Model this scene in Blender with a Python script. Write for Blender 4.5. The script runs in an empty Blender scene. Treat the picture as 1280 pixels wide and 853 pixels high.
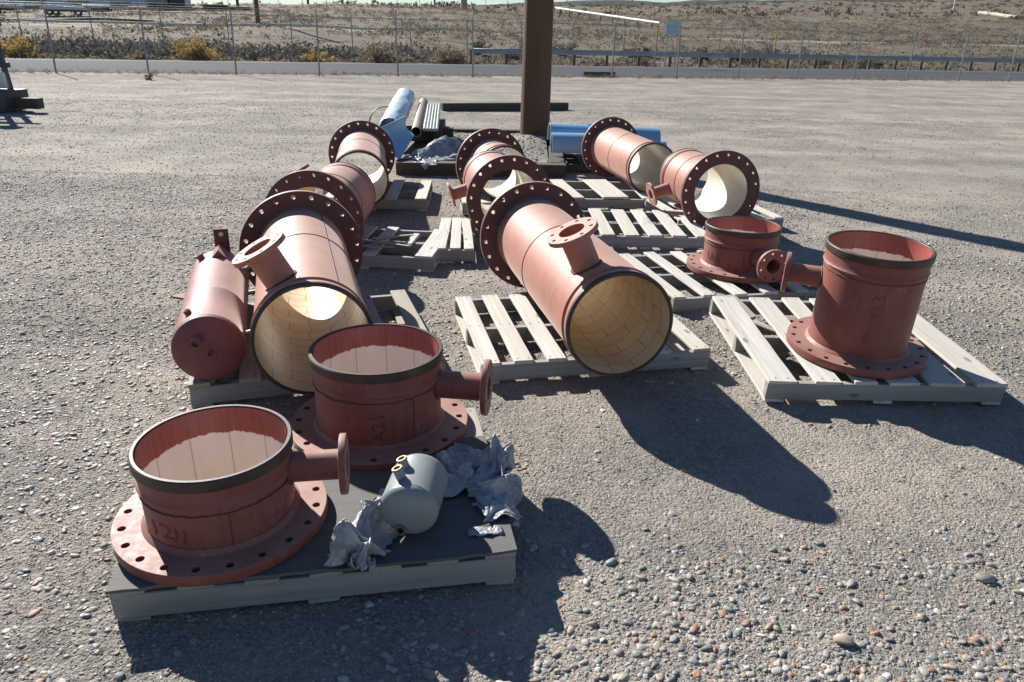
import bpy, bmesh, math, random
import numpy as np
from mathutils import Matrix, Vector, Euler

rnd = random.Random(7)
rng = np.random.default_rng(11)
R = math.radians
SC = bpy.context.scene
COL = SC.collection

# ------------------------------------------------------------------ camera
CAM_H, PITCH, ROLL, FPX = 1.67, R(22.6), R(1.4), 925.0
cam = bpy.data.cameras.new('camera'); cam.lens = FPX / 1280 * 36; cam.sensor_width = 36
cam.clip_start = 0.05; cam.clip_end = 3000
cobj = bpy.data.objects.new('camera', cam); COL.objects.link(cobj)
_f = Vector((0, math.cos(PITCH), -math.sin(PITCH))); _r = Vector((1, 0, 0)); _d = _f.cross(_r)
_r2 = math.cos(ROLL) * _r - math.sin(ROLL) * _d; _d2 = math.sin(ROLL) * _r + math.cos(ROLL) * _d
cm = Matrix((_r2, -_d2, -_f)).transposed().to_4x4(); cm.translation = (0, 0, CAM_H)
cobj.matrix_world = cm
SC.camera = cobj

# ------------------------------------------------------------------ light
SUN_EL = R(31.5); TO_SUN = Vector((-0.625 * math.cos(SUN_EL), 0.78 * math.cos(SUN_EL), math.sin(SUN_EL))).normalized()
world = bpy.data.worlds.new('World'); SC.world = world; world.use_nodes = True
wn = world.node_tree; bg = wn.nodes['Background']
sky = wn.nodes.new('ShaderNodeTexSky'); sky.sky_type = 'NISHITA'; sky.sun_disc = False
sky.sun_elevation = SUN_EL; sky.sun_rotation = math.atan2(TO_SUN.x, TO_SUN.y)
sky.altitude = 1201; sky.air_density = 1.15; sky.dust_density = 0.05; sky.ozone_density = 3.0
tint = wn.nodes.new('ShaderNodeMix'); tint.data_type = 'RGBA'; tint.blend_type = 'MULTIPLY'; tint.inputs[0].default_value = 1.0
tint.inputs[7].default_value = (.95, .99, 1.05, 1)
wn.links.new(sky.outputs[0], tint.inputs[6]); wn.links.new(tint.outputs[2], bg.inputs[0]); bg.inputs[1].default_value = 0.05
sl = bpy.data.lights.new('sun', 'SUN'); sl.energy = 5.0; sl.angle = R(0.55); sl.color = (1.0, 0.955, 0.89)
so = bpy.data.objects.new('sun', sl); COL.objects.link(so)
so.rotation_euler = (-TO_SUN).to_track_quat('-Z', 'Y').to_euler()
SC.view_settings.view_transform = 'Standard'; SC.view_settings.look = 'None'
SC.view_settings.exposure = 0.86; SC.view_settings.gamma = 1.0; SC.view_settings.use_curve_mapping = False
SC.cycles.max_bounces = 10; SC.cycles.diffuse_bounces = 8; SC.cycles.glossy_bounces = 3
SC.cycles.transparent_max_bounces = 12

# ------------------------------------------------------------------ materials
class NT:
    def __init__(s, name):
        s.m = bpy.data.materials.new(name); s.m.use_nodes = True
        s.t = s.m.node_tree; s.b = s.t.nodes['Principled BSDF']
        s.tc = s.t.nodes.new('ShaderNodeTexCoord')
    def n(s, kind, **kw):
        o = s.t.nodes.new('ShaderNode' + kind)
        for k, v in kw.items(): setattr(o, k, v)
        return o
    def l(s, a, b): s.t.links.new(a, b)
    def coord(s, scale=(1, 1, 1), rot=(0, 0, 0), which='Object'):
        mp = s.n('Mapping'); mp.inputs['Scale'].default_value = scale; mp.inputs['Rotation'].default_value = rot
        s.l(s.tc.outputs[which], mp.inputs[0]); return mp.outputs[0]
    def noise(s, scale, detail=4, rough=.55, vec=None, dist=0.0):
        o = s.n('TexNoise'); o.inputs['Scale'].default_value = scale; o.inputs['Detail'].default_value = detail
        o.inputs['Roughness'].default_value = rough; o.inputs['Distortion'].default_value = dist
        s.l(vec if vec is not None else s.tc.outputs['Object'], o.inputs['Vector']); return o.outputs['Fac']
    def voro(s, scale, vec=None, feature='F1', out='Distance', rnd_=1.0):
        o = s.n('TexVoronoi', feature=feature); o.inputs['Scale'].default_value = scale
        o.inputs['Randomness'].default_value = rnd_
        s.l(vec if vec is not None else s.tc.outputs['Object'], o.inputs['Vector']); return o.outputs[out]
    def ramp(s, fac, stops, interp='LINEAR'):
        o = s.n('ValToRGB'); e = o.color_ramp.elements; o.color_ramp.interpolation = interp
        while len(e) < len(stops): e.new(0.5)
        for i, (p, c) in enumerate(stops):
            e[i].position = p; e[i].color = (*c, 1) if len(c) == 3 else c
        s.l(fac, o.inputs[0]); return o.outputs[0]
    def mix(s, fac, a, b, blend='MIX'):
        o = s.n('Mix', data_type='RGBA', blend_type=blend)
        for sock, v in ((o.inputs[0], fac), (o.inputs[6], a), (o.inputs[7], b)):
            if isinstance(v, (int, float)): sock.default_value = v
            elif isinstance(v, tuple): sock.default_value = (*v, 1)
            else: s.l(v, sock)
        return o.outputs[2]
    def math(s, op, a, b=None):
        o = s.n('Math', operation=op)
        for i, v in enumerate((a, b)):
            if v is None: continue
            if isinstance(v, (int, float)): o.inputs[i].default_value = v
            else: s.l(v, o.inputs[i])
        return o.outputs[0]
    def color(s, c):
        if isinstance(c, tuple): s.b.inputs['Base Color'].default_value = (*c, 1)
        else: s.l(c, s.b.inputs['Base Color'])
        return s
    def rough(s, v):
        if isinstance(v, (int, float)): s.b.inputs['Roughness'].default_value = v
        else: s.l(v, s.b.inputs['Roughness'])
        return s
    def bump(s, h, strength=.3, dist=.01):
        o = s.n('Bump'); o.inputs['Strength'].default_value = strength; o.inputs['Distance'].default_value = dist
        s.l(h, o.inputs['Height']); s.l(o.outputs[0], s.b.inputs['Normal']); return s

def mat_plain(name, c, rough=.6, metal=0.0, var=.25, scale=6):
    t = NT(name); n = t.noise(scale, 5)
    t.color(t.ramp(n, [(.3, tuple(x * (1 - var) for x in c)), (.7, tuple(min(1, x * (1 + var)) for x in c))]))
    t.rough(rough); t.b.inputs['Metallic'].default_value = metal
    t.bump(t.noise(scale * 8, 3), .12, .004); return t.m

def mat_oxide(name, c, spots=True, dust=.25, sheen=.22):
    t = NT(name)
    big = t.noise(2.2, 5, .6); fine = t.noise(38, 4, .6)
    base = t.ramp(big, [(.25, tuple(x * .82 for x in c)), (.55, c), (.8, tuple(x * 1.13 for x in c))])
    base = t.mix(t.ramp(fine, [(.35, (0, 0, 0)), (.75, (.35, .35, .35))]), base, tuple(x * 1.25 for x in c))
    # pale road dust lying in soft patches
    dn = t.ramp(t.noise(5.5, 6, .65), [(.45, (0, 0, 0)), (.75, (dust, dust, dust))])
    base = t.mix(dn, base, (.42, .27, .22))
    run = t.ramp(t.noise(1.0, 5, .7, t.coord((26, 26, 1.6))), [(.52, (0, 0, 0)), (.74, (.5, .5, .5))])
    base = t.mix(run, base, (c[0] * .45, c[1] * .38, c[2] * .36))
    pl_ = t.ramp(t.noise(7, 8, .8, t.coord((1, 1, .5))), [(.60, (0, 0, 0)), (.66, (.35, .35, .35))])
    base = t.mix(pl_, base, (.50, .33, .26))
    # sunlit paleness, with some dust, put into the colour of upward faces
    gz = t.n('SeparateXYZ'); t.l(t.n('NewGeometry').outputs['Normal'], gz.inputs[0])
    df = t.math('MULTIPLY', t.ramp(gz.outputs[2], [(.35, (0, 0, 0)), (.95, (1, 1, 1))]), t.ramp(t.noise(4.5, 6, .65), [(.3, (.12, .12, .12)), (.7, (.48, .48, .48))]))
    base = t.mix(df, base, (.47, .33, .265))
    # scuffs and dark rub marks
    sc = t.ramp(t.noise(9, 7, .75, t.coord((1, 1, .35)), .6), [(.66, (0, 0, 0)), (.72, (.55, .55, .55))])
    base = t.mix(sc, base, (.085, .035, .03))
    ch = t.ramp(t.voro(17), [(.03, (.7, .7, .7)), (.06, (0, 0, 0))])
    base = t.mix(ch, base, (.06, .03, .028))
    t.color(base); t.rough(t.ramp(fine, [(.3, (.52, .52, .52)), (.7, (.66, .66, .66))]))
    t.b.inputs['Sheen Weight'].default_value = sheen; t.b.inputs['Sheen Roughness'].default_value = .38; t.b.inputs['Sheen Tint'].default_value = (1, .87, .78, 1)
    t.bump(t.math('ADD', t.noise(160, 2), t.math('MULTIPLY', big, 2.0)), .10, .003)
    return t.m

def mat_wood(name, c, dark=.5, grain=1.0, knots=True):
    t = NT(name)
    oi = t.n('ObjectInfo')
    v = t.n('VectorMath', operation='ADD'); t.l(t.tc.outputs['Object'], v.inputs[0])
    cx = t.n('CombineXYZ'); t.l(t.math('MULTIPLY', oi.outputs['Random'], 37.0), cx.inputs[0]); t.l(t.math('MULTIPLY', oi.outputs['Random'], 11.0), cx.inputs[1])
    t.l(cx.outputs[0], v.inputs[1])
    mp = t.n('Mapping'); mp.inputs['Scale'].default_value = (1.6, 42 * grain, 42 * grain); t.l(v.outputs[0], mp.inputs[0])
    g = t.noise(1.0, 6, .65, mp.outputs[0], .35)
    mp2 = t.n('Mapping'); mp2.inputs['Scale'].default_value = (1.0, 9, 9); t.l(v.outputs[0], mp2.inputs[0])
    g2 = t.noise(1.0, 4, .6, mp2.outputs[0], .8)
    base = t.ramp(g, [(.20, tuple(x * dark * .45 for x in c)), (.30, tuple(x * dark for x in c)), (.48, tuple(x * .92 for x in c)), (.75, tuple(min(.8, x * 1.12) for x in c))])
    base = t.mix(t.ramp(g2, [(.35, (.5, .5, .5)), (.6, (0, 0, 0))]), base, tuple(x * .62 for x in (c[0], c[1] * .98, c[2] * .92)))
    base = t.mix(t.math('MULTIPLY', oi.outputs['Random'], .6), base, (c[0] * .74, c[1] * .68, c[2] * .60))
    if knots:
        mp3 = t.n('Mapping'); mp3.inputs['Scale'].default_value = (3.2, 8, 8); t.l(v.outputs[0], mp3.inputs[0])
        k = t.voro(1.0, mp3.outputs[0])
        base = t.mix(t.ramp(k, [(.07, (.85, .85, .85)), (.13, (0, 0, 0))]), base, tuple(x * .28 for x in c))
    t.color(base); t.rough(.78); t.bump(g, .35, .004); return t.m

def mat_lining():
    t = NT('cream_tape_lining')
    # UV: u around the pipe in metres, v along it
    uv = t.tc.outputs['UV']
    br = t.n('TexBrick'); br.inputs['Scale'].default_value = 1.0; br.inputs['Mortar Size'].default_value = .003
    br.inputs['Brick Width'].default_value = .21; br.inputs['Row Height'].default_value = .105; br.inputs['Mortar Smooth'].default_value = .3
    br.inputs['Color1'].default_value = (.72, .61, .44, 1); br.inputs['Color2'].default_value = (.80, .70, .54, 1); br.inputs['Mortar'].default_value = (.36, .26, .15, 1)
    t.l(uv, br.inputs['Vector'])
    n = t.ramp(t.noise(5, 6, .65), [(.3, (.82, .74, .62)), (.7, (1, 1, 1))])
    c = t.mix(1.0, br.outputs[0], n, 'MULTIPLY')
    st = t.ramp(t.noise(11, 6, .7, None, .5), [(.62, (0, 0, 0)), (.75, (.5, .5, .5))])
    c = t.mix(st, c, (.34, .22, .10))
    t.color(c); t.rough(.42); t.bump(br.outputs[1], -.3, .003); return t.m

def mat_white_lining():
    t = NT('white_enamel_lining')
    n = t.noise(4, 5)
    c = t.ramp(n, [(.3, (.60, .55, .46)), (.7, (.74, .70, .62))])
    st = t.ramp(t.noise(12, 6, .7), [(.63, (0, 0, 0)), (.78, (.5, .5, .5))])
    t.color(t.mix(st, c, (.42, .33, .22))); t.rough(.4); return t.m

def mat_spool_lining():
    # red overspray from the rim down to a ragged edge, pale lining tiles under it (UV: u metres round, v metres below rim)
    t = NT('oversprayed_lining')
    sp = t.n('SeparateXYZ'); t.l(t.tc.outputs['UV'], sp.inputs[0])
    rag = t.math('ADD', t.math('MULTIPLY', t.noise(28, 5, .7, t.coord((1, .12, 1), which='UV')), .035), t.math('MULTIPLY', t.noise(5, 3, .5, t.tc.outputs['UV']), .045))
    edge = t.math('SUBTRACT', t.math('ADD', sp.outputs[1], .0), t.math('ADD', rag, .062))
    m = t.ramp(t.math('ADD', t.math('MULTIPLY', edge, 60.0), .5), [(.35, (0, 0, 0)), (.65, (1, 1, 1))])
    w = t.n('TexWave', wave_type='BANDS', bands_direction='X'); w.inputs['Scale'].default_value = 2.35; w.inputs['Distortion'].default_value = .15
    t.l(t.tc.outputs['UV'], w.inputs[0])
    line = t.ramp(w.outputs[0], [(.0, (1, 1, 1)), (.006, (0, 0, 0))])
    pale = t.ramp(t.noise(3, 4, .6, t.coord((6, .6, 1), which='UV')), [(.3, (.88, .80, .70)), (.7, (.93, .88, .82))])
    pale = t.mix(t.math('MULTIPLY', line, .55), pale, (.30, .22, .16))
    red = t.ramp(t.noise(14, 5, .7, t.coord((5, .7, 1), which='UV')), [(.25, (.25, .055, .045)), (.6, (.33, .09, .075)), (.85, (.40, .15, .13))])
    red = t.mix(t.math('MULTIPLY', line, .4), red, (.14, .035, .03))
    t.color(t.mix(m, red, pale)); t.rough(.5); return t.m

M = {}
M['oxide'] = mat_oxide('red_oxide_primer', (.40, .162, .115))
M['oxide_shaded'] = mat_oxide('red_oxide_shaded', (.115, .036, .034), dust=.06, sheen=.15)  # darker copy of the primer, shade on the faces put into its colour
M['oxide_spool'] = mat_oxide('red_oxide_spool', (.225, .060, .045), dust=.16, sheen=.30)
M['maroon'] = mat_oxide('maroon_primer', (.20, .062, .064), dust=.18)
M['band'] = mat_plain('dark_rim_band', (.062, .038, .030), .55, var=.35, scale=12)
M['weld'] = mat_plain('dark_weld_line', (.11, .045, .038), .6, var=.4, scale=30)
M['paintmark'] = mat_plain('dark_marking_paint', (.155, .049, .038), .8)
M['lining'] = mat_lining(); M['white_lining'] = mat_white_lining(); M['spool_lining'] = mat_spool_lining()
M['steel'] = mat_plain('bare_steel', (.34, .32, .30), .38, .8, .3, 20)
M['wood'] = mat_wood('weathered_pallet_wood', (.66, .64, .595), .60)
M['wood2'] = mat_wood('grey_pallet_wood', (.44, .41, .36), .6)
M['stringer'] = mat_wood('shaded_stringer_wood', (.36, .355, .35), .66)  # same pallet wood made darker: shade of the front faces is in the colour
M['ply'] = mat_wood('weathered_plywood', (.15, .15, .15), .55, .6, False)
M['tie'] = mat_wood('creosoted_timber', (.085, .068, .055), .5)
M['pole'] = mat_wood('creosoted_pole', (.135, .072, .042), .16, .8, False)
M['grey_paint'] = mat_plain('grey_green_paint', (.25, .275, .27), .42, var=.12, scale=5)
M['gold'] = mat_plain('brass_fitting', (.30, .24, .13), .4, .5)
_f = NT('milky_film'); _tr = _f.n('BsdfTranslucent'); _tr.inputs[0].default_value = (.95, .87, .73, 1); _f.l(_tr.outputs[0], _f.t.nodes['Material Output'].inputs[0]); M['film'] = _f.m
M['nail'] = mat_plain('rusty_nail', (.05, .035, .028), .7)
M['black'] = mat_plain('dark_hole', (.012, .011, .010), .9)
M['blue'] = mat_plain('blue_pipe_plastic', (.25, .42, .60), .42, var=.12, scale=3)
M['blue_pale'] = mat_plain('pale_blue_plastic', (.50, .60, .68), .42, var=.2, scale=7)
M['cut_edge'] = mat_plain('pale_cut_edge', (.55, .56, .50), .6)
M['brown_pipe'] = mat_plain('brown_pipe', (.26, .185, .14), .6, var=.2, scale=4)
M['strip'] = mat_plain('grey_green_strip', (.26, .30, .28), .5, var=.2, scale=9)
M['galv'] = mat_plain('galvanised_steel', (.26, .27, .28), .55, .3, .2, 8)
M['rail'] = mat_plain('weathered_guardrail', (.30, .345, .38), .5, .2, .15, 2)
M['railpost'] = mat_plain('dark_timber_post', (.075, .06, .05), .8)
M['dark_steel'] = mat_plain('dark_blue_grey_steel', (.055, .062, .075), .55, var=.3, scale=4)
M['whitepaint'] = mat_plain('white_paint', (.72, .72, .70), .5, var=.1)
M['paleblue'] = mat_plain('pale_blue_sheet', (.50, .58, .66), .5, var=.06)
M['tan'] = mat_plain('tan_wall', (.36, .31, .24), .7, var=.1)
M['yellow'] = mat_plain('yellow_marker', (.62, .55, .10), .6)
M['concrete'] = mat_plain('pinkish_concrete', (.40, .32, .28), .8)
M['darkpipe'] = mat_plain('dark_pipe', (.06, .058, .055), .6)

def mat_sheet(name, a, b, trans=0.0, rough=.35, scale=60):
    t = NT(name)
    n = t.noise(9, 6, .65); d = t.voro(scale, None)
    c = t.ramp(n, [(.3, a), (.7, b)])
    st = t.ramp(t.noise(16, 5, .7), [(.58, (0, 0, 0)), (.72, (.6, .6, .6))])
    c = t.mix(st, c, tuple(x * .55 for x in a))
    t.color(c); t.rough(rough)
    t.bump(t.math('ADD', t.math('MULTIPLY', t.noise(40, 4, .7, None, .8), .6), t.math('MULTIPLY', d, -.5)), .8, .008)
    tr = t.n('BsdfTranslucent'); mx = t.n('MixShader'); mx.inputs[0].default_value = .14; t.l(c, tr.inputs[0])
    t.l(t.b.outputs[0], mx.inputs[1]); t.l(tr.outputs[0], mx.inputs[2]); t.l(mx.outputs[0], t.t.nodes['Material Output'].inputs[0])
    return t.m
M['plastic_sheet'] = mat_sheet('grimy_bubble_wrap', (.25, .265, .295), (.48, .50, .53), rough=.30, scale=95)
M['tarp'] = mat_sheet('grey_tarp', (.22, .24, .26), (.42, .44, .45), rough=.38, scale=30)

def mat_stone():
    t = NT('river_pebbles')
    g = t.n('NewGeometry'); r = g.outputs['Random Per Island']
    c = t.ramp(r, [(0, (.20, .20, .20)), (.14, (.31, .285, .26)), (.30, (.37, .29, .215)), (.37, (.34, .19, .125)), (.46, (.26, .275, .25)), (.62, (.36, .34, .31)),
                   (.78, (.40, .34, .27)), (.86, (.20, .215, .20)), (.93, (.50, .47, .43)), (.98, (.60, .57, .52))], 'CONSTANT')
    n = t.ramp(t.noise(60, 4), [(.3, (.75, .75, .75)), (.7, (1.1, 1.1, 1.1))])
    t.color(t.mix(1.0, c, n, 'MULTIPLY')); t.rough(t.math('ADD', t.math('MULTIPLY', r, .25), .50)); return t.m
M['stone'] = mat_stone()
def mat_grit():
    t = NT('sandy_grit'); r = t.n('NewGeometry').outputs['Random Per Island']
    t.color(t.ramp(r, [(0, (.12, .115, .105)), (.3, (.24, .222, .194)), (.6, (.345, .313, .266)), (.85, (.45, .405, .34)), (1, (.54, .50, .45))])); t.rough(.8); t.b.inputs['Specular IOR Level'].default_value = .3; return t.m
M['grit'] = mat_grit()

def mat_ground():
    t = NT('gravel_yard')
    pos = t.tc.outputs['Object']
    sx = t.n('SeparateXYZ'); t.l(pos, sx.inputs[0])
    # multi-size gravel colour from voronoi cells
    v1 = t.n('TexVoronoi'); v1.inputs['Scale'].default_value = 75; t.l(pos, v1.inputs['Vector'])
    v2 = t.n('TexVoronoi'); v2.inputs['Scale'].default_value = 190; t.l(pos, v2.inputs['Vector'])
    v3 = t.n('TexVoronoi'); v3.inputs['Scale'].default_value = 22; t.l(pos, v3.inputs['Vector'])
    def cellgray(v, lo, hi):
        s = t.n('SeparateColor'); t.l(v.outputs['Color'], s.inputs[0])
        return t.ramp(s.outputs[0], [(0, lo), (.55, tuple((a + b) / 2 for a, b in zip(lo, hi))), (1, hi)])
    c1 = cellgray(v1, (.12, .113, .102), (.42, .382, .328)); c2 = cellgray(v2, (.145, .136, .122), (.38, .347, .30)); c3 = cellgray(v3, (.17, .165, .158), (.32, .30, .278))
    c = t.mix(.5, c1, c2); c = t.mix(.28, c, c3)
    # coarser stones make the same ground read speckled a long way off
    v4 = t.n('TexVoronoi'); v4.inputs['Scale'].default_value = 13; t.l(pos, v4.inputs['Vector'])
    c4 = t.ramp(t.noise(21, 6, .9), [(.36, (.70, .70, .71)), (.5, (.97, .97, .97)), (.64, (1.2, 1.18, 1.16))])
    c = t.mix(1.0, c, c4, 'MULTIPLY')
    # compact sandy patches
    sand = t.ramp(t.noise(.9, 6, .6), [(.42, (0, 0, 0)), (.60, (.7, .7, .7))])
    c = t.mix(sand, c, (.385, .338, .285))
    # faint lengthwise wheel tracks across the yard
    mp = t.coord((.07, .75, 1), (0, 0, R(18)))
    tr = t.ramp(t.noise(1.0, 5, .62, mp, .25), [(.35, (.84, .84, .85)), (.62, (1.16, 1.14, 1.11))])
    c = t.mix(1.0, c, tr, 'MULTIPLY')
    bl = t.ramp(t.noise(.35, 5, .6), [(.3, (.88, .88, .88)), (.7, (1.1, 1.1, 1.1))])
    c = t.mix(1.0, c, bl, 'MULTIPLY')
    # dry hillside beyond the road (terrain type changes with where the land is, past the verge)
    nx = t.math('ADD', t.math('MULTIPLY', sx.outputs[0], -.2706), t.math('MULTIPLY', sx.outputs[1], .9627))
    h1 = t.ramp(t.noise(.10, 8, .7), [(.28, (.115, .10, .08)), (.5, (.18, .150, .113)), (.72, (.245, .20, .148))])
    h2 = t.ramp(t.noise(.9, 6, .75, t.coord((.55, 1, 1))), [(.38, (.55, .55, .56)), (.62, (1.15, 1.12, 1.05))])
    hill = t.mix(1.0, h1, h2, 'MULTIPLY')
    far = t.ramp(t.noise(.03, 6, .7), [(.35, (.035, .04, .035)), (.65, (.075, .072, .055))])
    fm = t.ramp(t.math('DIVIDE', nx, 1000.0), [(.33, (0, 0, 0)), (.40, (1, 1, 1))])
    hill = t.mix(fm, hill, far)
    hm = t.ramp(t.math('DIVIDE', nx, 100.0), [(.425, (0, 0, 0)), (.435, (1, 1, 1))])
    # pale dirt service track along the contour
    tk = t.ramp(t.math('DIVIDE', t.math('ADD', nx, t.math('MULTIPLY', t.noise(.05, 3), 6.0)), 100.0), [(.735, (0, 0, 0)), (.75, (1, 1, 1)), (.80, (1, 1, 1)), (.815, (0, 0, 0))])
    hill = t.mix(t.math('MULTIPLY', tk, .7), hill, (.34, .30, .24))
    t.color(t.mix(hm, c, hill)); t.rough(.9); t.b.inputs['Specular IOR Level'].default_value = .15
    hgt = t.math('ADD', t.math('ADD', t.math('MULTIPLY', v1.outputs['Distance'], -1.0), t.math('MULTIPLY', v2.outputs['Distance'], -.45)), t.math('MULTIPLY', t.noise(60, 4, .7), .35))
    t.bump(hgt, .6, .009)
    return t.m
M['ground'] = mat_ground()

def mat_road():
    t = NT('worn_asphalt'); n = t.noise(.25, 5, .6, t.coord((.1, 1, 1), (0, 0, R(-15.7)))); f = t.noise(20, 3)
    c = t.ramp(n, [(.3, (.052, .057, .066)), (.7, (.082, .088, .098))])
    t.color(t.mix(t.math('MULTIPLY', f, .3), c, (.11, .11, .115))); t.rough(.9); t.b.inputs['Specular IOR Level'].default_value = .1; return t.m
M['road'] = mat_road()
M['road_paint'] = mat_plain('worn_road_paint', (.5, .5, .48), .7)
def mat_leaf(name, a, b):
    t = NT(name); g = t.n('NewGeometry')
    t.color(t.ramp(g.outputs['Random Per Island'], [(0, a), (.6, tuple((x + y) / 2 for x, y in zip(a, b))), (1, b)])); t.rough(.75)
    tr = t.n('BsdfTranslucent'); mx = t.n('MixShader'); mx.inputs[0].default_value = .45; col = t.b.inputs['Base Color'].links[0].from_socket
    t.l(col, tr.inputs[0]); t.l(t.b.outputs[0], mx.inputs[1]); t.l(tr.outputs[0], mx.inputs[2]); t.l(mx.outputs[0], t.t.nodes['Material Output'].inputs[0]); return t.m
M['leaf_yellow'] = mat_leaf('rabbitbrush_leaf', (.24, .16, .05), (.48, .34, .10))
M['leaf_sage'] = mat_leaf('sagebrush_leaf', (.075, .072, .058), (.15, .135, .105))
M['leaf_dry'] = mat_leaf('dry_grass_leaf', (.15, .12, .08), (.30, .24, .16))
M['thicket'] = mat_leaf('thicket_twigs', (.055, .054, .052), (.125, .117, .104))
M['twig'] = mat_plain('twig', (.09, .07, .05), .8)

# ------------------------------------------------------------------ mesh helpers
class G:
    """collects faces; build() links them as one mesh object"""
    def __init__(s): s.v = []; s.f = []; s.uv = []
    def add(s, vs, fs, M_=None, uv=None):
        o = len(s.v)
        if M_ is not None: vs = [M_ @ Vector(p) for p in vs]
        s.v += [tuple(p) for p in vs]; s.f += [tuple(i + o for i in f) for f in fs]
        s.uv += uv if uv is not None else [None] * len(fs)
        return s
    def box(s, size, c=(0, 0, 0), M_=None, bev=.004):
        x, y, z = (k / 2 for k in size); b = min(bev, x * .45, y * .45, z * .45)
        bm = bmesh.new(); bmesh.ops.create_cube(bm, size=1)
        for q in bm.verts: q.co = (q.co.x * 2 * x, q.co.y * 2 * y, q.co.z * 2 * z)
        if b > 0: bmesh.ops.bevel(bm, geom=bm.edges[:], offset=b, segments=1, affect='EDGES')
        bm.verts.index_update()
        T = Matrix.Translation(c); T = T if M_ is None else M_ @ T
        s.add([q.co.copy() for q in bm.verts], [[q.index for q in f.verts] for f in bm.faces], T); bm.free(); return s
    def lathe(s, prof, n=64, M_=None, closed=False, arc=None, rj=0.0, uvm=False):
        """revolve (r, z) points about z"""
        vs = []; full = arc is None; a0, a1 = (0, 2 * math.pi) if full else arc; m = n if full else n + 1
        for j in range(m):
            a = a0 + (a1 - a0) * j / n
            for r, z in prof: vs.append((r * math.cos(a), r * math.sin(a), z))
        k = len(prof); fs = []; uv = []
        for j in range(n):
            j2 = (j + 1) % m
            for i in range(k if closed else k - 1):
                i2 = (i + 1) % k
                fs.append((j * k + i, j2 * k + i, j2 * k + i2, j * k + i2))
                if uvm:
                    R_ = max(prof[i][0], .05); u0 = R_ * (a1 - a0) * j / n; u1 = R_ * (a1 - a0) * (j + 1) / n
                    uv.append([(u0, prof[i][1]), (u1, prof[i][1]), (u1, prof[i2][1]), (u0, prof[i2][1])])
        return s.add(vs, fs, M_, uv if uvm else None)
    def disc(s, r, z, n=32, M_=None, up=True):
        vs = [(r * math.cos(2 * math.pi * j / n), r * math.sin(2 * math.pi * j / n), z) for j in range(n)]
        return s.add(vs, [tuple(range(n)) if up else tuple(reversed(range(n)))], M_)
    def tube(s, pts, r, n=8, M_=None, caps=True):
        pts = [Vector(p) for p in pts]; vs = []; rr = r if isinstance(r, (list, tuple)) else [r] * len(pts)
        up = None
        for i, p in enumerate(pts):
            d = (pts[min(i + 1, len(pts) - 1)] - pts[max(i - 1, 0)]).normalized()
            if up is None: up = d.orthogonal().normalized()
            up = (up - d * up.dot(d)).normalized(); w = d.cross(up)
            for j in range(n):
                a = 2 * math.pi * j / n; vs.append(p + rr[i] * (math.cos(a) * up + math.sin(a) * w))
        fs = []
        for i in range(len(pts) - 1):
            for j in range(n):
                j2 = (j + 1) % n; fs.append((i * n + j, i * n + j2, (i + 1) * n + j2, (i + 1) * n + j))
        if caps: fs += [tuple(reversed(range(n))), tuple(range((len(pts) - 1) * n, len(pts) * n))]
        return s.add(vs, fs, M_)
    def poly(s, pts, thick, M_=None):
        """prism from an outline in xy, extruded in z"""
        n = len(pts); vs = [(x, y, 0) for x, y in pts] + [(x, y, thick) for x, y in pts]
        fs = [tuple(reversed(range(n))), tuple(range(n, 2 * n))] + [(i, (i + 1) % n, n + (i + 1) % n, n + i) for i in range(n)]
        return s.add(vs, fs, M_)
    def build(s, name, mat, parent=None, angle=35, mw=None):
        me = bpy.data.meshes.new(name); me.from_pydata(s.v, [], s.f); me.update()
        if any(u is not None for u in s.uv):
            ul = me.uv_layers.new(name='UVMap')
            for p, u in zip(me.polygons, s.uv):
                if u:
                    for li, q in zip(p.loop_indices, u): ul.data[li].uv = q
        return link(name, me, mat, parent, angle, mw)
def link(name, me, mat, parent=None, angle=35, mw=None):
    me.materials.append(mat)
    if angle:
        me.polygons.foreach_set('use_smooth', [True] * len(me.polygons)); me.set_sharp_from_angle(angle=R(angle))
    o = bpy.data.objects.new(name, me); COL.objects.link(o)
    if parent is not None: o.parent = parent
    if mw is not None: o.matrix_basis = mw
    return o
def tag(o, label=None, cat=None, group=None, kind=None):
    for k, v in (('label', label), ('category', cat), ('group', group), ('kind', kind)):
        if v: o[k] = v
    return o
def thing(name, label, cat, loc=(0, 0, 0), rotz=0, group=None, rot=None):
    o = bpy.data.objects.new(name, None); o.empty_display_size = .1; COL.objects.link(o); o.location = loc
    o.rotation_euler = rot if rot else (0, 0, rotz)
    return tag(o, label, cat, group)
def children(o): return [c for c in o.children]
def copy_tree(o, parent=None):
    c = o.copy(); COL.objects.link(c)
    if parent is not None: c.parent = parent
    for ch in list(o.children): copy_tree(ch, c)
    return c

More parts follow.
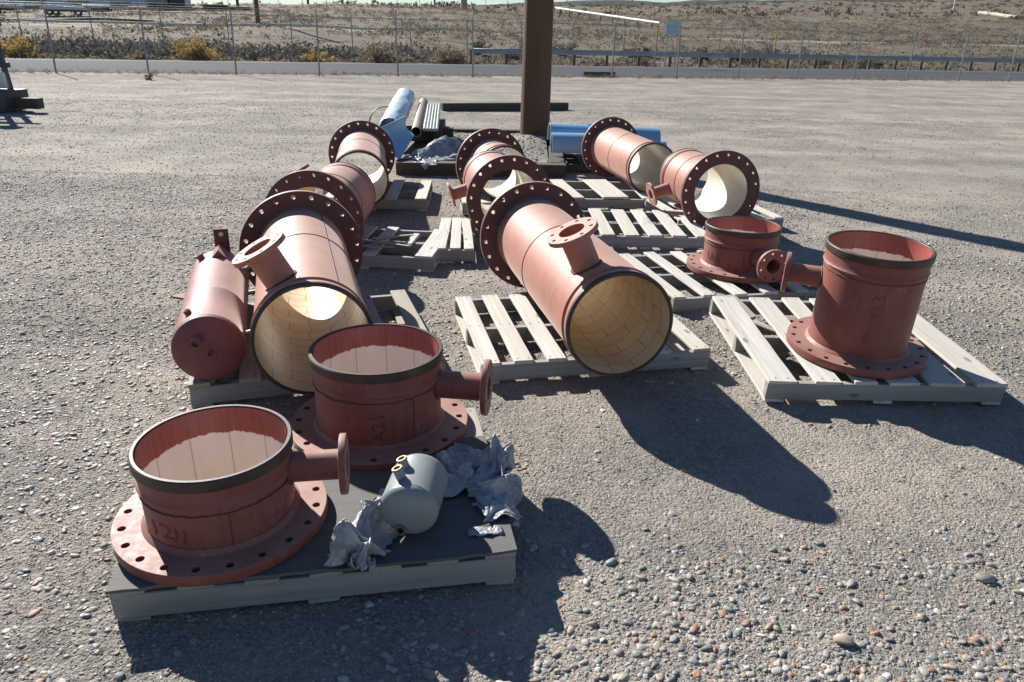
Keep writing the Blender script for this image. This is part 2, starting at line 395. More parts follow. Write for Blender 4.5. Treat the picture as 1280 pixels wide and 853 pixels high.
def plate_mesh(name, outer, inner, holes, thick, bev=.002):
    """flat ring with a bolt circle: real holes, bevelled edges (z 0..thick)"""
    cu = bpy.data.curves.new(name, 'CURVE'); cu.dimensions = '2D'; cu.fill_mode = 'BOTH'; cu.extrude = thick / 2 - bev; cu.bevel_depth = bev; cu.bevel_resolution = 1
    def circ(cx, cy, r, n):
        sp = cu.splines.new('POLY'); sp.points.add(n - 1); sp.use_cyclic_u = True
        for i in range(n):
            a = 2 * math.pi * i / n; sp.points[i].co = (cx + r * math.cos(a), cy + r * math.sin(a), 0, 1)
    circ(0, 0, outer - bev, 96 if outer > .2 else 48)
    if inner: circ(0, 0, inner + bev, 72 if outer > .2 else 32)
    for (x, y, r) in holes: circ(x, y, r + bev, 14)
    ob = bpy.data.objects.new(name, cu)
    COL.objects.link(ob); dg = bpy.context.evaluated_depsgraph_get()
    me = bpy.data.meshes.new_from_object(ob.evaluated_get(dg)); me.name = name
    bpy.data.objects.remove(ob); bpy.data.curves.remove(cu)
    me.materials.clear()
    me.transform(Matrix.Translation((0, 0, thick / 2))); return me
def text_mesh(body, size, name='marking'):
    cu = bpy.data.curves.new(name, 'FONT'); cu.body = body; cu.size = size; cu.align_x = 'CENTER'; cu.align_y = 'CENTER'; cu.resolution_u = 3
    ob = bpy.data.objects.new(name, cu); COL.objects.link(ob); dg = bpy.context.evaluated_depsgraph_get()
    me = bpy.data.meshes.new_from_object(ob.evaluated_get(dg)); bpy.data.objects.remove(ob); bpy.data.curves.remove(cu)
    me.materials.clear(); return me

# ------------------------------------------------------------------ terrain
NX, NY = -.2706, .9627            # direction away across the road; (NY, -NX) runs along the fence
rs = np.random.default_rng(3)
_GR = rs.random((256, 256))
def vnoise(x, y):
    xi = np.floor(x).astype(int); yi = np.floor(y).astype(int); fx = x - xi; fy = y - yi
    fx = fx * fx * (3 - 2 * fx); fy = fy * fy * (3 - 2 * fy)
    g = lambda a, b: _GR[a & 255, b & 255]
    return (g(xi, yi) * (1 - fx) + g(xi + 1, yi) * fx) * (1 - fy) + (g(xi, yi + 1) * (1 - fx) + g(xi + 1, yi + 1) * fx) * fy
def fbm(x, y, o=4):
    s = 0; a = .5
    for i in range(o): s = s + a * vnoise(x * 2 ** i + 17 * i, y * 2 ** i + 31 * i); a *= .5
    return s / (1 - .5 ** o) - .5
def sstep(e0, e1, x):
    t = np.clip((x - e0) / (e1 - e0), 0, 1); return t * t * (3 - 2 * t)
def terrain(x, y):
    x = np.asarray(x, float); y = np.asarray(y, float)
    s = NX * x + NY * y; t = NY * x - NX * y
    near = 1 - sstep(20, 27, s)
    z = near * (.030 * fbm(x * .55, y * .55, 3) + .016 * fbm(x * 3.1, y * 3.1, 4))
    z = z + (1 - sstep(3.5, 7, np.hypot(x, y - 3))) * .010 * fbm(x * 14, y * 14, 3)
    # slight rise under the right-hand pallet; fill heaped round the pole
    z = z + .075 * np.exp(-(((x - 2.0) / .85) ** 2 + ((y - 4.75) / .55) ** 2))
    # verge ditch, bank, bench with service track, hill
    z = z - .30 * sstep(43.5, 46, s) * (1 - sstep(48, 55, s))
    z = z + 1.55 * sstep(48, 74, s)
    q = t / np.maximum(s, 20)
    QS = [-0.538, -0.377, -0.234, -0.158, -0.079, 0.048, 0.184, 0.281, 0.383, 0.604, 0.724, 0.851, 0.986, 1.282, 1.758]
    cap = np.interp(q, QS, [122, 122, 122, 128, 138, 142, 150, 190, 210, 240, 270, 300, 320, 330, 330])
    slope = np.interp(q, QS, [0.0153, 0.0271, 0.0374, 0.0461, 0.054, 0.0628, 0.0650, 0.056, 0.058, 0.068, 0.070, 0.076, 0.0885, 0.1153, 0.1395])
    z = z + np.where(s > 80, (np.minimum(s, cap) - 80) * slope, 0) * 1.0 - np.where(s > cap, (s - cap) * .02, 0)
    wf = sstep(cap + 40, 480, s)
    zf = np.interp(q, [-0.538, -0.377, -0.158, 0.092, 0.184, 0.232, 0.281, 0.383, 0.604, 0.786, 0.851, 1.282, 1.758], [-1.3, 2.5, 7.1, 12.9, 15.9, 18.0, 19.9, 22.5, 26.5, 29.4, 30.9, 34.8, 41.6]) * (1 - .4 * sstep(560, 850, s)) + 1.6 * fbm(s / 60, t / 60 + 4, 4) - 1.7
    z = z * (1 - wf) + wf * zf
    hilly = sstep(46, 60, s)
    z = z + hilly * (.55 * fbm(x / 7, y / 7, 4) + np.clip((s - 80) / 120, 0, 3) * 1.5 * fbm(x / 45, y / 45, 4))
    return z
def tz(x, y): return float(terrain(x, y))

def grow(a, b, d0, d1, k):
    out = [a]; d = d0
    while out[-1] < b: out.append(out[-1] + d); d = min(d * k, d1) if d1 else d * k
    return out
half = list(np.arange(0, 2.6, .035)) + grow(2.62, 34, .04, 1.5, 1.035)[0:] + grow(35.2, 520, 1.6, None, 1.045)
xs = np.array(sorted(set([-v for v in half] + half)))
ys = np.array([-14, -9, -5, -3, -2, -1, -.4, 0] + list(np.arange(.3, 5.2, .035)) + grow(5.24, 30, .04, .9, 1.03) + grow(31, 150, 1.0, 1.6, 1.01) + grow(152, 900, 2.2, None, 1.04))
X, Y = np.meshgrid(xs, ys); Z = terrain(X, Y)
nx, ny = len(xs), len(ys)
idx = np.arange(nx * ny).reshape(ny, nx)
quads = np.stack([idx[:-1, :-1], idx[:-1, 1:], idx[1:, 1:], idx[1:, :-1]], -1).reshape(-1, 4)
def np_mesh(name, V, Q):
    me = bpy.data.meshes.new(name); k = Q.shape[1]
    me.vertices.add(len(V)); me.vertices.foreach_set('co', V.astype(np.float32).ravel())
    me.loops.add(Q.size); me.loops.foreach_set('vertex_index', Q.astype(np.int32).ravel())
    me.polygons.add(len(Q)); me.polygons.foreach_set('loop_start', np.arange(0, Q.size, k, dtype=np.int32))
    me.polygons.foreach_set('use_smooth', np.ones(len(Q), bool)); me.update(calc_edges=True); return me
o = link('ground', np_mesh('ground', np.stack([X, Y, Z], -1).reshape(-1, 3), quads), M['ground'], angle=None); tag(o, kind='structure')

def st(s, t): return (NX * s + NY * t, NY * s - NX * t)       # (across, along) -> world xy
def strip(name, s0, s1, mat, dz, t0=-260, t1=320, n=60, kind='structure'):
    vs = []; fs = []
    for i in range(n + 1):
        t = t0 + (t1 - t0) * i / n
        for s in (s0, s1): x, y = st(s, t); vs.append((x, y, dz))
    for i in range(n): fs.append((2 * i, 2 * i + 2, 2 * i + 3, 2 * i + 1))
    g = G(); g.add(vs, fs); o = g.build(name, mat, angle=None); tag(o, kind=kind); return o
strip('road', 31.6, 42.6, M['road'], .012)
strip('road_edge_line', 41.6, 41.75, M['road_paint'], .017)

# ------------------------------------------------------------------ pebbles
def ico1():
    bm = bmesh.new(); bmesh.ops.create_icosphere(bm, subdivisions=2, radius=1); V = np.array([v.co[:] for v in bm.verts]); bm.verts.index_update()
    F = np.array([[v.index for v in f.verts] for f in bm.faces]); bm.free(); return V, F
def ico0():
    bm = bmesh.new(); bmesh.ops.create_icosphere(bm, subdivisions=1, radius=1); V = np.array([v.co[:] for v in bm.verts]); bm.verts.index_update()
    F = np.array([[v.index for v in f.verts] for f in bm.faces]); bm.free(); return V, F
def pebbles(name, label, base, pts, size, seed, flat=(.38, .75), zf=None, sharp=False):
    V, F = base; n = len(pts); r = np.random.default_rng(seed); k = len(V)
    sx = size * r.uniform(.85, 1.35, n); sy = size * r.uniform(.6, 1.0, n); sz = size * r.uniform(flat[0], flat[1], n)
    P = V[None] * (1 + r.normal(0, .26 if sharp else .12, (n, k, 1)))
    # facet some stones: clip along random planes
    for _ in range(5):
        d = r.normal(size=(n, 3)); d /= np.linalg.norm(d, axis=1)[:, None]; lim = r.uniform(.55, .95, n)
        pr = np.einsum('nkj,nj->nk', P, d); ex = np.clip(pr - lim[:, None], 0, None); P = P - ex[..., None] * d[:, None] * .9
    P = P * np.stack([sx, sy, sz], -1)[:, None]
    a = r.uniform(0, 2 * np.pi, n); b = r.normal(0, .22, n); c, s_ = np.cos(b)[:, None], np.sin(b)[:, None]
    x, y, z = P[..., 0], P[..., 1], P[..., 2]; y, z = y * c - z * s_, y * s_ + z * c
    c, s_ = np.cos(a)[:, None], np.sin(a)[:, None]; x, y = x * c - y * s_, x * s_ + y * c
    zz = (terrain(pts[:, 0], pts[:, 1]) if zf is None else zf(pts[:, 0], pts[:, 1])) + sz * r.uniform(-.5, .30, n)
    P = np.stack([x + pts[:, :1], y + pts[:, 1:2], z + zz[:, None]], -1).reshape(-1, 3)
    Q = (F[None] + (np.arange(n) * k)[:, None, None]).reshape(-1, 3)
    me = np_mesh(name, P, Q)
    if sharp: me.polygons.foreach_set('use_smooth', np.zeros(len(Q), bool))
    o = link(name, me, M['grit' if sharp else 'stone'], angle=None); tag(o, label, 'gravel', kind='stuff'); return o
def scatter(n, x0, x1, y0, y1, dens, seed):
    r = np.random.default_rng(seed); out = []
    tot = 0
    while tot < n:
        p = np.stack([r.uniform(x0, x1, n), r.uniform(y0, y1, n)], -1)
        p = p[r.random(n) < dens(p[:, 0], p[:, 1])]
        out.append(p); tot += len(p)
    return np.concatenate(out)[:n]
def fan(x, y): return (np.abs(x) < .85 * (y + .9) + .2)
def dens_near(x, y):
    d = .16 + 1.0 * sstep(.02, .16, fbm(x * 1.1 + 3, y * 1.1 + 9, 4))
    bare = sstep(.0, .3, x) * (1 - sstep(2.1, 2.7, x)) * sstep(1.75, 2.1, y) * (1 - sstep(3.3, 3.9, y))
    band = np.exp(-(((y - (1.85 + .25 * (x - .5))) / .22) ** 2)) * sstep(.1, .4, x)
    d = np.where(bare > .3, d * .30, d) + .8 * band
    d = d + .6 * sstep(-.6, -1.0, x) * sstep(1.6, 2.6, y)
    d = d + .9 * (1 - sstep(1.45, 1.8, y)) * sstep(-.4, .2, x)
    return np.clip(d, 0, 1) * fan(x, y)
def sizes(n, lo, hi, p, seed): return lo + (hi - lo) * np.random.default_rng(seed).random(n) ** p
I1, I0 = ico1(), ico0()
OCT = (np.array([[1, 0, 0], [0, 1, 0], [-1, 0, 0], [0, -1, 0], [0, 0, 1], [0, 0, -1.]]), np.array([[0, 1, 4], [1, 2, 4], [2, 3, 4], [3, 0, 4], [1, 0, 5], [2, 1, 5], [3, 2, 5], [0, 3, 5]]))
p = scatter(7000, -3.2, 3.4, 1.0, 3.8, dens_near, 5); pebbles('river_stones', 'loose coloured river stones strewn over the nearest bare ground', I1, p, sizes(len(p), .0055, .017, 2.7, 6), 7, (.26, .55))
p = scatter(60000, -3.6, 3.8, 1.0, 4.2, lambda x, y: np.clip(dens_near(x, y) + .3, 0, 1) * fan(x, y), 8); pebbles('pea_gravel', 'pea gravel covering the nearest part of the yard', I0, p, sizes(len(p), .0025, .0075, 2.0, 9), 10, (.3, .6))
p = scatter(200000, -3.6, 3.8, 1.0, 4.4, lambda x, y: fan(x, y) * .9, 81); pebbles('crushed_grit', 'fine crushed grit between the pebbles nearest the camera', OCT, p, sizes(len(p), .0018, .0046, 1.5, 82), 83, (.5, .9), sharp=True)
p = scatter(3600, -.5, 2.6, 1.05, 2.15, lambda x, y: np.clip(.25 + .75 * (1 - sstep(1.5, 1.9, y)) + .5 * sstep(.02, .2, fbm(x * 1.6 + 8, y * 1.6, 3)), 0, 1) * fan(x, y), 91); pebbles('cobbles', 'large coloured cobbles strewn over the near right corner of the yard', I1, p, sizes(len(p), .0065, .0185, 2.0, 92), 93, (.28, .6))
p = scatter(1800, -2.6, -.9, 1.1, 3.6, lambda x, y: fan(x, y) * .8, 94); pebbles('pale_cobbles', 'flat pale stones over the near left part of the yard', I1, p, sizes(len(p), .006, .017, 1.7, 95), 96, (.22, .45))
def dens_mid(x, y): return np.clip(.45 + 1.2 * sstep(-.08, .15, fbm(x * .8, y * .8, 4)) + .5 * (x < -1.5), 0, 1) * fan(x, y)
p = scatter(50000, -7.5, 7.5, 3.6, 8.2, dens_mid, 12); pebbles('grey_gravel', 'grey gravel lying between and beside the middle pallets', I0, p, sizes(len(p), .005, .0185, 2.0, 13), 14, (.28, .55))
p = scatter(140000, -7.8, 7.8, 3.8, 9.0, dens_mid, 121); pebbles('sharp_gravel', 'small sharp gravel filling the yard between the pallets', OCT, p, sizes(len(p), .0035, .0085, 1.5, 131), 141, (.45, .9), sharp=True)
p = scatter(110000, -15.5, 15.5, 8.0, 18.0, dens_mid, 15); pebbles('coarse_gravel', 'grey gravel across the yard around the pole', OCT, p, sizes(len(p), .005, .0145, 1.9, 16), 17, (.4, .8), sharp=True)
p = scatter(110000, -25, 27, 17.0, 31.0, dens_mid, 18); pebbles('far_gravel', 'grey gravel over the far end of the yard towards the fence', OCT, p, sizes(len(p), .006, .0135, 1.7, 19), 20, (.4, .8), sharp=True)

# ------------------------------------------------------------------ pallets
def board_mesh(L, W, T, seed, bow=.003, ragged=0.0, segs=8):
    """a sawn board along +X from x=0, centred on y, z 0..T, with chamfers, bow and rough ends"""
    r = random.Random(seed); b = min(.003, T * .25)
    sec = [(-W / 2 + b, 0), (W / 2 - b, 0), (W / 2, b), (W / 2, T - b), (W / 2 - b, T), (-W / 2 + b, T), (-W / 2, T - b), (-W / 2, b)]
    c1, c2 = r.uniform(-bow, bow), r.uniform(-bow, bow); e0 = [r.uniform(-.004, .004) - (r.random() ** 2 * ragged) for _ in sec]; e1 = [r.uniform(-.004, .004) + 0 for _ in sec]
    vs = []
    for i in range(segs + 1):
        u = i / segs; x = L * u; k = 4 * u * (1 - u)
        for j, (y, z) in enumerate(sec):
            xx = x + (e0[j] if i == 0 else 0) + (e1[j] if i == segs else 0)
            vs.append((xx, y + c1 * k + r.uniform(-.0012, .0012), z + c2 * k * .6 + r.uniform(-.0006, .0006)))
    m = len(sec); fs = []
    for i in range(segs):
        for j in range(m): j2 = (j + 1) % m; fs.append((i * m + j, i * m + j2, (i + 1) * m + j2, (i + 1) * m + j))
    fs += [tuple(reversed(range(m))), tuple(range(segs * m, (segs + 1) * m))]
    g = G(); g.add(vs, fs); return g
_bs = [100]
def board(parent, name, L, W, T, x, y, z, along='y', mat='wood', skew=0, ragged=0, bow=.004, tilt=0, lift=0):
    _bs[0] += 1; a = (90 if along == 'y' else 0) + skew
    mw = Matrix.Translation((x, y, z + lift)) @ Matrix.Rotation(R(a), 4, 'Z') @ Matrix.Rotation(R(tilt), 4, 'Y')
    g = board_mesh(L, W, T, _bs[0], bow, ragged); nf = len(g.f)
    if name == 'deck_board' and L > .8:
        r = random.Random(_bs[0])
        for xx in (.022, L * .5, L - .022):
            for yy in (-.26, .26):
                g.disc(.0042, T + .0011, 8, Matrix.Translation((xx + r.uniform(-.006, .006), yy * W + r.uniform(-.008, .008), 0)))
    o = g.build(name, M[mat], parent, 30, mw)
    if len(g.f) > nf:
        o.data.materials.append(M['nail'])
        for p in list(o.data.polygons)[nf:]: p.material_index = 1
    return o
TB, TS = .019, .089                         # deck board and stringer heights: deck top at .127 + bottom board .016
def pallet(label, loc, yaw, w, d, boards, mat='wood', tilt=0, rise=0.0, bottoms=(0.0, .46, .92), nstr=3, group='wooden pallets in the yard'):
    """w: stringer length (local x), d: deck board length (local y). boards: (x0, width[, skew, length, ystart, lift])"""
    t = thing('wooden_pallet', label, 'pallet', (loc[0], loc[1], rise + .004), 0, group, rot=(R(tilt), 0, R(yaw)))
    for k in range(nstr):
        y = k * (d - .038) / max(nstr - 1, 1)
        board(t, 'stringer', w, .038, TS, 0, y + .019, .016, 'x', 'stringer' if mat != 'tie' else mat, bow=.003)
    for b in bottoms:
        bw = .095; board(t, 'bottom_board', d, bw, .016, min(b * w / 1.0 + bw / 2, w - bw / 2), 0.002, 0, 'y', mat)
    for bd in boards:
        x0, bw = bd[0], bd[1]; sk = bd[2] if len(bd) > 2 else rnd.uniform(-.6, .6); L = bd[3] if len(bd) > 3 else d + rnd.uniform(-.012, .012)
        ys_ = bd[4] if len(bd) > 4 else rnd.uniform(-.008, .004); lf = bd[5] if len(bd) > 5 else 0
        board(t, 'deck_board', L, bw, TB, x0 + bw / 2, ys_, .016 + TS + .001, 'y', mat, sk, ragged=.01, lift=lf)
    return t
DECK = .004 + .016 + TS + .001 + TB          # 0.129
ev = lambda n, w, bw: [(i * (w - bw) / (n - 1), bw + rnd.uniform(-.008, .008)) for i in range(n)]

YAW_F = 10.5
pf = pallet('plywood-topped pallet nearest the camera, holding two spools and a grey tank', (-1.165, 1.715), YAW_F, 1.215, 1.0, [(0, .095), (.19, .1), (.38, .1), (.57, .1), (.75, .1), (.93, .1), (1.115, .1)], 'wood2')
g = G()
_n = 26; vs = []; fs = []
for i in range(_n + 1):
    for j in range(15):
        u = -.005 + 1.222 * i / _n; v = -.012 + .74 * j / 14
        e = rnd.uniform(-.006, .006) if j in (0, 14) else 0
        vs.append((u, v + e, .0015 + .004 * max(0, (i - 21) / 5) ** 2 * (j < 4) ))
k = 15
for i in range(_n):
    for j in range(14): fs.append((i * k + j, (i + 1) * k + j, (i + 1) * k + j + 1, i * k + j + 1))
top = list(vs); g.add(top, fs); g.add([(a, b, c + .011) for a, b, c in vs], fs)
rim = [i * k for i in range(_n + 1)] + [_n * k + j for j in range(1, 15)] + [i * k + 14 for i in range(_n - 1, -1, -1)] + [j for j in range(13, 0, -1)]
N_ = len(vs); g.f += [(rim[q], rim[(q + 1) % len(rim)], N_ + rim[(q + 1) % len(rim)], N_ + rim[q]) for q in range(len(rim))]; g.uv += [None] * len(rim)
g.build('plywood_sheet', M['ply'], pf, 30, Matrix.Translation((0, 0, DECK - .004)))
PLY = DECK + .0145

pl = pallet('grey pallet under the maroon tank and the big left pipe', (-1.50, 3.08), 18.5, 1.22, 1.10, ev(6, 1.22, .1), 'wood2')
pm = pallet('pale slatted pallet carrying the big central pipe with the raised nozzle', (-.15, 3.405), 12.4, 1.25, 1.03,
            [(0, .095), (.17, .1), (.345, .1), (.54, .1), (.73, .1), (.93, .1), (1.15, .1)])
pr = pallet('pale pallet with a splintered second slat under the tall right spool', (1.262, 3.295), 1.2, 1.19, 1.10,
            [(0, .14), (.235, .125), (.43, .11), (.60, .15), (.80, .17), (1.03, .16)], tilt=2.9)
board(pr, 'broken_slat', .28, .05, .012,   .165, .83, .016 + TS + .003, 'y', 'wood2', 6, ragged=.08)
board(pr, 'broken_slat', .24, .05, .010, .30, .55, .016 + TS + .003, 'y', 'wood2', 38, ragged=.06)
ps = pallet('pallet of thin wide-spaced slats under the short right spool', (1.03, 4.505), 13.5, 1.22, 1.02, [(0, .085), (.21, .085), (.43, .09), (.65, .1), (.88, .09), (1.12, .09)])
p2 = pallet('empty pale pallet of closely spaced slats right of centre', (.53, 6.08), 1.0, 1.16, .98, [(.0, .12), (.2, .115), (.4, .12), (.6, .115), (.8, .12), (1.0, .12)])
p3 = pallet('pallet under the right flanged pipe whose open flange faces the camera', (1.50, 6.70), 11, 1.05, .9, ev(6, 1.05, .1))
p4 = pallet('pallet with a missing slat and a loose skewed panel under the far right pipe', (.40, 7.56), 4, 1.22, 1.0, [(.16, .15, 6), (.50, .27, 4, .98, .0, .01), (.92, .1), (1.1, .1)])
pc = pallet('small pale pallet of three bowed slats between the left and central pipes', (-.62, 5.535), 2.5, .31, 1.0, [(.0, .092), (.125, .082, 1.2), (.235, .075, 3)], bottoms=(0, .2))
pd = pallet('grey pallet with loose strips under the second left pipe', (-1.68, 5.385), -4.5, 1.08, .82, [(.0, .1), (.18, .1), (.36, .1), (.55, .1), (.80, .055, 0, .36, .28), (.945, .135)], 'wood')
for q in range(5): board(pd, 'loose_strip', .30 + .1 * rnd.random(), .028, .008, .36 + .05 * q, .05 + .05 * q, DECK + .006 + .009 * q, 'x', 'wood2', 20 + 25 * rnd.random() - 40 * (q % 2))
pe = pallet('pallet with one blue-grey slat under the farthest left pipe', (-2.0, 7.28), 3.0, 1.12, .98, [(.1, .1), (.30, .1), (.5, .1), (.70, .12), (1.0, .115)])
pg = pallet('short pallet under the far central pipes', (-.52, 7.20), 6, .95, .55, [(0, .075, 0), (.19, .1), (.38, .1), (.6, .1), (.82, .1)])

# ------------------------------------------------------------------ pipes
PR, FR = .268, .368
def flange(name, parent, Mx, ro, ri, nb, rb, rh, th, mat, ph=0.0):
    holes = [(rb * math.cos(ph + 2 * math.pi * i / nb), rb * math.sin(ph + 2 * math.pi * i / nb), rh) for i in range(nb)]
    me = plate_mesh(name, ro, ri, holes, th); me.transform(Mx); return link(name, me, M[mat], parent, 30)
def add_nozzle(parent, Mx, az, z, rn, kind='small', mat='oxide', dz=0.0, pr=PR, k=1.0):
    rp, rf, th, nb = (.057 * k, .1145 * k, .022, 8) if kind == 'small' else (.072, .128, .024, 8)
    D = Vector((math.cos(az), math.sin(az), dz)).normalized()
    q = D.to_track_quat('Z', 'Y').to_matrix().to_4x4()
    N = Mx @ Matrix.Translation((0, 0, z)) @ q
    g = G(); r0 = math.sqrt(max(pr * pr - rp * rp, .01)) - .012
    g.lathe([(rp - .007, r0), (rp, r0), (rp, rn - th - .006), (rp + .010, rn - th + .001), (rp - .007, rn - th + .001)], 40, N, closed=True)
    noz = g.build('nozzle', M[mat], parent)
    # fillet weld where the stub meets the barrel
    pts = []
    side = Vector((-math.sin(az), math.cos(az), 0)); up = D.cross(side).normalized()
    for i in range(37):
        a = 2 * math.pi * i / 36; u = (rp + .003) * math.cos(a); w = (rp + .003) * math.sin(a)
        pts.append(D * (math.sqrt(pr * pr - u * u) + .001) + side * u + up * w + Vector((0, 0, z)))
    G().tube(pts, .006, 6, Mx, False).build('nozzle_weld', M['weld'], noz)
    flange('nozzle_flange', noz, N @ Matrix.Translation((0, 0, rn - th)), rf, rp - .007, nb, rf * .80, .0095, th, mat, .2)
    return noz
def curved_text(parent, Mx, body, size, az, z, r, rot=0, mat='paintmark', sx=1.0):
    me = text_mesh(body, size); c, s_ = math.cos(rot), math.sin(rot)
    bm = bmesh.new(); bm.from_mesh(me); bmesh.ops.triangulate(bm, faces=bm.faces[:])
    for _ in range(4):
        ed = [e for e in bm.edges if e.calc_length() > .010]
        if ed: bmesh.ops.subdivide_edges(bm, edges=ed, cuts=1); bmesh.ops.triangulate(bm, faces=bm.faces[:])
    for v in bm.verts: v.co.x += .004 * math.sin(v.co.y * 70 + len(body)); v.co.y += .003 * math.sin(v.co.x * 55)
    bm.to_mesh(me); bm.free()
    for v in me.vertices:
        x, y = v.co.x * sx, v.co.y; x, y = x * c - y * s_, x * s_ + y * c
        a = az + x / r; v.co = ((r + .0016) * math.cos(a), (r + .0012) * math.sin(a), z + y)
    me.transform(Mx); return link('marking', me, M[mat], parent, None)
def pipe_body(root, Mx, L, lining, mat='oxide', fmat='oxide_shaded', seam=.5, long_az=None, k=1.0, ends='pipe', holeph=.08, cover=False, bandmat='band', spool=False):
    Rp, Rf, Ri = PR * k, FR * k, PR * k - .016
    g = G()
    if spool:
        prof = [(Ri + .003, .01), (Rp - .012, .01), (Rp - .012, L - .112), (Rp - .006, L - .106), (Rp - .003, L - .100), (Rp - .008, L - .094), (Rp - .010, L - .080), (Rp - .006, L - .042), (Rp - .008, L - .0385), (Ri + .003, L - .0385)]
    else:
        prof = [(Ri + .003, .006), (Rp - .010, .006), (Rp - .010, L - .11), (Rp - .004, L - .104), (Rp - .001, L - .097), (Rp - .001, L - .090), (Rp - .009, L - .086), (Rp - .012, L - .066),
                (Rp - .006, L - .062), (Rp - .003, L - .030), (Rp - .012, L - .0265), (Ri + .003, L - .0265)]
    g.lathe(prof, 96, Mx, closed=True); g.build('barrel', M[mat], root, 32)
    # rim band at the open end
    g = G()
    if spool: g.lathe([(Ri, L - .038), (Rp - .001, L - .038), (Rp, L - .036), (Rp, L - .004), (Rp - .004, L), (Ri + .002, L), (Ri, L - .003)], 96, Mx, closed=True)
    else: g.lathe([(Ri, L - .026), (Rp - .002, L - .026), (Rp, L - .023), (Rp, L - .006), (Rp - .005, L), (Ri + .002, L), (Ri, L - .003)], 96, Mx, closed=True)
    g.build('end_band', M[bandmat], root, 32)
    # lining
    g = G(); nseg = 16
    if spool: pr_ = [(Ri - .003, L - .004 - (L - .006) * i / nseg) for i in range(nseg + 1)]
    else: pr_ = [(Ri - .003, L - .004 - (L - .01) * i / nseg) for i in range(nseg + 1)]
    n = 96; vs = []; fs = []; uv = []
    for j in range(n + 1):
        a = 2 * math.pi * j / n
        for r, z in pr_: vs.append((r * math.cos(a), r * math.sin(a), z))
    m = len(pr_)
    for j in range(n):
        for i in range(m - 1):
            fs.append((j * m + i, j * m + i + 1, (j + 1) * m + i + 1, (j + 1) * m + i))
            u0, u1 = Ri * 2 * math.pi * j / n, Ri * 2 * math.pi * (j + 1) / n; v0, v1 = L - pr_[i][1], L - pr_[i + 1][1]
            uv.append([(u0, v0), (u0, v1), (u1, v1), (u1, v0)])
    g.add(vs, fs, Mx, uv); g.build('lining', M[lining], root, 60)
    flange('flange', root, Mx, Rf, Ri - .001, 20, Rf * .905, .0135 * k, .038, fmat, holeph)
    # hub weld between flange and barrel
    G().lathe([(Rp - .011, .038), (Rp + .004, .0385), (Rp - .002, .046), (Rp - .0102, .054)], 80, Mx).build('flange_weld', M[mat if spool else fmat], root)
    # circumferential and lengthwise weld beads
    def ring(z, w=.0035, rough_=.0016, name='weld_seam'):
        pts = []
        for i in range(97):
            a = 2 * math.pi * i / 96; rr = Rp - .0095
            pts.append((rr * math.cos(a), rr * math.sin(a), z + rnd.uniform(-rough_, rough_)))
        G().tube(pts, w, 5, Mx, False).build(name, M['weld'], root)
    if seam: ring(L * seam)
    if long_az is not None:
        pts = [((Rp - .010) * math.cos(long_az), (Rp - .010) * math.sin(long_az), .06 + (L - .18) * i / 30 + 0) for i in range(31)]
        G().tube(pts, .003, 5, Mx).build('weld_seam', M['weld'], root)
    if spool:
        ring(L - .128, .0022, .002)
    if spool:
        G().lathe([(0, .004), (Ri - .004, .004), (Ri - .004, .012), (0, .012)], 64, Mx).build('base_plate', M['white_lining'], root)
    if cover:
        G().lathe([(0.0, .045), (Ri - .004, .045), (Ri - .004, .06), (0, .06)], 64, Mx).build('end_cover', M['film'], root)

def lying(label, loc, yaw, L, zc, lining='lining', nozzles=(), **kw):
    t = thing('flanged_pipe', label, 'pipe', (loc[0], loc[1], 0), R(yaw), 'large red flanged pipes')
    Mx = Matrix.Translation((0, 0, zc)) @ Matrix.Rotation(R(90), 4, 'Y')
    pipe_body(t, Mx, L, lining, **kw)
    for (az, s, rn, kind) in nozzles: add_nozzle(t, Mx, R(az), L - s, rn, kind, pr=PR - .010)
    return t
ZC = DECK + PR + .002
lying('large pink-red pipe on the left, beside the maroon tank, nozzle flange at its top left', (-1.317, 4.455), -73, 1.522, ZC, nozzles=[(208, .21, .43, 'big')], seam=.42, long_az=R(150))
lying('large pink-red pipe in the centre with a raised round nozzle flange on top', (.125, 4.939), -76.9, 1.715, ZC, nozzles=[(205, .25, .45, 'big')], seam=.45, cover=True, long_az=R(60))
lying('pink-red pipe with its flange standing against the big left pipe', (-1.47, 5.30), 89.5, 1.0, ZC - .03, 'lining', nozzles=[(150, .74, .36, 'small')], seam=.5)
lying('farthest pipe of the left row, open end towards the camera', (-1.747, 8.526), -79.6, 1.60, ZC - .03, 'lining', seam=.45)
lying('farthest pipe of the central row with a dark open end', (-.272, 7.835), -73.5, .55, ZC, 'white_lining', seam=.45)
lying('short pipe behind the big central pipe, its wide flange facing the camera', (-.041, 6.132), 102, .98, .385, 'white_lining', nozzles=[(74, .16, .42, 'small')], seam=.5)
lying('farthest pipe of the right row lying in front of the blue half pipes', (1.164, 9.48), -79.8, 1.57, ZC - .02, 'white_lining', seam=.5)
lying('pipe at the right whose wide drilled flange opens straight to the camera', (1.829, 6.604), 101, .84, ZC, 'white_lining', nozzles=[(72, .22, .44, 'small')], seam=.55)

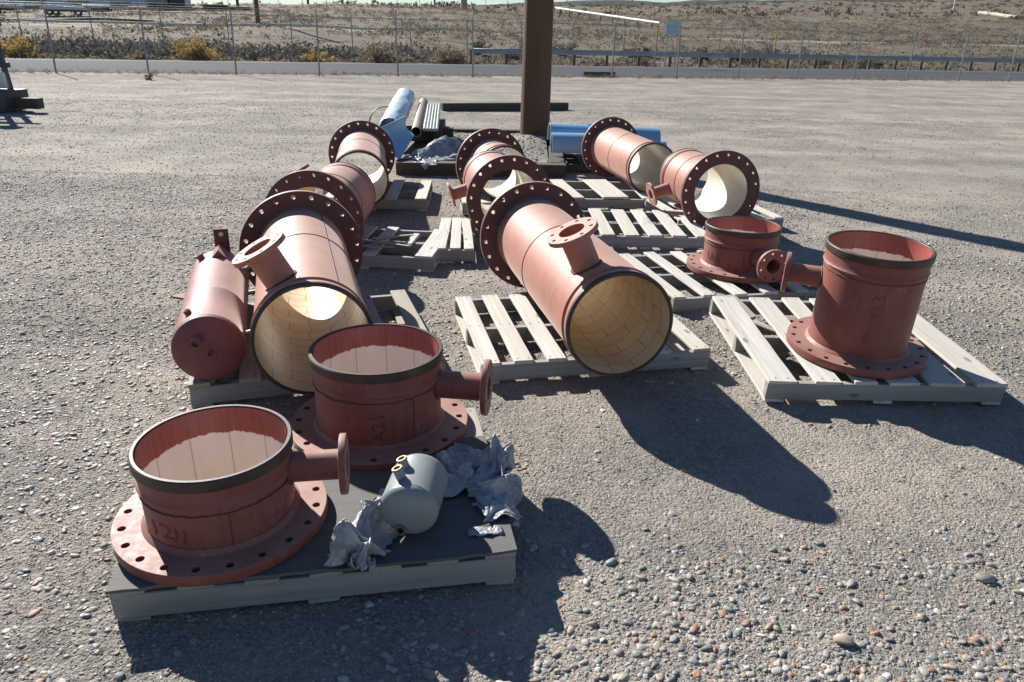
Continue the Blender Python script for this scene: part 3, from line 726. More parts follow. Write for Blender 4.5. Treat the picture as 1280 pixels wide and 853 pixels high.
def spool(label, loc, z, H, k=1.0, noz=None, tilt=(0, 0), mark=None, seam_az=None):
    t = thing('pipe_spool', label, 'pipe', (loc[0], loc[1], z), 0, 'short upright red pipe spools', rot=(R(tilt[0]), R(tilt[1]), 0))
    I = Matrix.Identity(4)
    pipe_body(t, I, H, 'spool_lining', mat='oxide_spool', fmat='oxide_spool', seam=None, long_az=None, k=k, spool=True, holeph=.1)
    if noz: add_nozzle(t, I, R(noz[0]), noz[1], noz[2], 'small', 'oxide_spool', pr=PR * k - .012, k=min(k, 1.0) ** 1.3)
    rr = PR * k - .012
    if seam_az is not None:
        pts = [((rr) * math.cos(R(seam_az)), (rr) * math.sin(R(seam_az)), .05 + (H - .18) * i / 14) for i in range(15)]
        G().tube(pts, .0026, 5).build('weld_seam', M['weld'], t)
    if mark:
        for (body, size, az, zz, rot, sx) in mark: curved_text(t, I, body, size, R(az), zz, rr, R(rot), sx=sx)
    return t
spool('short wide red spool in front, nearest the camera at bottom left', (-.950, 2.058), PLY + .003, .300, .915, noz=(9, .182, .415), tilt=(0.4, 0), mark=[('12', .075, -118, .10, 0, 1.4), ('1', .075, -103, .096, 0, 1.2), ('1', .075, -96, .094, 0, 1.2)], seam_az=-62)
spool('red spool behind the grey tank with its nozzle pointing right', (-.545, 2.735), DECK + .002, .36, .995, noz=(-6, .215, .460), tilt=(0, 0), mark=[('A21', .075, -80, .13, 90, 1.0)], seam_az=-48)
spool('tallest red spool, on the right pallet, marked 163 with an arrow', (1.835, 3.665), DECK + .026, .575, .95, noz=(160, .365, .425), tilt=(3.0, .4),
      mark=[('163', .085, -103, .33, 90, 1.0), ('I', .075, -109, .165, 0, 1.0), ('V', .06, -109, .145, 0, 1.3)])
spool('short red spool behind the tallest one, nozzle flange towards the camera', (1.62, 5.175), DECK + .002, .325, .982, noz=(-77, .148, .45), tilt=(0, 0), mark=[('1A41', .085, -150, .115, 0, .8)], seam_az=-100)

# ------------------------------------------------------------------ maroon tank
def maroon_tank():
    t = thing('pressure_tank', 'maroon cylindrical tank with lifting lugs lying left of the big pipes', 'tank', (-1.40, 3.13, 0), math.atan2(1.06, -.34))
    Rt, L = .160, 1.12; zc = DECK + Rt + .004
    Mx = Matrix.Translation((0, 0, zc)) @ Matrix.Rotation(R(90), 4, 'Y')     # lathe z -> local x (away from the camera)
    prof = [(0, -.030)] + [(Rt * math.sin(R(a)) ** .8, -.030 * math.cos(R(a)) ) for a in range(10, 90, 10)] + [(Rt, .0), (Rt, .012), (Rt + .002, .016), (Rt, .020), (Rt, .42), (Rt + .0015, .425), (Rt, .43), (Rt, L)]
    prof += [(Rt * math.cos(R(a)), L + .085 * math.sin(R(a))) for a in range(10, 90, 10)] + [(0, L + .085)]
    G().lathe(prof, 64, Mx).build('shell', M['maroon'], t, 40)
    def stub(name, x, az, r, l, mat='maroon', bore=True):
        D = Vector((0, math.sin(R(az)), math.cos(R(az)))); q = D.to_track_quat('Z', 'Y').to_matrix().to_4x4()
        g = G(); N = Matrix.Translation((x, 0, zc)) @ q
        g.lathe([(0, Rt - .01), (r, Rt - .01), (r, Rt + l), (r * .72, Rt + l), (r * .72, Rt + l - .012), (0, Rt + l - .012)], 20, N); g.build(name, M[mat], t)
    # fittings on the near head
    for (y, z, r, l, nm) in ((.045, .055, .024, .05, 'coupling'), (-.005, -.012, .013, .022, 'drain_plug')):
        N = Matrix.Translation((-.02, y, zc + z)) @ Matrix.Rotation(R(-90), 4, 'Y')
        G().lathe([(0, 0), (r, 0), (r, l), (r * .7, l), (r * .7, l - .015), (0, l - .015)], 22, N).build(nm, M['maroon'], t)
    stub('coupling', .10, 28, .016, .022); stub('coupling', 1.03, 30, .020, .03); stub('valve_stub', .10, -82, .010, .06, 'steel'); stub('valve_stub', .95, -60, .010, .05, 'steel'); stub('valve_stub', .72, -84, .012, .05, 'steel')
    # lifting lug at the far head: angled gusset and drilled plate
    Lp = Matrix.Translation((L + .015, .0, zc + Rt + .045)) @ Matrix.Rotation(R(-90), 4, 'Y') @ Matrix.Rotation(R(90), 4, 'Z')
    g = G(); g.box((.082, .15, .012), (0, 0, 0), Matrix.Translation((L + .03, -.03, zc + Rt + .045)) @ Matrix.Rotation(R(90), 4, 'Y') @ Matrix.Rotation(R(90), 4, 'Z'), .003); lug = g.build('lifting_lug', M['oxide_shaded'], t)
    G().lathe([(0, 0), (.013, 0), (.013, .002), (0, .002)], 18, Matrix.Translation((L + .0225, -.03, zc + Rt + .09)) @ Matrix.Rotation(R(-90), 4, 'Y')).build('lug_hole', M['cut_edge'], lug)
    g = G(); g.poly([(-.048, 0), (.048, 0), (0, .055)], .17, Matrix.Translation((L - .15, -.015, zc + Rt - .014)) @ Matrix.Rotation(R(90), 4, 'Z') @ Matrix.Rotation(R(90), 4, 'X')); g.build('gusset', M['maroon'], t)
    # side bracket (left) : triangular plate
    g = G(); g.poly([(0, 0), (.11, 0), (.02, .075)], .01, Matrix.Translation((.62, Rt - .012, zc + .035)) @ Matrix.Rotation(R(10), 4, 'X')); g.build('bracket', M['maroon'], t)
    return t
maroon_tank()

# ------------------------------------------------------------------ grey tank and its wrapping
def grey_tank():
    yaw = 84; t = thing('grey_tank', 'small grey round-ended tank lying in torn bubble wrap', 'tank', (-.318, 1.985, PLY), R(yaw))
    Rt, L = .095, .165; zc = Rt + .012
    Mx = Matrix.Translation((0, 0, zc)) @ Matrix.Rotation(R(86), 4, 'Y')
    prof = [(0, -.045)] + [(Rt * math.sin(R(a)), -.045 * math.cos(R(a))) for a in range(8, 90, 8)] + [(Rt, 0), (Rt, .004), (Rt + .0012, .007), (Rt, .010), (Rt, L)]
    prof += [(Rt * math.cos(R(a)), L + .045 * math.sin(R(a))) for a in range(10, 90, 10)] + [(0, L + .045)]
    G().lathe(prof, 56, Mx).build('shell', M['grey_paint'], t, 40)
    for x in (.040, .098):
        N = Matrix.Translation((x, 0, zc)) @ Matrix.Rotation(R(-20), 4, 'X')
        p_ = G().lathe([(.0105, Rt - .004), (.016, Rt - .004), (.016, Rt + .030), (.0185, Rt + .031), (.0185, Rt + .036), (.0125, Rt + .036), (.0125, Rt + .008), (0, Rt + .008)], 24, N).build('port', M['grey_paint'], t)
        G().lathe([(.0120, Rt + .0362), (.0180, Rt + .0362), (.0172, Rt + .0385), (.0125, Rt + .0385)], 24, N, closed=True).build('port_rim', M['gold'], p_)
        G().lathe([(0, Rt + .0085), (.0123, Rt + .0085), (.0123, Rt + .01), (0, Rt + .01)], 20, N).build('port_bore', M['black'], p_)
    N = Matrix.Translation((-.034, .018, zc - .052)) @ Matrix.Rotation(R(-90), 4, 'Y')
    p_ = G().lathe([(.012, -.02), (.018, -.02), (.018, .014), (.012, .014)], 24, N, closed=True).build('port', M['gold'], t)
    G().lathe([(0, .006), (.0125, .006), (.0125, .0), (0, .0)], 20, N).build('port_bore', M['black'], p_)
    # stuck label
    g = G(); vs = []; fs = []
    for i in range(7):
        a = R(-66 + i * 3.2)
        for x in (.105, .145): vs.append((x, (Rt + .001) * math.sin(a), zc + (Rt + .001) * math.cos(a)))
    for i in range(6): fs.append((2 * i, 2 * i + 1, 2 * i + 3, 2 * i + 2))
    g.add(vs, fs); g.build('label', M['whitepaint'], t)
grey_tank()

def draped(name, label, points, shape, origin, mat, thick=.0012, cat='sheet'):
    """a draped, crumpled sheet from a grid of points (half millimetres from the origin)"""
    V = np.array(points, float).reshape(-1, 3) / 2000 + np.array(origin); I = np.arange(shape[0] * shape[1]).reshape(shape)
    Q = np.stack([I[:-1, :-1], I[1:, :-1], I[1:, 1:], I[:-1, 1:]], -1).reshape(-1, 4)
    o = link(name, np_mesh(name, V, Q), M[mat], None, 42)
    sb = o.modifiers.new('smooth', 'SUBSURF'); sb.levels = sb.render_levels = 2
    md = o.modifiers.new('thickness', 'SOLIDIFY'); md.thickness = thick; md.offset = 0
    return tag(o, label, cat)
wrap_points = [
354, 53, 56, 297, 72, 91, 300, 57, 89, 306, 77, 128, 295, 127, 142, 297, 130, 171, 312, 102, 180, 325, 86, 213, 321, 110, 222, 311, 113, 230, 319, 86, 231, 322, 63, 226, 316, 43, 216, 316, 48, 249, 283, 65, 212, 277, 60, 235, 264, 38, 189, 249, 18, 178, 220, 42, 159, 212, 14, 145, 221, 15, 90, 226, 25, 72, 336, 41, 71, 316, 70, 65,
303, 85, 84, 306, 64, 114, 298, 95, 115, 289, 126, 148, 300, 116, 150, 302, 83, 143, 298, 80, 185, 282, 80, 152, 286, 85, 198, 275, 55, 170, 291, 39, 184, 282, 35, 195, 266, 51, 181, 236, 60, 166, 242, 49, 174, 219, 23, 130, 196, 43, 126, 201, 13, 131, 218, -8, 76, 244, -4, 67, 302, 30, 55, 297, 42, 62, 299, 63, 80, 292, 91, 88,
288, 75, 93, 288, 77, 118, 280, 75, 129, 286, 62, 129, 303, 57, 130, 290, 45, 130, 277, 48, 127, 264, 58, 125, 261, 45, 145, 271, 30, 153, 249, 33, 139, 235, 60, 116, 230, 43, 114, 220, 36, 116, 208, 61, 118, 199, 44, 99, 199, 8, 103, 217, 31, 88, 342, 70, 14, 336, 49, 40, 321, 73, 41, 302, 73, 59, 287, 90, 69, 276, 85, 84,
279, 64, 82, 275, 50, 76, 282, 28, 78, 288, 13, 94, 273, 4, 85, 265, 11, 99, 267, 31, 95, 252, 22, 97, 234, 22, 90, 242, 46, 94, 238, 68, 103, 217, 56, 92, 192, 84, 79, 185, 67, 87, 199, 44, 79, 181, 20, 81, 327, 133, 21, 344, 98, 30, 334, 82, 61, 325, 89, 41, 314, 67, 35, 305, 54, 48, 293, 47, 44, 278, 42, 34,
262, 34, 17, 252, 30, 25, 265, 29, 78, 247, 29, 46, 238, 29, 59, 243, 52, 63, 226, 56, 56, 222, 52, 72, 207, 89, 61, 198, 84, 84, 206, 68, 52, 202, 60, 79, 188, 71, 72, 181, 45, 86, 331, 146, 41, 325, 135, 46, 320, 112, 56, 313, 98, 51, 304, 97, 27, 294, 66, 40, 295, 68, 15, 282, 54, 21, 266, 58, 16, 258, 51, 33,
249, 71, 42, 240, 48, 38, 223, 40, 34, 221, 60, 32, 228, 76, 55, 218, 95, 57, 211, 107, 59, 198, 106, 66, 201, 96, 39, 209, 56, 44, 206, 31, 50, 211, 49, 50, 299, 167, 31, 317, 171, 42, 314, 144, 53, 315, 122, 39, 296, 107, 29, 298, 88, 45, 287, 88, 35, 286, 64, 38, 265, 60, 36, 255, 106, 27, 237, 93, 34, 227, 90, 42,
234, 70, 20, 214, 98, 29, 214, 103, 40, 202, 116, 39, 198, 106, 36, 189, 96, 47, 191, 71, 49, 189, 54, 41, 187, 37, 59, 197, 25, 70, 295, 136, 30, 297, 159, 35, 305, 143, 33, 301, 119, 45, 305, 101, 58, 284, 94, 58, 281, 76, 53, 267, 74, 38, 266, 61, 56, 244, 78, 55, 249, 102, 56, 238, 112, 58, 232, 109, 29, 221, 115, 35,
212, 123, 33, 195, 125, 21, 183, 115, 40, 172, 105, 37, 192, 93, 64, 181, 85, 51, 177, 63, 68, 181, 42, 61, 287, 157, 33, 275, 144, 54, 291, 129, 55, 296, 129, 78, 308, 109, 81, 289, 100, 93, 267, 92, 87, 271, 75, 89, 256, 90, 83, 235, 77, 90, 250, 94, 77, 230, 94, 90, 225, 94, 70, 221, 116, 68, 211, 110, 95, 202, 129, 74,
203, 118, 75, 181, 115, 65, 174, 107, 57, 167, 98, 54, 181, 92, 64, 168, 79, 68, 283, 145, 19, 282, 129, 28, 275, 125, 69, 277, 127, 85, 295, 116, 71, 282, 122, 100, 281, 91, 119, 257, 85, 106, 254, 68, 118, 236, 75, 121, 245, 99, 105, 224, 95, 114, 215, 79, 124, 201, 79, 123, 187, 102, 111, 177, 98, 102, 181, 85, 99, 175, 66, 86,
170, 78, 94, 150, 95, 77, 150, 81, 70, 149, 88, 62, 265, 137, 54, 265, 107, 47, 273, 105, 91, 261, 127, 101, 266, 130, 123, 263, 117, 121, 272, 90, 152, 261, 80, 142, 250, 87, 142, 240, 70, 175, 221, 70, 171, 213, 80, 177, 197, 84, 171, 203, 60, 162, 188, 77, 169, 181, 71, 153, 177, 58, 149, 170, 46, 144, 153, 47, 110, 146, 64, 116,
145, 61, 101, 161, 62, 52, 318, 148, 93, 271, 139, 90, 255, 117, 76, 247, 104, 130, 243, 123, 164, 264, 117, 166, 259, 89, 187, 247, 68, 219, 228, 66, 230, 217, 79, 205, 210, 63, 233, 203, 48, 220, 196, 40, 195, 178, 47, 205, 161, 45, 186, 149, 72, 186, 145, 71, 161, 141, 59, 131, 113, 42, 135, 84, 59, 112, 69, 56, 79, 49, 45, 44,
259, 143, 84, 244, 123, 67, 230, 103, 106, 224, 100, 146, 245, 102, 197, 248, 104, 221, 247, 84, 232, 229, 82, 241, 216, 72, 255, 201, 63, 273, 188, 77, 263, 177, 57, 271, 179, 38, 280, 164, 31, 253, 143, 29, 246, 136, 36, 201, 121, 56, 200, 110, 55, 169, 127, 81, 142, 130, 72, 125, 104, 75, 75, 81, 71, 23, 251, 137, 31, 248, 136, 106,
217, 117, 112, 234, 120, 173, 228, 94, 197, 223, 106, 243, 229, 112, 266, 218, 97, 292, 207, 87, 317, 200, 71, 322, 181, 74, 328, 170, 61, 327, 159, 53, 310, 143, 50, 292, 131, 56, 267, 114, 32, 262, 95, 33, 239, 75, 48, 211, 70, 79, 169, 95, 83, 102, 45, 72, 94, 1, 62, 44, 219, 127, 73, 220, 131, 127, 200, 108, 137, 220, 115, 198,
207, 98, 211, 210, 90, 261, 211, 98, 287, 202, 108, 314, 203, 93, 357, 186, 87, 348, 174, 82, 353, 168, 89, 334, 159, 77, 346, 139, 73, 304, 127, 57, 318, 119, 63, 267, 104, 66, 233, 79, 83, 221, 61, 97, 188, 52, 87, 155, 88, 86, 90, 60, 79, 27, 220, 137, 54, 201, 127, 102, 198, 122, 170, 213, 119, 218, 214, 104, 241, 196, 107, 289,
189, 94, 282, 186, 83, 322, 188, 100, 337, 177, 125, 347, 175, 121, 359, 156, 92, 364, 134, 84, 335, 125, 70, 342, 109, 69, 333, 98, 73, 307, 92, 84, 271, 106, 87, 200, 95, 94, 178, 84, 93, 127, 83, 95, 65, 27, 81, 55, 202, 139, 71, 218, 141, 126, 222, 131, 164, 199, 135, 187, 201, 124, 226, 200, 130, 275, 190, 121, 287, 177, 114, 331,
167, 105, 327, 158, 109, 342, 145, 129, 347, 146, 108, 337, 143, 102, 356, 119, 103, 326, 122, 98, 298, 102, 101, 310, 119, 98, 261, 138, 93, 200, 124, 86, 190, 115, 93, 115, 121, 99, 101, 70, 102, 76, 254, 146, 44, 247, 146, 91, 243, 144, 134, 228, 135, 196, 230, 130, 227, 226, 128, 275, 214, 133, 289, 205, 143, 300, 183, 140, 318, 163, 141, 328,
164, 129, 314, 164, 103, 314, 147, 90, 308, 145, 111, 323, 130, 120, 287, 117, 120, 274, 109, 115, 221, 107, 104, 211, 116, 101, 176, 147, 99, 125, 87, 104, 121, 24, 96, 94, 287, 160, 56, 279, 152, 100, 271, 143, 123, 259, 141, 173, 254, 117, 211, 249, 137, 229, 223, 150, 260, 206, 148, 267, 177, 150, 291, 178, 133, 272, 153, 129, 283, 149, 119, 276,
167, 101, 258, 150, 91, 257, 144, 107, 245, 143, 129, 248, 136, 127, 209, 133, 127, 182, 160, 113, 174, 148, 108, 163, 125, 110, 95, 98, 107, 97, 358, 145, 81, 328, 159, 61, 313, 156, 108, 299, 147, 140, 285, 149, 181, 262, 154, 182, 238, 150, 201, 203, 137, 234, 209, 158, 235, 192, 145, 239, 174, 146, 255, 186, 141, 221, 175, 119, 235, 185, 91, 221,
173, 92, 211, 170, 117, 191, 163, 140, 182, 152, 148, 169, 156, 128, 147, 122, 122, 124, 98, 118, 100, 135, 108, 53, 381, 154, 36, 340, 156, 97, 327, 152, 133, 321, 157, 148, 309, 172, 154, 285, 168, 171, 259, 167, 190, 252, 154, 168, 226, 150, 179, 207, 146, 185, 188, 152, 169, 172, 136, 196, 188, 127, 183, 191, 111, 186, 186, 100, 147, 175, 106, 151,
169, 125, 151, 169, 143, 124, 157, 137, 112, 138, 118, 77, 127, 120, 61, 116, 130, 96, 402, 158, 74, 375, 153, 93, 357, 177, 102, 337, 181, 106, 311, 166, 122, 293, 171, 131, 279, 158, 130, 260, 174, 140, 240, 169, 140, 221, 165, 138, 208, 153, 122, 203, 139, 129, 195, 138, 112, 183, 124, 110, 176, 129, 119, 169, 119, 97, 159, 107, 84, 155, 123, 77,
146, 128, 71, 150, 126, 58, 161, 109, 69, 140, 116, 54, 357, 168, 72, 349, 166, 82, 341, 185, 83, 330, 170, 81, 315, 177, 95, 310, 165, 84, 296, 181, 90, 279, 165, 106, 266, 159, 93, 249, 154, 83, 225, 152, 87, 210, 164, 78, 206, 162, 62, 196, 151, 80, 197, 137, 55, 191, 129, 46, 182, 133, 60, 182, 124, 52, 171, 134, 51, 175, 117, 33,
160, 110, 18, 164, 108, 24, 449, 181, 62, 411, 170, 59, 379, 165, 55, 348, 163, 46, 325, 174, 57, 307, 182, 66, 297, 169, 68, 280, 175, 50, 271, 192, 50, 260, 182, 39, 239, 165, 50, 231, 147, 42, 220, 141, 30, 207, 139, 25, 192, 140, 18, 172, 139, 22, 158, 148, 43, 157, 143, 18, 143, 133, 40, 123, 132, 63, 97, 124, 72, 65, 117, 88,
377, 187, 84, 358, 184, 66, 347, 180, 50, 335, 182, 35, 323, 198, 48, 328, 169, 28, 310, 184, 37, 298, 188, 55, 293, 170, 40, 282, 161, 31, 255, 148, 34, 226, 167, 17, 210, 180, 28, 199, 176, 31, 196, 158, 42, 184, 171, 27, 185, 147, 32, 169, 160, 39, 162, 148, 56, 135, 126, 31, 115, 128, 39, 97, 123, 32, 367, 186, 48, 360, 202, 48,
356, 182, 22, 347, 200, 41, 339, 189, 22, 321, 195, 28, 307, 207, 42, 301, 187, 29, 286, 180, 23, 268, 180, 18, 252, 183, 24, 238, 177, 39, 229, 190, 39, 221, 163, 47, 206, 173, 45, 192, 157, 57, 174, 176, 48, 160, 146, 65, 140, 141, 58, 117, 147, 48, 114, 157, 34, 98, 157, 33, 389, 190, 55, 380, 197, 32, 358, 212, 47, 351, 210, 20,
334, 218, 31, 319, 220, 32, 312, 211, 21, 294, 208, 22, 279, 207, 23, 266, 195, 27, 262, 194, 41, 251, 195, 60, 239, 177, 73, 214, 185, 88, 194, 177, 90, 175, 177, 65, 164, 168, 83, 149, 167, 73, 130, 172, 64, 105, 167, 52, 99, 147, 74, 69, 141, 77, 376, 241, 22, 355, 245, 35, 345, 250, 28, 335, 248, 24, 322, 254, 32, 307, 262, 21,
298, 250, 22, 285, 247, 23, 270, 254, 33, 270, 232, 41, 254, 253, 68, 242, 224, 70, 223, 224, 84, 206, 200, 70, 198, 204, 90, 179, 211, 99, 171, 206, 81, 157, 202, 68, 146, 186, 49, 134, 185, 56, 112, 180, 59, 90, 172, 47, 367, 269, 51, 378, 269, 34, 354, 279, 30, 328, 295, 37, 316, 301, 25, 292, 317, 45, 285, 297, 33, 272, 309, 52,
266, 295, 56, 255, 292, 64, 241, 296, 76, 230, 287, 82, 218, 267, 88, 204, 254, 102, 187, 254, 91, 173, 261, 106, 175, 236, 76, 159, 237, 62, 141, 232, 49, 115, 218, 56, 86, 204, 70, 76, 195, 92, 408, 303, 21, 353, 319, 22, 366, 308, 41, 340, 318, 29, 302, 336, 33, 279, 343, 39, 266, 344, 46, 253, 338, 49, 239, 343, 60, 231, 343, 71,
224, 332, 76, 215, 332, 88, 202, 317, 94, 210, 325, 119, 195, 312, 102, 178, 293, 95, 160, 283, 90, 172, 274, 71, 154, 266, 57, 134, 261, 53, 102, 248, 54, 74, 240, 45, 396, 351, 40, 380, 348, 22, 348, 360, 25, 317, 369, 32, 290, 373, 37, 273, 373, 44, 267, 378, 74, 258, 384, 105, 253, 379, 88, 240, 385, 93, 228, 388, 104, 215, 384, 113,
226, 382, 133, 205, 367, 123, 189, 365, 132, 180, 340, 136, 167, 334, 113, 169, 322, 87, 172, 304, 57, 141, 293, 46, 112, 288, 60, 47, 267, 26, 420, 369, 21, 364, 383, 21, 345, 387, 27, 303, 399, 35, 273, 409, 64, 261, 404, 61, 261, 417, 107, 249, 413, 111, 249, 414, 141, 235, 416, 150, 229, 408, 162, 226, 423, 143, 219, 414, 158, 214, 391, 165,
201, 388, 165, 176, 372, 154, 180, 362, 124, 172, 359, 110, 181, 336, 59, 155, 331, 42, 130, 328, 37, 77, 329, 26, 421, 391, 23, 389, 401, 24, 332, 418, 31, 301, 425, 37, 277, 429, 53, 270, 433, 111, 259, 444, 116, 262, 442, 152, 249, 445, 159, 272, 428, 174, 273, 413, 182, 250, 429, 183, 238, 435, 183, 216, 421, 165, 204, 423, 175, 193, 403, 177,
183, 395, 144, 182, 389, 125, 192, 371, 83, 177, 363, 45, 126, 366, 27, 63, 376, 21, 449, 439, 21, 383, 451, 22, 329, 459, 37, 292, 461, 40, 279, 459, 66, 291, 440, 109, 284, 444, 146, 276, 459, 157, 277, 438, 180, 267, 441, 195, 262, 425, 202, 259, 409, 210, 249, 410, 221, 235, 419, 224, 221, 424, 219, 195, 434, 188, 193, 428, 161, 204, 405, 111,
198, 401, 91, 197, 393, 56, 131, 396, 21, 90, 402, 38, 457, 451, 21, 388, 465, 22, 335, 474, 38, 309, 475, 32, 285, 476, 74, 302, 454, 104, 295, 459, 144, 294, 431, 177, 297, 443, 192, 286, 424, 197, 284, 419, 216, 272, 430, 223, 261, 435, 236, 252, 435, 215, 236, 444, 215, 214, 454, 194, 221, 434, 151, 212, 436, 136, 209, 429, 82, 188, 427, 36,
173, 427, 29, 97, 438, 21, 477, 517, 20, 402, 515, 21, 349, 509, 45, 309, 507, 35, 293, 497, 71, 320, 469, 108, 314, 452, 137, 309, 456, 168, 288, 468, 165, 285, 448, 200, 300, 434, 225, 273, 453, 206, 261, 453, 204, 246, 466, 197, 229, 474, 197, 239, 462, 179, 226, 464, 176, 225, 461, 115, 214, 465, 95, 192, 465, 24, 157, 481, 24, 95, 504, 21,
473, 529, 22, 410, 530, 22, 354, 523, 45, 319, 523, 33, 297, 513, 70, 308, 499, 97, 320, 484, 129, 297, 470, 139, 309, 467, 166, 308, 477, 184, 287, 482, 187, 277, 485, 201, 264, 490, 201, 250, 492, 202, 254, 488, 169, 238, 490, 168, 230, 490, 135, 223, 490, 111, 224, 489, 62, 213, 493, 29, 162, 513, 22, 110, 534, 21, 473, 545, 16, 415, 544, 20,
381, 541, 45, 348, 544, 32, 312, 545, 46, 312, 548, 71, 323, 498, 100, 318, 497, 130, 305, 513, 133, 291, 520, 149, 297, 518, 183, 280, 516, 187, 264, 522, 171, 259, 519, 149, 243, 515, 158, 228, 520, 138, 225, 519, 111, 223, 520, 88, 233, 520, 34, 201, 538, 26, 178, 551, 34, 126, 579, 21, 438, 553, 37, 441, 580, 23, 405, 574, 46, 354, 564, 30,
326, 569, 40, 328, 576, 59, 343, 557, 76, 340, 555, 100, 327, 548, 133, 322, 543, 107, 300, 538, 121, 284, 549, 118, 271, 574, 102, 251, 554, 119, 232, 553, 126, 246, 553, 88, 251, 543, 73, 251, 548, 39, 224, 564, 31, 184, 588, 23, 163, 599, 28, 112, 626, 21, 432, 596, 17, 421, 595, 48, 397, 596, 26, 384, 604, 33, 354, 607, 30, 349, 613, 46,
360, 586, 69, 349, 605, 75, 347, 562, 108, 332, 580, 109, 317, 592, 108, 294, 583, 121, 278, 613, 104, 256, 598, 100, 271, 593, 69, 273, 579, 54, 260, 587, 32, 236, 599, 31, 214, 609, 30, 194, 618, 35, 167, 635, 25, 161, 635, 43, 435, 618, 31, 414, 621, 19, 407, 627, 48, 395, 633, 33, 374, 638, 25, 371, 634, 46, 363, 653, 52, 377, 634, 67,
355, 642, 67, 339, 629, 71, 327, 637, 71, 304, 625, 75, 292, 641, 81, 293, 621, 72, 295, 627, 34, 273, 628, 28, 251, 629, 31, 227, 640, 33, 204, 649, 32, 184, 654, 38, 174, 655, 60, 138, 672, 45, 465, 633, 21, 427, 643, 24, 409, 655, 58, 395, 655, 39, 394, 672, 23, 386, 681, 35, 383, 672, 58, 370, 697, 66, 351, 677, 71, 356, 690, 47,
333, 670, 74, 340, 667, 48, 323, 668, 31, 306, 684, 22, 289, 653, 44, 268, 665, 27, 244, 674, 31, 222, 664, 46, 195, 688, 25, 179, 682, 55, 152, 690, 68, 114, 707, 67, 443, 678, 35, 432, 684, 46, 423, 692, 16, 416, 702, 21, 408, 694, 40, 400, 701, 48, 390, 718, 48, 387, 704, 21, 384, 710, 44, 358, 707, 66, 359, 708, 44, 348, 706, 28,
330, 694, 42, 312, 715, 26, 288, 681, 51, 265, 716, 20, 255, 700, 42, 232, 698, 38, 210, 702, 42, 186, 716, 30, 171, 718, 46, 158, 716, 68, 450, 712, 34, 444, 712, 22, 434, 716, 23, 433, 717, 41, 421, 725, 28, 409, 729, 24, 400, 734, 33, 385, 730, 29, 372, 736, 58, 368, 726, 45, 354, 730, 52, 343, 734, 21, 324, 728, 27, 311, 720, 53,
299, 717, 33, 281, 722, 43, 259, 725, 46, 244, 724, 20, 225, 728, 20, 208, 733, 27, 204, 732, 62, 180, 740, 50, 462, 721, 17, 453, 736, 38, 446, 738, 23, 435, 742, 19, 438, 745, 38, 423, 743, 41, 411, 760, 54, 395, 756, 49, 383, 743, 27, 368, 745, 23, 356, 749, 33, 351, 749, 58, 330, 749, 42, 312, 748, 53, 309, 741, 33, 289, 746, 32,
274, 750, 49, 262, 748, 26, 245, 754, 29, 235, 759, 50, 208, 762, 21, 209, 761, 43, 493, 750, 25, 481, 747, 16, 467, 759, 26, 453, 767, 38, 433, 767, 24, 437, 767, 44, 423, 777, 49, 409, 766, 35, 394, 779, 32, 384, 778, 49, 373, 775, 60, 355, 774, 49, 344, 787, 68, 331, 769, 45, 318, 776, 32, 300, 774, 29, 294, 776, 51, 282, 784, 39,
262, 785, 30, 249, 790, 45, 224, 794, 34, 210, 796, 44, 502, 749, 15, 493, 762, 16, 485, 770, 27, 468, 774, 25, 451, 775, 16, 445, 796, 38, 427, 806, 35, 416, 814, 47, 403, 812, 40, 396, 804, 57, 383, 829, 87, 369, 831, 68, 369, 816, 55, 355, 821, 45, 339, 817, 34, 333, 808, 50, 321, 816, 61, 314, 814, 44, 290, 814, 28, 275, 818, 26,
259, 823, 25, 243, 828, 20, 614, 744, 25, 573, 772, 20, 547, 810, 15, 507, 816, 15, 490, 843, 29, 467, 840, 37, 440, 830, 28, 447, 864, 68, 427, 866, 62, 412, 857, 75, 407, 867, 106, 390, 835, 78, 384, 851, 75, 377, 866, 70, 357, 861, 57, 357, 864, 84, 341, 866, 69, 338, 845, 38, 314, 856, 35, 300, 861, 57, 258, 874, 58, 207, 889, 57,
587, 825, 22, 570, 827, 16, 530, 836, 31, 513, 851, 18, 509, 872, 47, 488, 877, 52, 485, 861, 68, 472, 879, 70, 472, 885, 114, 457, 880, 131, 442, 885, 106, 418, 895, 96, 402, 896, 96, 397, 888, 125, 390, 887, 100, 385, 904, 105, 365, 891, 71, 365, 879, 53, 361, 871, 31, 347, 882, 29, 334, 893, 30, 298, 941, 21, 588, 851, 19, 563, 831, 61,
541, 840, 65, 542, 859, 28, 528, 898, 47, 514, 894, 66, 517, 886, 99, 501, 906, 104, 484, 914, 128, 486, 905, 157, 462, 915, 164, 441, 916, 162, 429, 921, 163, 414, 921, 138, 409, 951, 139, 413, 914, 98, 409, 925, 89, 403, 892, 66, 400, 884, 44, 358, 914, 24, 343, 929, 35, 306, 953, 52, 628, 855, 23, 589, 829, 40, 564, 844, 70, 561, 869, 32,
546, 915, 54, 544, 906, 85, 545, 912, 129, 526, 912, 154, 506, 919, 169, 490, 938, 186, 472, 944, 164, 464, 954, 191, 447, 960, 185, 438, 969, 171, 440, 978, 157, 447, 945, 135, 447, 935, 106, 447, 908, 84, 435, 906, 43, 424, 923, 29, 377, 964, 28, 353, 989, 42, 654, 830, 21, 613, 818, 28, 589, 864, 70, 577, 906, 34, 562, 924, 62, 562, 923, 109,
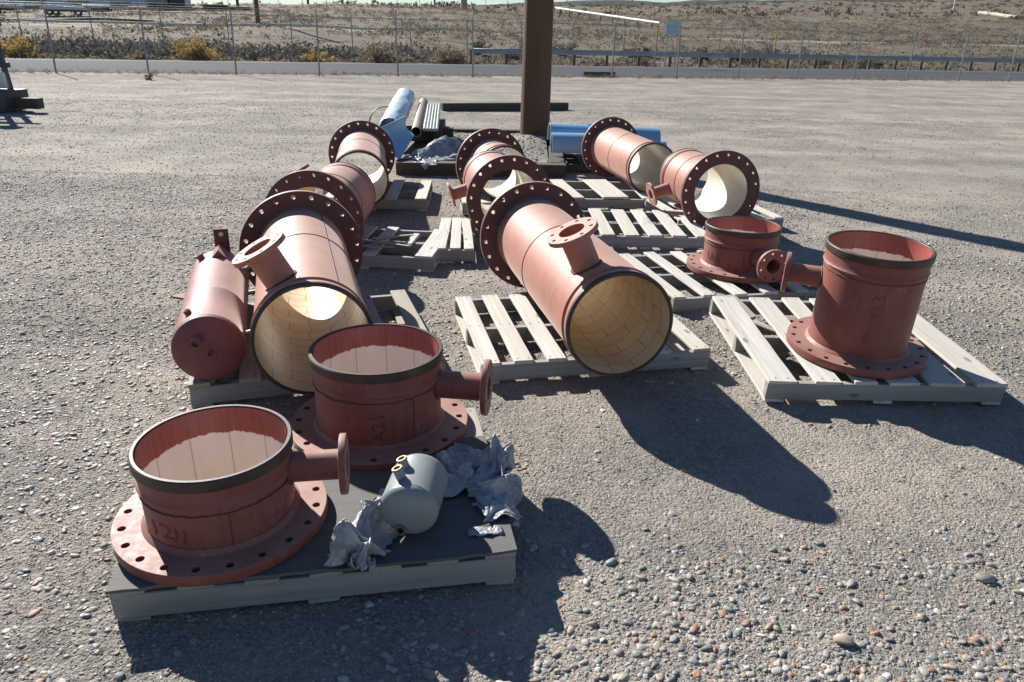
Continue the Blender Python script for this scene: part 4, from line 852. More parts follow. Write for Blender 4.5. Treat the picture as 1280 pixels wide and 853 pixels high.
548, 934, 141, 543, 927, 175, 528, 941, 207, 519, 956, 186, 501, 967, 205, 486, 983, 213, 469, 971, 178, 466, 995, 175, 471, 974, 166, 477, 975, 139, 483, 938, 115, 482, 917, 78, 481, 925, 51, 439, 968, 24, 416, 1000, 44, 376, 1051, 39, 638, 875, 24, 633, 829, 53, 616, 872, 73, 590, 929, 44, 581, 933, 83, 576, 941, 110, 563, 925, 180, 560, 942, 206,
545, 964, 220, 535, 976, 196, 521, 980, 219, 507, 996, 208, 493, 1017, 219, 495, 1003, 187, 484, 1002, 162, 504, 978, 142, 512, 943, 113, 518, 930, 93, 507, 945, 67, 464, 984, 23, 430, 1026, 47, 394, 1070, 28, 677, 847, 23, 672, 835, 64, 645, 893, 68, 622, 937, 55, 608, 952, 83, 597, 936, 139, 593, 939, 169, 569, 951, 172, 565, 972, 204, 541, 979, 231,
535, 1002, 235, 519, 1017, 225, 507, 1032, 208, 497, 1028, 182, 497, 1020, 151, 502, 1001, 126, 504, 985, 102, 535, 939, 68, 520, 956, 40, 474, 1010, 26, 459, 1032, 49, 426, 1071, 33, 699, 826, 23, 687, 877, 74, 676, 900, 67, 636, 958, 72, 629, 962, 96, 616, 958, 139, 608, 963, 166, 575, 971, 186, 561, 989, 179, 566, 989, 212, 557, 1007, 202, 547, 1029, 205,
534, 1025, 179, 520, 1037, 159, 528, 1015, 130, 531, 998, 103, 550, 960, 80, 548, 957, 48, 524, 988, 25, 500, 1028, 27, 470, 1064, 49, 424, 1116, 22, 719, 843, 22, 709, 889, 69, 701, 913, 70, 695, 937, 71, 652, 975, 103, 644, 981, 127, 617, 979, 136, 612, 981, 165, 597, 998, 165, 590, 1016, 172, 590, 1021, 196, 576, 1022, 176, 566, 1043, 158, 549, 1041, 136,
546, 1024, 113, 552, 1002, 88, 573, 960, 58, 558, 980, 36, 540, 1012, 23, 514, 1053, 36, 483, 1094, 50, 470, 1122, 21, 756, 838, 21, 738, 878, 48, 738, 899, 69, 722, 935, 74, 698, 965, 95, 674, 959, 122, 651, 981, 139, 655, 998, 137, 631, 1000, 171, 631, 1005, 152, 628, 1022, 147, 613, 1043, 156, 595, 1049, 138, 596, 1013, 130, 597, 994, 105, 598, 973, 82,
578, 989, 62, 573, 1019, 27, 548, 1052, 31, 525, 1088, 46, 498, 1135, 46, 477, 1177, 23, 808, 894, 39, 798, 904, 50, 770, 924, 76, 752, 945, 83, 716, 959, 110, 707, 973, 116, 704, 980, 133, 700, 987, 119, 697, 1004, 120, 691, 1022, 131, 671, 1033, 127, 660, 1016, 113, 649, 1005, 92, 632, 1028, 89, 648, 1004, 73, 629, 1008, 60, 607, 1019, 66, 606, 1043, 36,
593, 1103, 29, 577, 1094, 45, 566, 1142, 47, 555, 1163, 61, 834, 892, 71, 820, 914, 72, 810, 923, 62, 774, 943, 91, 777, 959, 82, 763, 975, 87, 750, 984, 111, 739, 1000, 123, 742, 994, 104, 736, 996, 88, 707, 998, 94, 704, 1004, 75, 684, 1020, 85, 678, 1042, 93, 681, 1055, 54, 663, 1066, 39, 647, 1074, 56, 638, 1096, 35, 619, 1092, 55, 605, 1129, 43,
596, 1152, 62, 584, 1162, 36, 843, 906, 66, 834, 918, 65, 823, 930, 77, 820, 943, 73, 798, 958, 87, 798, 975, 80, 788, 990, 76, 779, 1006, 78, 758, 1021, 91, 762, 1021, 67, 750, 1028, 84, 739, 1041, 72, 723, 1056, 68, 723, 1063, 43, 717, 1085, 32, 698, 1091, 43, 685, 1099, 58, 676, 1120, 43, 659, 1129, 50, 644, 1140, 58, 641, 1179, 38, 637, 1158, 58,
902, 892, 73, 881, 899, 59, 861, 916, 74, 862, 947, 58, 838, 955, 83, 825, 972, 92, 816, 991, 83, 809, 1008, 72, 786, 1020, 69, 787, 1041, 81, 787, 1064, 68, 783, 1071, 47, 771, 1086, 53, 759, 1086, 36, 744, 1095, 48, 732, 1112, 47, 719, 1120, 60, 707, 1139, 54, 690, 1152, 57, 671, 1160, 67, 663, 1190, 65, 642, 1196, 78, 888, 877, 104, 897, 898, 85,
897, 912, 60, 882, 932, 68, 862, 948, 90, 855, 978, 84, 842, 994, 99, 827, 1012, 89, 812, 1031, 81, 812, 1055, 70, 811, 1065, 39, 789, 1077, 76, 801, 1097, 43, 790, 1111, 37, 776, 1123, 42, 754, 1120, 64, 747, 1140, 52, 738, 1160, 35, 721, 1160, 76, 704, 1167, 37, 690, 1164, 78, 658, 1186, 39, 940, 901, 81, 935, 908, 75, 904, 917, 71, 894, 932, 76,
883, 952, 85, 872, 973, 93, 862, 995, 100, 852, 1015, 86, 841, 1038, 80, 835, 1051, 55, 828, 1077, 52, 812, 1093, 61, 806, 1108, 70, 809, 1126, 46, 795, 1134, 56, 781, 1139, 68, 775, 1151, 59, 769, 1160, 48, 760, 1175, 36, 751, 1188, 56, 739, 1196, 53, 744, 1192, 82, 1084, 849, 81, 1033, 864, 57, 986, 891, 48, 945, 917, 59, 922, 941, 89, 898, 970, 81,
885, 990, 105, 876, 1019, 96, 865, 1046, 90, 857, 1063, 65, 842, 1087, 76, 833, 1109, 52, 828, 1112, 77, 816, 1126, 80, 811, 1147, 96, 803, 1158, 75, 795, 1169, 40, 789, 1195, 78, 781, 1223, 88, 779, 1252, 58, 782, 1291, 70, 789, 1338, 85, 1024, 889, 54, 1000, 898, 71, 980, 927, 70, 944, 940, 44, 940, 955, 88, 933, 987, 100, 919, 1010, 114, 897, 1022, 88,
893, 1055, 93, 883, 1081, 80, 864, 1103, 83, 857, 1119, 109, 845, 1135, 88, 837, 1138, 106, 836, 1159, 102, 828, 1167, 76, 822, 1187, 80, 810, 1203, 65, 810, 1218, 80, 805, 1233, 64, 803, 1251, 53, 796, 1278, 40, 1012, 917, 72, 1008, 916, 48, 996, 947, 58, 982, 961, 79, 961, 969, 103, 958, 1004, 107, 950, 1032, 116, 937, 1059, 110, 927, 1082, 134, 917, 1101, 107,
899, 1124, 110, 874, 1136, 99, 894, 1152, 132, 886, 1164, 114, 872, 1180, 121, 851, 1194, 102, 855, 1202, 82, 840, 1217, 89, 830, 1231, 67, 832, 1250, 68, 824, 1257, 44, 824, 1273, 47, 1026, 930, 40, 1022, 953, 54, 1016, 972, 86, 1013, 980, 117, 1002, 1001, 117, 1003, 1030, 113, 989, 1060, 117, 982, 1093, 143, 962, 1117, 143, 949, 1125, 171, 920, 1137, 170, 938, 1146, 151,
935, 1161, 129, 940, 1187, 149, 916, 1206, 136, 907, 1229, 135, 902, 1227, 102, 875, 1238, 80, 878, 1257, 88, 850, 1256, 46, 855, 1273, 48, 834, 1286, 21, 1049, 935, 37, 1045, 958, 55, 1038, 978, 102, 1028, 1000, 124, 1021, 1031, 135, 1023, 1076, 164, 1023, 1102, 151, 1007, 1124, 153, 994, 1141, 169, 976, 1158, 186, 962, 1171, 206, 978, 1179, 185, 993, 1181, 161, 969, 1204, 146,
960, 1232, 152, 941, 1250, 133, 914, 1259, 141, 921, 1247, 103, 912, 1261, 70, 899, 1280, 42, 871, 1317, 31, 877, 1316, 57, 1069, 948, 30, 1060, 965, 74, 1046, 1005, 114, 1042, 1035, 144, 1034, 1071, 166, 1034, 1103, 166, 1025, 1130, 175, 1011, 1121, 199, 995, 1129, 228, 987, 1149, 245, 1006, 1160, 231, 1014, 1177, 208, 1029, 1198, 187, 1020, 1231, 188, 1003, 1253, 163, 980, 1276, 159,
949, 1293, 170, 948, 1288, 122, 944, 1278, 60, 929, 1307, 44, 899, 1305, 72, 901, 1354, 38, 1083, 956, 41, 1074, 993, 101, 1056, 1020, 107, 1051, 1061, 162, 1042, 1091, 170, 1023, 1122, 212, 1023, 1149, 215, 1009, 1139, 230, 1007, 1141, 273, 1004, 1157, 248, 999, 1197, 277, 1024, 1208, 262, 1000, 1229, 250, 1025, 1241, 227, 1020, 1265, 201, 1000, 1282, 212, 998, 1312, 178, 989, 1297, 116,
949, 1313, 96, 968, 1338, 72, 909, 1309, 20, 911, 1321, 85, 1072, 998, 22, 1067, 1024, 68, 1061, 1043, 137, 1052, 1086, 154, 1045, 1115, 203, 1031, 1139, 211, 1025, 1150, 262, 1013, 1164, 266, 1022, 1162, 302, 1005, 1183, 313, 1004, 1202, 305, 1019, 1220, 291, 1008, 1246, 269, 1030, 1256, 251, 1019, 1276, 237, 1015, 1302, 202, 1001, 1332, 202, 1000, 1327, 146, 989, 1340, 105, 997, 1303, 69,
961, 1310, 23, 917, 1362, 54, 1085, 1004, 32, 1080, 1021, 70, 1070, 1038, 129, 1061, 1094, 164, 1037, 1124, 187, 1041, 1147, 229, 1026, 1160, 232, 1032, 1169, 279, 1016, 1178, 283, 1020, 1188, 332, 1019, 1207, 316, 1021, 1231, 312, 1023, 1259, 308, 1006, 1262, 276, 1020, 1295, 260, 1000, 1305, 232, 1023, 1329, 230, 1024, 1330, 159, 1023, 1343, 126, 1027, 1322, 55, 979, 1355, 21, 964, 1375, 62,
1089, 971, 105, 1081, 1015, 128, 1075, 1068, 158, 1057, 1078, 188, 1053, 1119, 200, 1044, 1161, 220, 1034, 1171, 248, 1026, 1184, 262, 1041, 1186, 305, 1028, 1200, 315, 1040, 1210, 341, 1029, 1238, 354, 1035, 1236, 291, 1032, 1261, 297, 1034, 1266, 265, 1044, 1302, 238, 1029, 1289, 226, 1030, 1281, 156, 1034, 1282, 124, 1041, 1311, 120, 1039, 1317, 43, 1027, 1276, 50, 1089, 941, 144, 1087, 981, 149,
1078, 1031, 168, 1072, 1085, 176, 1059, 1102, 210, 1052, 1129, 223, 1057, 1170, 241, 1046, 1191, 242, 1031, 1191, 272, 1036, 1204, 282, 1048, 1206, 284, 1046, 1227, 280, 1049, 1251, 290, 1051, 1258, 247, 1064, 1268, 267, 1062, 1278, 240, 1049, 1268, 191, 1036, 1245, 155, 1043, 1267, 160, 1048, 1275, 124, 1046, 1282, 58, 1047, 1274, 20, 1105, 946, 142, 1099, 979, 154, 1090, 1025, 167, 1088, 1070, 167,
1074, 1085, 151, 1073, 1116, 214, 1055, 1147, 214, 1055, 1172, 217, 1067, 1177, 236, 1073, 1183, 258, 1060, 1195, 236, 1060, 1208, 274, 1068, 1205, 235, 1049, 1232, 245, 1069, 1232, 241, 1071, 1230, 212, 1069, 1238, 187, 1051, 1223, 179, 1050, 1221, 130, 1050, 1225, 82, 1052, 1246, 86, 1057, 1220, 36, 1114, 992, 91, 1102, 963, 100, 1091, 1024, 125, 1096, 1036, 157, 1099, 1062, 147, 1081, 1084, 159,
1083, 1104, 202, 1078, 1126, 190, 1077, 1126, 217, 1075, 1148, 210, 1085, 1166, 222, 1092, 1176, 240, 1085, 1189, 232, 1077, 1208, 228, 1060, 1207, 211, 1055, 1201, 155, 1076, 1197, 171, 1072, 1213, 151, 1068, 1200, 94, 1051, 1216, 106, 1074, 1216, 75, 1060, 1243, 67, 1135, 960, 78, 1103, 969, 67, 1100, 992, 98, 1115, 1017, 130, 1118, 1046, 144, 1111, 1070, 140, 1096, 1098, 145, 1107, 1090, 167,
1103, 1116, 201, 1107, 1134, 178, 1118, 1131, 202, 1113, 1156, 205, 1097, 1162, 184, 1085, 1156, 151, 1077, 1178, 156, 1054, 1173, 137, 1049, 1184, 117, 1059, 1191, 97, 1076, 1178, 110, 1077, 1207, 83, 1090, 1222, 94, 1075, 1254, 84, 1110, 1008, 53, 1094, 1010, 62, 1092, 1021, 75, 1092, 1036, 111, 1108, 1048, 96, 1083, 1049, 102, 1092, 1082, 107, 1079, 1097, 133, 1101, 1118, 130, 1115, 1093, 148,
1119, 1119, 133, 1115, 1147, 145, 1109, 1161, 141, 1096, 1155, 120, 1077, 1146, 99, 1057, 1159, 109, 1038, 1160, 86, 1040, 1175, 77, 1071, 1170, 61, 1070, 1191, 49, 1084, 1172, 67, 1080, 1197, 53, 1083, 969, 20, 1098, 997, 22, 1104, 1015, 39, 1108, 1023, 75, 1086, 1034, 57, 1080, 1068, 86, 1058, 1071, 90, 1083, 1089, 97, 1060, 1106, 103, 1090, 1118, 108, 1106, 1112, 91, 1098, 1136, 93,
1113, 1142, 74, 1108, 1166, 82, 1085, 1158, 51, 1058, 1148, 45, 1040, 1161, 40, 1056, 1164, 62, 1082, 1187, 29, 1106, 1192, 38, 1088, 1211, 36, 1074, 1247, 24, 1116, 948, 47, 1106, 974, 19, 1120, 999, 36, 1114, 1028, 46, 1092, 1056, 58, 1073, 1024, 42, 1070, 1050, 89, 1052, 1073, 65, 1069, 1096, 76, 1058, 1127, 65, 1076, 1122, 51, 1076, 1146, 34, 1098, 1127, 41, 1094, 1146, 38,
1102, 1162, 26, 1076, 1166, 46, 1065, 1177, 17, 1061, 1204, 20, 1100, 1223, 26, 1116, 1232, 52, 1078, 1249, 58, 1068, 1269, 72, 1132, 953, 4, 1127, 980, 38, 1147, 1013, 31, 1133, 1048, 30, 1118, 1035, 55, 1090, 1046, 45, 1069, 1062, 59, 1071, 1092, 60, 1041, 1109, 54, 1069, 1111, 62, 1043, 1123, 36, 1063, 1130, 17, 1079, 1147, 23, 1121, 1151, 28, 1122, 1171, 37, 1108, 1167, 6,
1107, 1187, 19, 1105, 1214, 21, 1126, 1237, 17, 1113, 1259, 40, 1098, 1281, 56, 1064, 1273, 38, 1140, 1034, 69, 1145, 1050, 58, 1128, 1063, 50, 1119, 1053, 74, 1107, 1059, 69, 1091, 1076, 61, 1069, 1083, 52, 1039, 1081, 53, 1053, 1098, 36, 1072, 1102, 43, 1065, 1116, 22, 1085, 1126, 12, 1093, 1150, 7, 1130, 1157, 12, 1142, 1174, 28, 1112, 1177, 28, 1125, 1190, 9, 1139, 1218, 32,
1147, 1239, 23, 1132, 1244, 43, 1124, 1271, 26, 1116, 1258, 63, 1179, 1049, 65, 1151, 1043, 77, 1152, 1061, 60, 1121, 1072, 66, 1103, 1088, 70, 1091, 1072, 45, 1060, 1072, 42, 1074, 1093, 33, 1073, 1075, 16, 1094, 1105, 33, 1103, 1090, 8, 1111, 1119, 3, 1117, 1127, 36, 1142, 1141, 25, 1146, 1170, 13, 1137, 1191, 26, 1125, 1198, 65, 1124, 1224, 66, 1144, 1256, 56, 1129, 1282, 60,
1108, 1299, 80, 1072, 1317, 77, 1157, 1058, 90, 1150, 1074, 69, 1133, 1083, 56, 1118, 1098, 65, 1103, 1101, 51, 1084, 1107, 49, 1092, 1088, 41, 1072, 1078, 36, 1085, 1048, 28, 1097, 1052, 25, 1108, 1064, 48, 1115, 1088, 47, 1109, 1120, 47, 1124, 1158, 59, 1159, 1167, 46, 1168, 1194, 50, 1147, 1203, 67, 1145, 1234, 53, 1133, 1249, 89, 1144, 1284, 75, 1122, 1307, 76, 1075, 1303, 77]
draped('bubble_wrap', 'grey bubble wrap heaped between the grey tank and the short wide front spool', wrap_points, (84, 22), [-0.57, 1.78, 0.14], 'plastic_sheet')

wrap_points = [
149, 468, 291, 178, 496, 290, 180, 489, 272, 206, 489, 261, 201, 507, 262, 207, 541, 261, 180, 538, 264, 188, 560, 260, 192, 579, 279, 179, 588, 262, 169, 597, 261, 174, 619, 269, 160, 636, 264, 158, 658, 265, 135, 681, 260, 124, 677, 277, 107, 683, 288, 100, 692, 308, 73, 692, 273, 62, 700, 299, 28, 671, 275, -5, 657, 261, 143, 460, 310, 179, 491, 306,
200, 481, 286, 214, 513, 277, 226, 531, 265, 222, 552, 269, 216, 566, 272, 217, 579, 308, 200, 584, 268, 200, 597, 277, 204, 616, 288, 193, 627, 279, 175, 641, 265, 173, 661, 278, 152, 653, 276, 120, 668, 272, 138, 683, 294, 125, 703, 303, 98, 719, 302, 55, 702, 286, 22, 690, 286, -3, 645, 274, 243, 473, 259, 246, 467, 283, 245, 509, 280, 243, 524, 270,
238, 559, 284, 232, 567, 301, 232, 587, 316, 228, 584, 293, 228, 596, 298, 246, 621, 315, 233, 628, 312, 227, 644, 324, 212, 656, 325, 194, 648, 321, 178, 640, 323, 176, 660, 308, 167, 674, 292, 138, 695, 280, 140, 707, 289, 108, 727, 266, 94, 738, 265, 57, 756, 261, 311, 465, 299, 300, 490, 288, 284, 517, 267, 273, 548, 274, 262, 564, 283, 254, 563, 311,
242, 574, 334, 258, 591, 335, 256, 605, 335, 223, 612, 370, 245, 629, 346, 237, 642, 356, 220, 633, 382, 196, 657, 350, 184, 646, 357, 168, 658, 343, 165, 680, 316, 162, 704, 283, 139, 724, 267, 131, 744, 273, 110, 771, 274, 61, 819, 261, 348, 432, 277, 333, 472, 269, 317, 531, 280, 292, 545, 298, 268, 556, 310, 265, 585, 331, 256, 585, 360, 220, 586, 363,
208, 600, 396, 232, 609, 388, 220, 619, 384, 227, 629, 398, 226, 648, 393, 210, 641, 392, 191, 651, 385, 178, 666, 365, 185, 675, 331, 172, 694, 322, 164, 719, 307, 152, 749, 269, 138, 777, 279, 104, 824, 274, 380, 426, 293, 352, 496, 303, 345, 517, 283, 296, 533, 329, 269, 558, 359, 272, 581, 359, 245, 560, 358, 224, 571, 385, 215, 586, 408, 211, 603, 410,
225, 614, 415, 208, 619, 422, 208, 637, 416, 221, 656, 395, 206, 662, 399, 188, 674, 388, 199, 679, 345, 188, 695, 342, 182, 723, 299, 161, 745, 292, 139, 807, 261, 117, 839, 294, 391, 412, 308, 371, 495, 307, 347, 540, 313, 299, 556, 320, 277, 578, 348, 282, 554, 372, 256, 567, 391, 249, 582, 377, 234, 584, 417, 228, 602, 417, 218, 612, 434, 227, 627, 423,
210, 630, 446, 210, 651, 427, 214, 678, 402, 202, 671, 408, 200, 687, 376, 206, 702, 334, 183, 722, 323, 180, 763, 296, 165, 817, 261, 119, 828, 261, 436, 427, 338, 398, 476, 336, 357, 514, 337, 344, 549, 334, 299, 570, 320, 297, 570, 367, 273, 569, 399, 262, 588, 393, 240, 598, 400, 244, 600, 440, 236, 618, 428, 234, 629, 444, 233, 639, 430, 228, 651, 418,
233, 660, 435, 215, 681, 419, 209, 703, 380, 214, 718, 339, 197, 719, 349, 180, 760, 329, 152, 799, 300, 147, 855, 272, 462, 434, 364, 409, 469, 361, 365, 524, 350, 339, 550, 353, 295, 561, 340, 311, 584, 356, 282, 580, 372, 269, 589, 411, 258, 602, 394, 239, 609, 413, 255, 620, 430, 245, 635, 430, 252, 646, 441, 244, 659, 435, 226, 673, 392, 232, 689, 398,
227, 703, 368, 229, 722, 360, 199, 736, 312, 194, 761, 309, 178, 803, 290, 172, 856, 301, 471, 450, 390, 414, 480, 387, 394, 513, 366, 340, 538, 370, 311, 568, 352, 312, 578, 325, 290, 597, 353, 289, 584, 388, 283, 609, 395, 254, 610, 424, 260, 628, 402, 265, 643, 416, 259, 657, 396, 254, 671, 418, 243, 668, 386, 248, 688, 388, 243, 710, 361, 221, 728, 313,
210, 754, 297, 197, 787, 282, 199, 816, 293, 165, 864, 274, 466, 474, 393, 420, 492, 399, 396, 527, 379, 353, 549, 380, 340, 568, 356, 337, 574, 329, 310, 606, 338, 298, 599, 388, 285, 607, 360, 255, 613, 391, 279, 622, 400, 281, 649, 380, 277, 664, 390, 265, 665, 359, 264, 677, 377, 255, 698, 346, 245, 718, 322, 239, 736, 309, 226, 766, 296, 212, 796, 274,
209, 830, 280, 168, 851, 260, 426, 480, 374, 423, 523, 410, 378, 544, 392, 385, 551, 374, 374, 562, 352, 362, 579, 331, 321, 585, 347, 322, 611, 341, 306, 624, 362, 298, 619, 333, 277, 639, 335, 268, 660, 340, 287, 660, 361, 280, 686, 351, 275, 702, 313, 267, 714, 335, 258, 733, 329, 247, 753, 315, 226, 795, 260, 230, 801, 272, 219, 825, 265, 196, 856, 261,
441, 485, 373, 431, 503, 376, 425, 543, 397, 405, 565, 387, 376, 575, 365, 358, 589, 346, 357, 591, 322, 341, 595, 353, 342, 612, 328, 323, 632, 332, 305, 651, 333, 290, 669, 330, 286, 692, 317, 293, 705, 337, 281, 722, 319, 271, 737, 289, 261, 755, 288, 253, 786, 272, 247, 813, 266, 236, 844, 267, 235, 848, 284, 221, 881, 275, 421, 495, 348, 459, 516, 395,
437, 543, 398, 425, 561, 382, 400, 585, 373, 371, 597, 345, 386, 593, 322, 365, 610, 321, 346, 630, 330, 354, 642, 302, 343, 662, 295, 333, 683, 286, 322, 703, 303, 302, 712, 292, 301, 742, 273, 293, 769, 265, 279, 787, 276, 272, 819, 272, 265, 835, 293, 261, 872, 296, 256, 906, 300, 251, 941, 307, 459, 531, 367, 449, 549, 361, 463, 565, 365, 420, 581, 382,
397, 587, 355, 413, 599, 340, 428, 625, 330, 399, 628, 313, 377, 644, 319, 393, 661, 291, 371, 674, 283, 359, 694, 274, 352, 720, 267, 341, 744, 264, 320, 761, 279, 317, 792, 263, 307, 816, 262, 298, 827, 287, 286, 867, 266, 275, 898, 261, 287, 907, 281, 292, 922, 295, 408, 514, 374, 447, 524, 378, 439, 556, 361, 459, 579, 360, 428, 603, 372, 421, 619, 350,
421, 636, 335, 430, 648, 315, 430, 662, 298, 419, 676, 286, 410, 693, 277, 382, 708, 280, 384, 739, 270, 370, 764, 267, 350, 787, 266, 338, 813, 273, 334, 843, 262, 319, 870, 269, 310, 904, 275, 303, 947, 261, 293, 978, 284, 284, 1017, 306, 423, 505, 365, 441, 537, 361, 443, 562, 343, 453, 595, 358, 453, 614, 342, 450, 635, 346, 444, 652, 335, 448, 662, 316,
435, 673, 302, 420, 686, 298, 413, 702, 290, 422, 728, 280, 413, 755, 276, 398, 780, 280, 385, 806, 273, 387, 842, 261, 368, 863, 277, 359, 895, 277, 345, 926, 271, 335, 962, 275, 323, 974, 315, 306, 988, 275, 408, 514, 360, 451, 526, 345, 455, 561, 343, 461, 590, 333, 462, 620, 352, 460, 643, 345, 463, 647, 314, 459, 672, 318, 434, 682, 312, 455, 696, 280,
444, 709, 292, 425, 731, 297, 425, 759, 290, 423, 783, 264, 402, 809, 288, 400, 839, 288, 395, 870, 280, 385, 904, 261, 374, 940, 269, 368, 973, 296, 331, 999, 284, 293, 1032, 278, 475, 552, 350, 477, 578, 359, 478, 588, 337, 478, 610, 343, 481, 628, 336, 478, 632, 313, 474, 662, 327, 472, 662, 292, 469, 680, 287, 465, 698, 293, 460, 710, 271, 454, 730, 261,
446, 759, 278, 439, 786, 270, 431, 812, 271, 423, 838, 283, 412, 867, 298, 408, 894, 268, 389, 916, 300, 396, 944, 274, 379, 968, 277, 377, 1006, 262, 492, 525, 404, 495, 541, 362, 490, 568, 350, 492, 591, 330, 494, 618, 340, 493, 640, 333, 490, 650, 309, 488, 663, 290, 485, 682, 288, 480, 700, 289, 476, 719, 291, 475, 742, 287, 458, 761, 266, 455, 787, 278,
445, 813, 280, 438, 840, 277, 429, 867, 289, 416, 894, 293, 412, 928, 275, 405, 964, 276, 384, 995, 289, 341, 1006, 294, 511, 582, 354, 503, 593, 357, 507, 599, 344, 510, 604, 330, 507, 619, 326, 508, 641, 327, 518, 669, 343, 505, 678, 321, 503, 695, 314, 498, 710, 303, 493, 720, 287, 504, 750, 297, 482, 766, 272, 469, 788, 269, 459, 811, 270, 460, 836, 283,
447, 857, 271, 442, 878, 278, 437, 898, 282, 431, 916, 271, 433, 936, 282, 436, 962, 272, 520, 587, 391, 522, 559, 350, 522, 587, 358, 531, 611, 357, 532, 629, 351, 528, 638, 335, 530, 660, 332, 527, 679, 327, 525, 695, 314, 527, 715, 307, 522, 729, 293, 514, 748, 285, 510, 770, 280, 509, 793, 290, 491, 812, 286, 488, 834, 291, 488, 856, 299, 476, 872, 279,
475, 886, 293, 454, 907, 287, 451, 921, 279, 440, 929, 283, 568, 557, 384, 552, 576, 399, 569, 601, 384, 558, 596, 360, 551, 613, 347, 560, 641, 353, 548, 651, 332, 556, 681, 335, 568, 704, 323, 555, 716, 305, 555, 740, 307, 551, 757, 294, 552, 779, 301, 538, 797, 293, 526, 816, 292, 485, 828, 266, 500, 848, 289, 502, 870, 290, 486, 891, 282, 470, 913, 286,
464, 936, 285, 441, 916, 259, 607, 573, 394, 576, 563, 418, 577, 572, 390, 586, 603, 381, 581, 625, 366, 577, 632, 342, 586, 659, 351, 588, 674, 329, 586, 696, 318, 597, 727, 328, 587, 745, 310, 578, 763, 299, 565, 779, 291, 566, 800, 293, 571, 821, 303, 547, 834, 286, 541, 846, 302, 527, 865, 293, 505, 888, 290, 490, 912, 283, 482, 934, 282, 453, 900, 259,
568, 542, 393, 580, 543, 388, 602, 585, 367, 603, 601, 369, 604, 627, 353, 619, 651, 375, 617, 653, 348, 616, 686, 358, 624, 702, 338, 631, 732, 338, 630, 758, 330, 624, 777, 318, 614, 794, 319, 603, 805, 304, 602, 823, 303, 581, 839, 296, 569, 853, 297, 553, 857, 309, 530, 871, 282, 521, 886, 272, 527, 896, 278, 534, 922, 278, 587, 535, 378, 584, 525, 368,
611, 573, 345, 639, 599, 339, 634, 611, 366, 636, 637, 396, 635, 664, 390, 648, 687, 376, 670, 712, 363, 654, 733, 341, 645, 757, 324, 658, 789, 343, 652, 802, 329, 638, 816, 330, 619, 818, 333, 605, 831, 333, 592, 845, 306, 583, 857, 314, 563, 873, 308, 540, 876, 274, 532, 891, 263, 534, 919, 259, 594, 447, 339, 642, 495, 352, 635, 532, 345, 665, 579, 345,
678, 622, 371, 657, 624, 395, 655, 660, 383, 682, 696, 399, 688, 719, 378, 685, 753, 385, 705, 781, 375, 686, 796, 350, 676, 804, 368, 651, 815, 361, 641, 829, 342, 629, 842, 352, 618, 860, 331, 618, 868, 307, 585, 865, 281, 589, 895, 295, 588, 921, 261, 600, 853, 258, 637, 459, 344, 629, 505, 329, 660, 549, 350, 660, 577, 357, 687, 621, 374, 686, 645, 406,
662, 669, 400, 700, 696, 408, 713, 732, 406, 700, 759, 400, 714, 791, 397, 712, 813, 379, 693, 816, 389, 682, 818, 363, 668, 834, 367, 660, 847, 350, 634, 837, 331, 613, 851, 294, 605, 859, 271, 609, 888, 284, 608, 923, 282, 606, 899, 239, 601, 437, 416, 654, 461, 356, 657, 507, 348, 680, 565, 367, 687, 610, 382, 713, 659, 419, 679, 678, 438, 688, 712, 418,
714, 736, 416, 727, 777, 425, 730, 791, 396, 715, 812, 408, 721, 834, 399, 702, 841, 371, 695, 854, 353, 654, 835, 325, 666, 857, 325, 643, 843, 271, 652, 869, 258, 627, 899, 226, 642, 950, 212, 645, 995, 198, 577, 419, 375, 634, 490, 363, 663, 529, 374, 689, 584, 389, 691, 626, 400, 708, 654, 429, 690, 685, 444, 692, 719, 428, 721, 747, 440, 733, 761, 411,
748, 803, 418, 726, 808, 395, 738, 830, 388, 717, 835, 357, 716, 851, 337, 693, 827, 317, 694, 856, 309, 682, 877, 283, 665, 858, 226, 662, 899, 209, 647, 936, 174, 658, 980, 157, 572, 450, 380, 629, 505, 381, 656, 547, 370, 668, 587, 376, 694, 619, 413, 698, 660, 420, 700, 704, 452, 703, 714, 426, 735, 744, 445, 737, 770, 428, 756, 793, 413, 731, 797, 381,
744, 820, 370, 744, 841, 352, 717, 823, 329, 713, 833, 292, 718, 862, 286, 710, 887, 261, 703, 867, 212, 676, 886, 170, 681, 927, 142, 657, 977, 102, 580, 489, 388, 622, 526, 369, 634, 555, 359, 681, 594, 400, 680, 631, 413, 688, 668, 423, 710, 699, 439, 723, 725, 423, 744, 743, 436, 755, 769, 429, 750, 775, 397, 757, 808, 394, 739, 805, 349, 761, 832, 339,
731, 848, 338, 727, 863, 306, 734, 858, 252, 746, 887, 251, 722, 905, 214, 706, 916, 156, 684, 923, 89, 684, 958, 61, 556, 487, 395, 594, 526, 384, 625, 570, 360, 664, 603, 396, 668, 628, 378, 677, 668, 401, 709, 693, 415, 739, 714, 425, 751, 709, 401, 756, 734, 391, 763, 769, 394, 760, 784, 369, 762, 810, 350, 723, 810, 320, 733, 837, 305, 755, 858, 293,
761, 864, 247, 728, 873, 205, 741, 898, 176, 726, 915, 109, 723, 943, 68, 724, 962, 19, 579, 533, 349, 585, 574, 363, 613, 599, 349, 634, 629, 354, 654, 648, 373, 694, 679, 394, 723, 683, 424, 723, 694, 403, 726, 705, 384, 732, 726, 373, 760, 750, 375, 761, 768, 354, 732, 773, 320, 729, 802, 304, 747, 828, 307, 764, 842, 279, 741, 845, 231, 744, 867, 199,
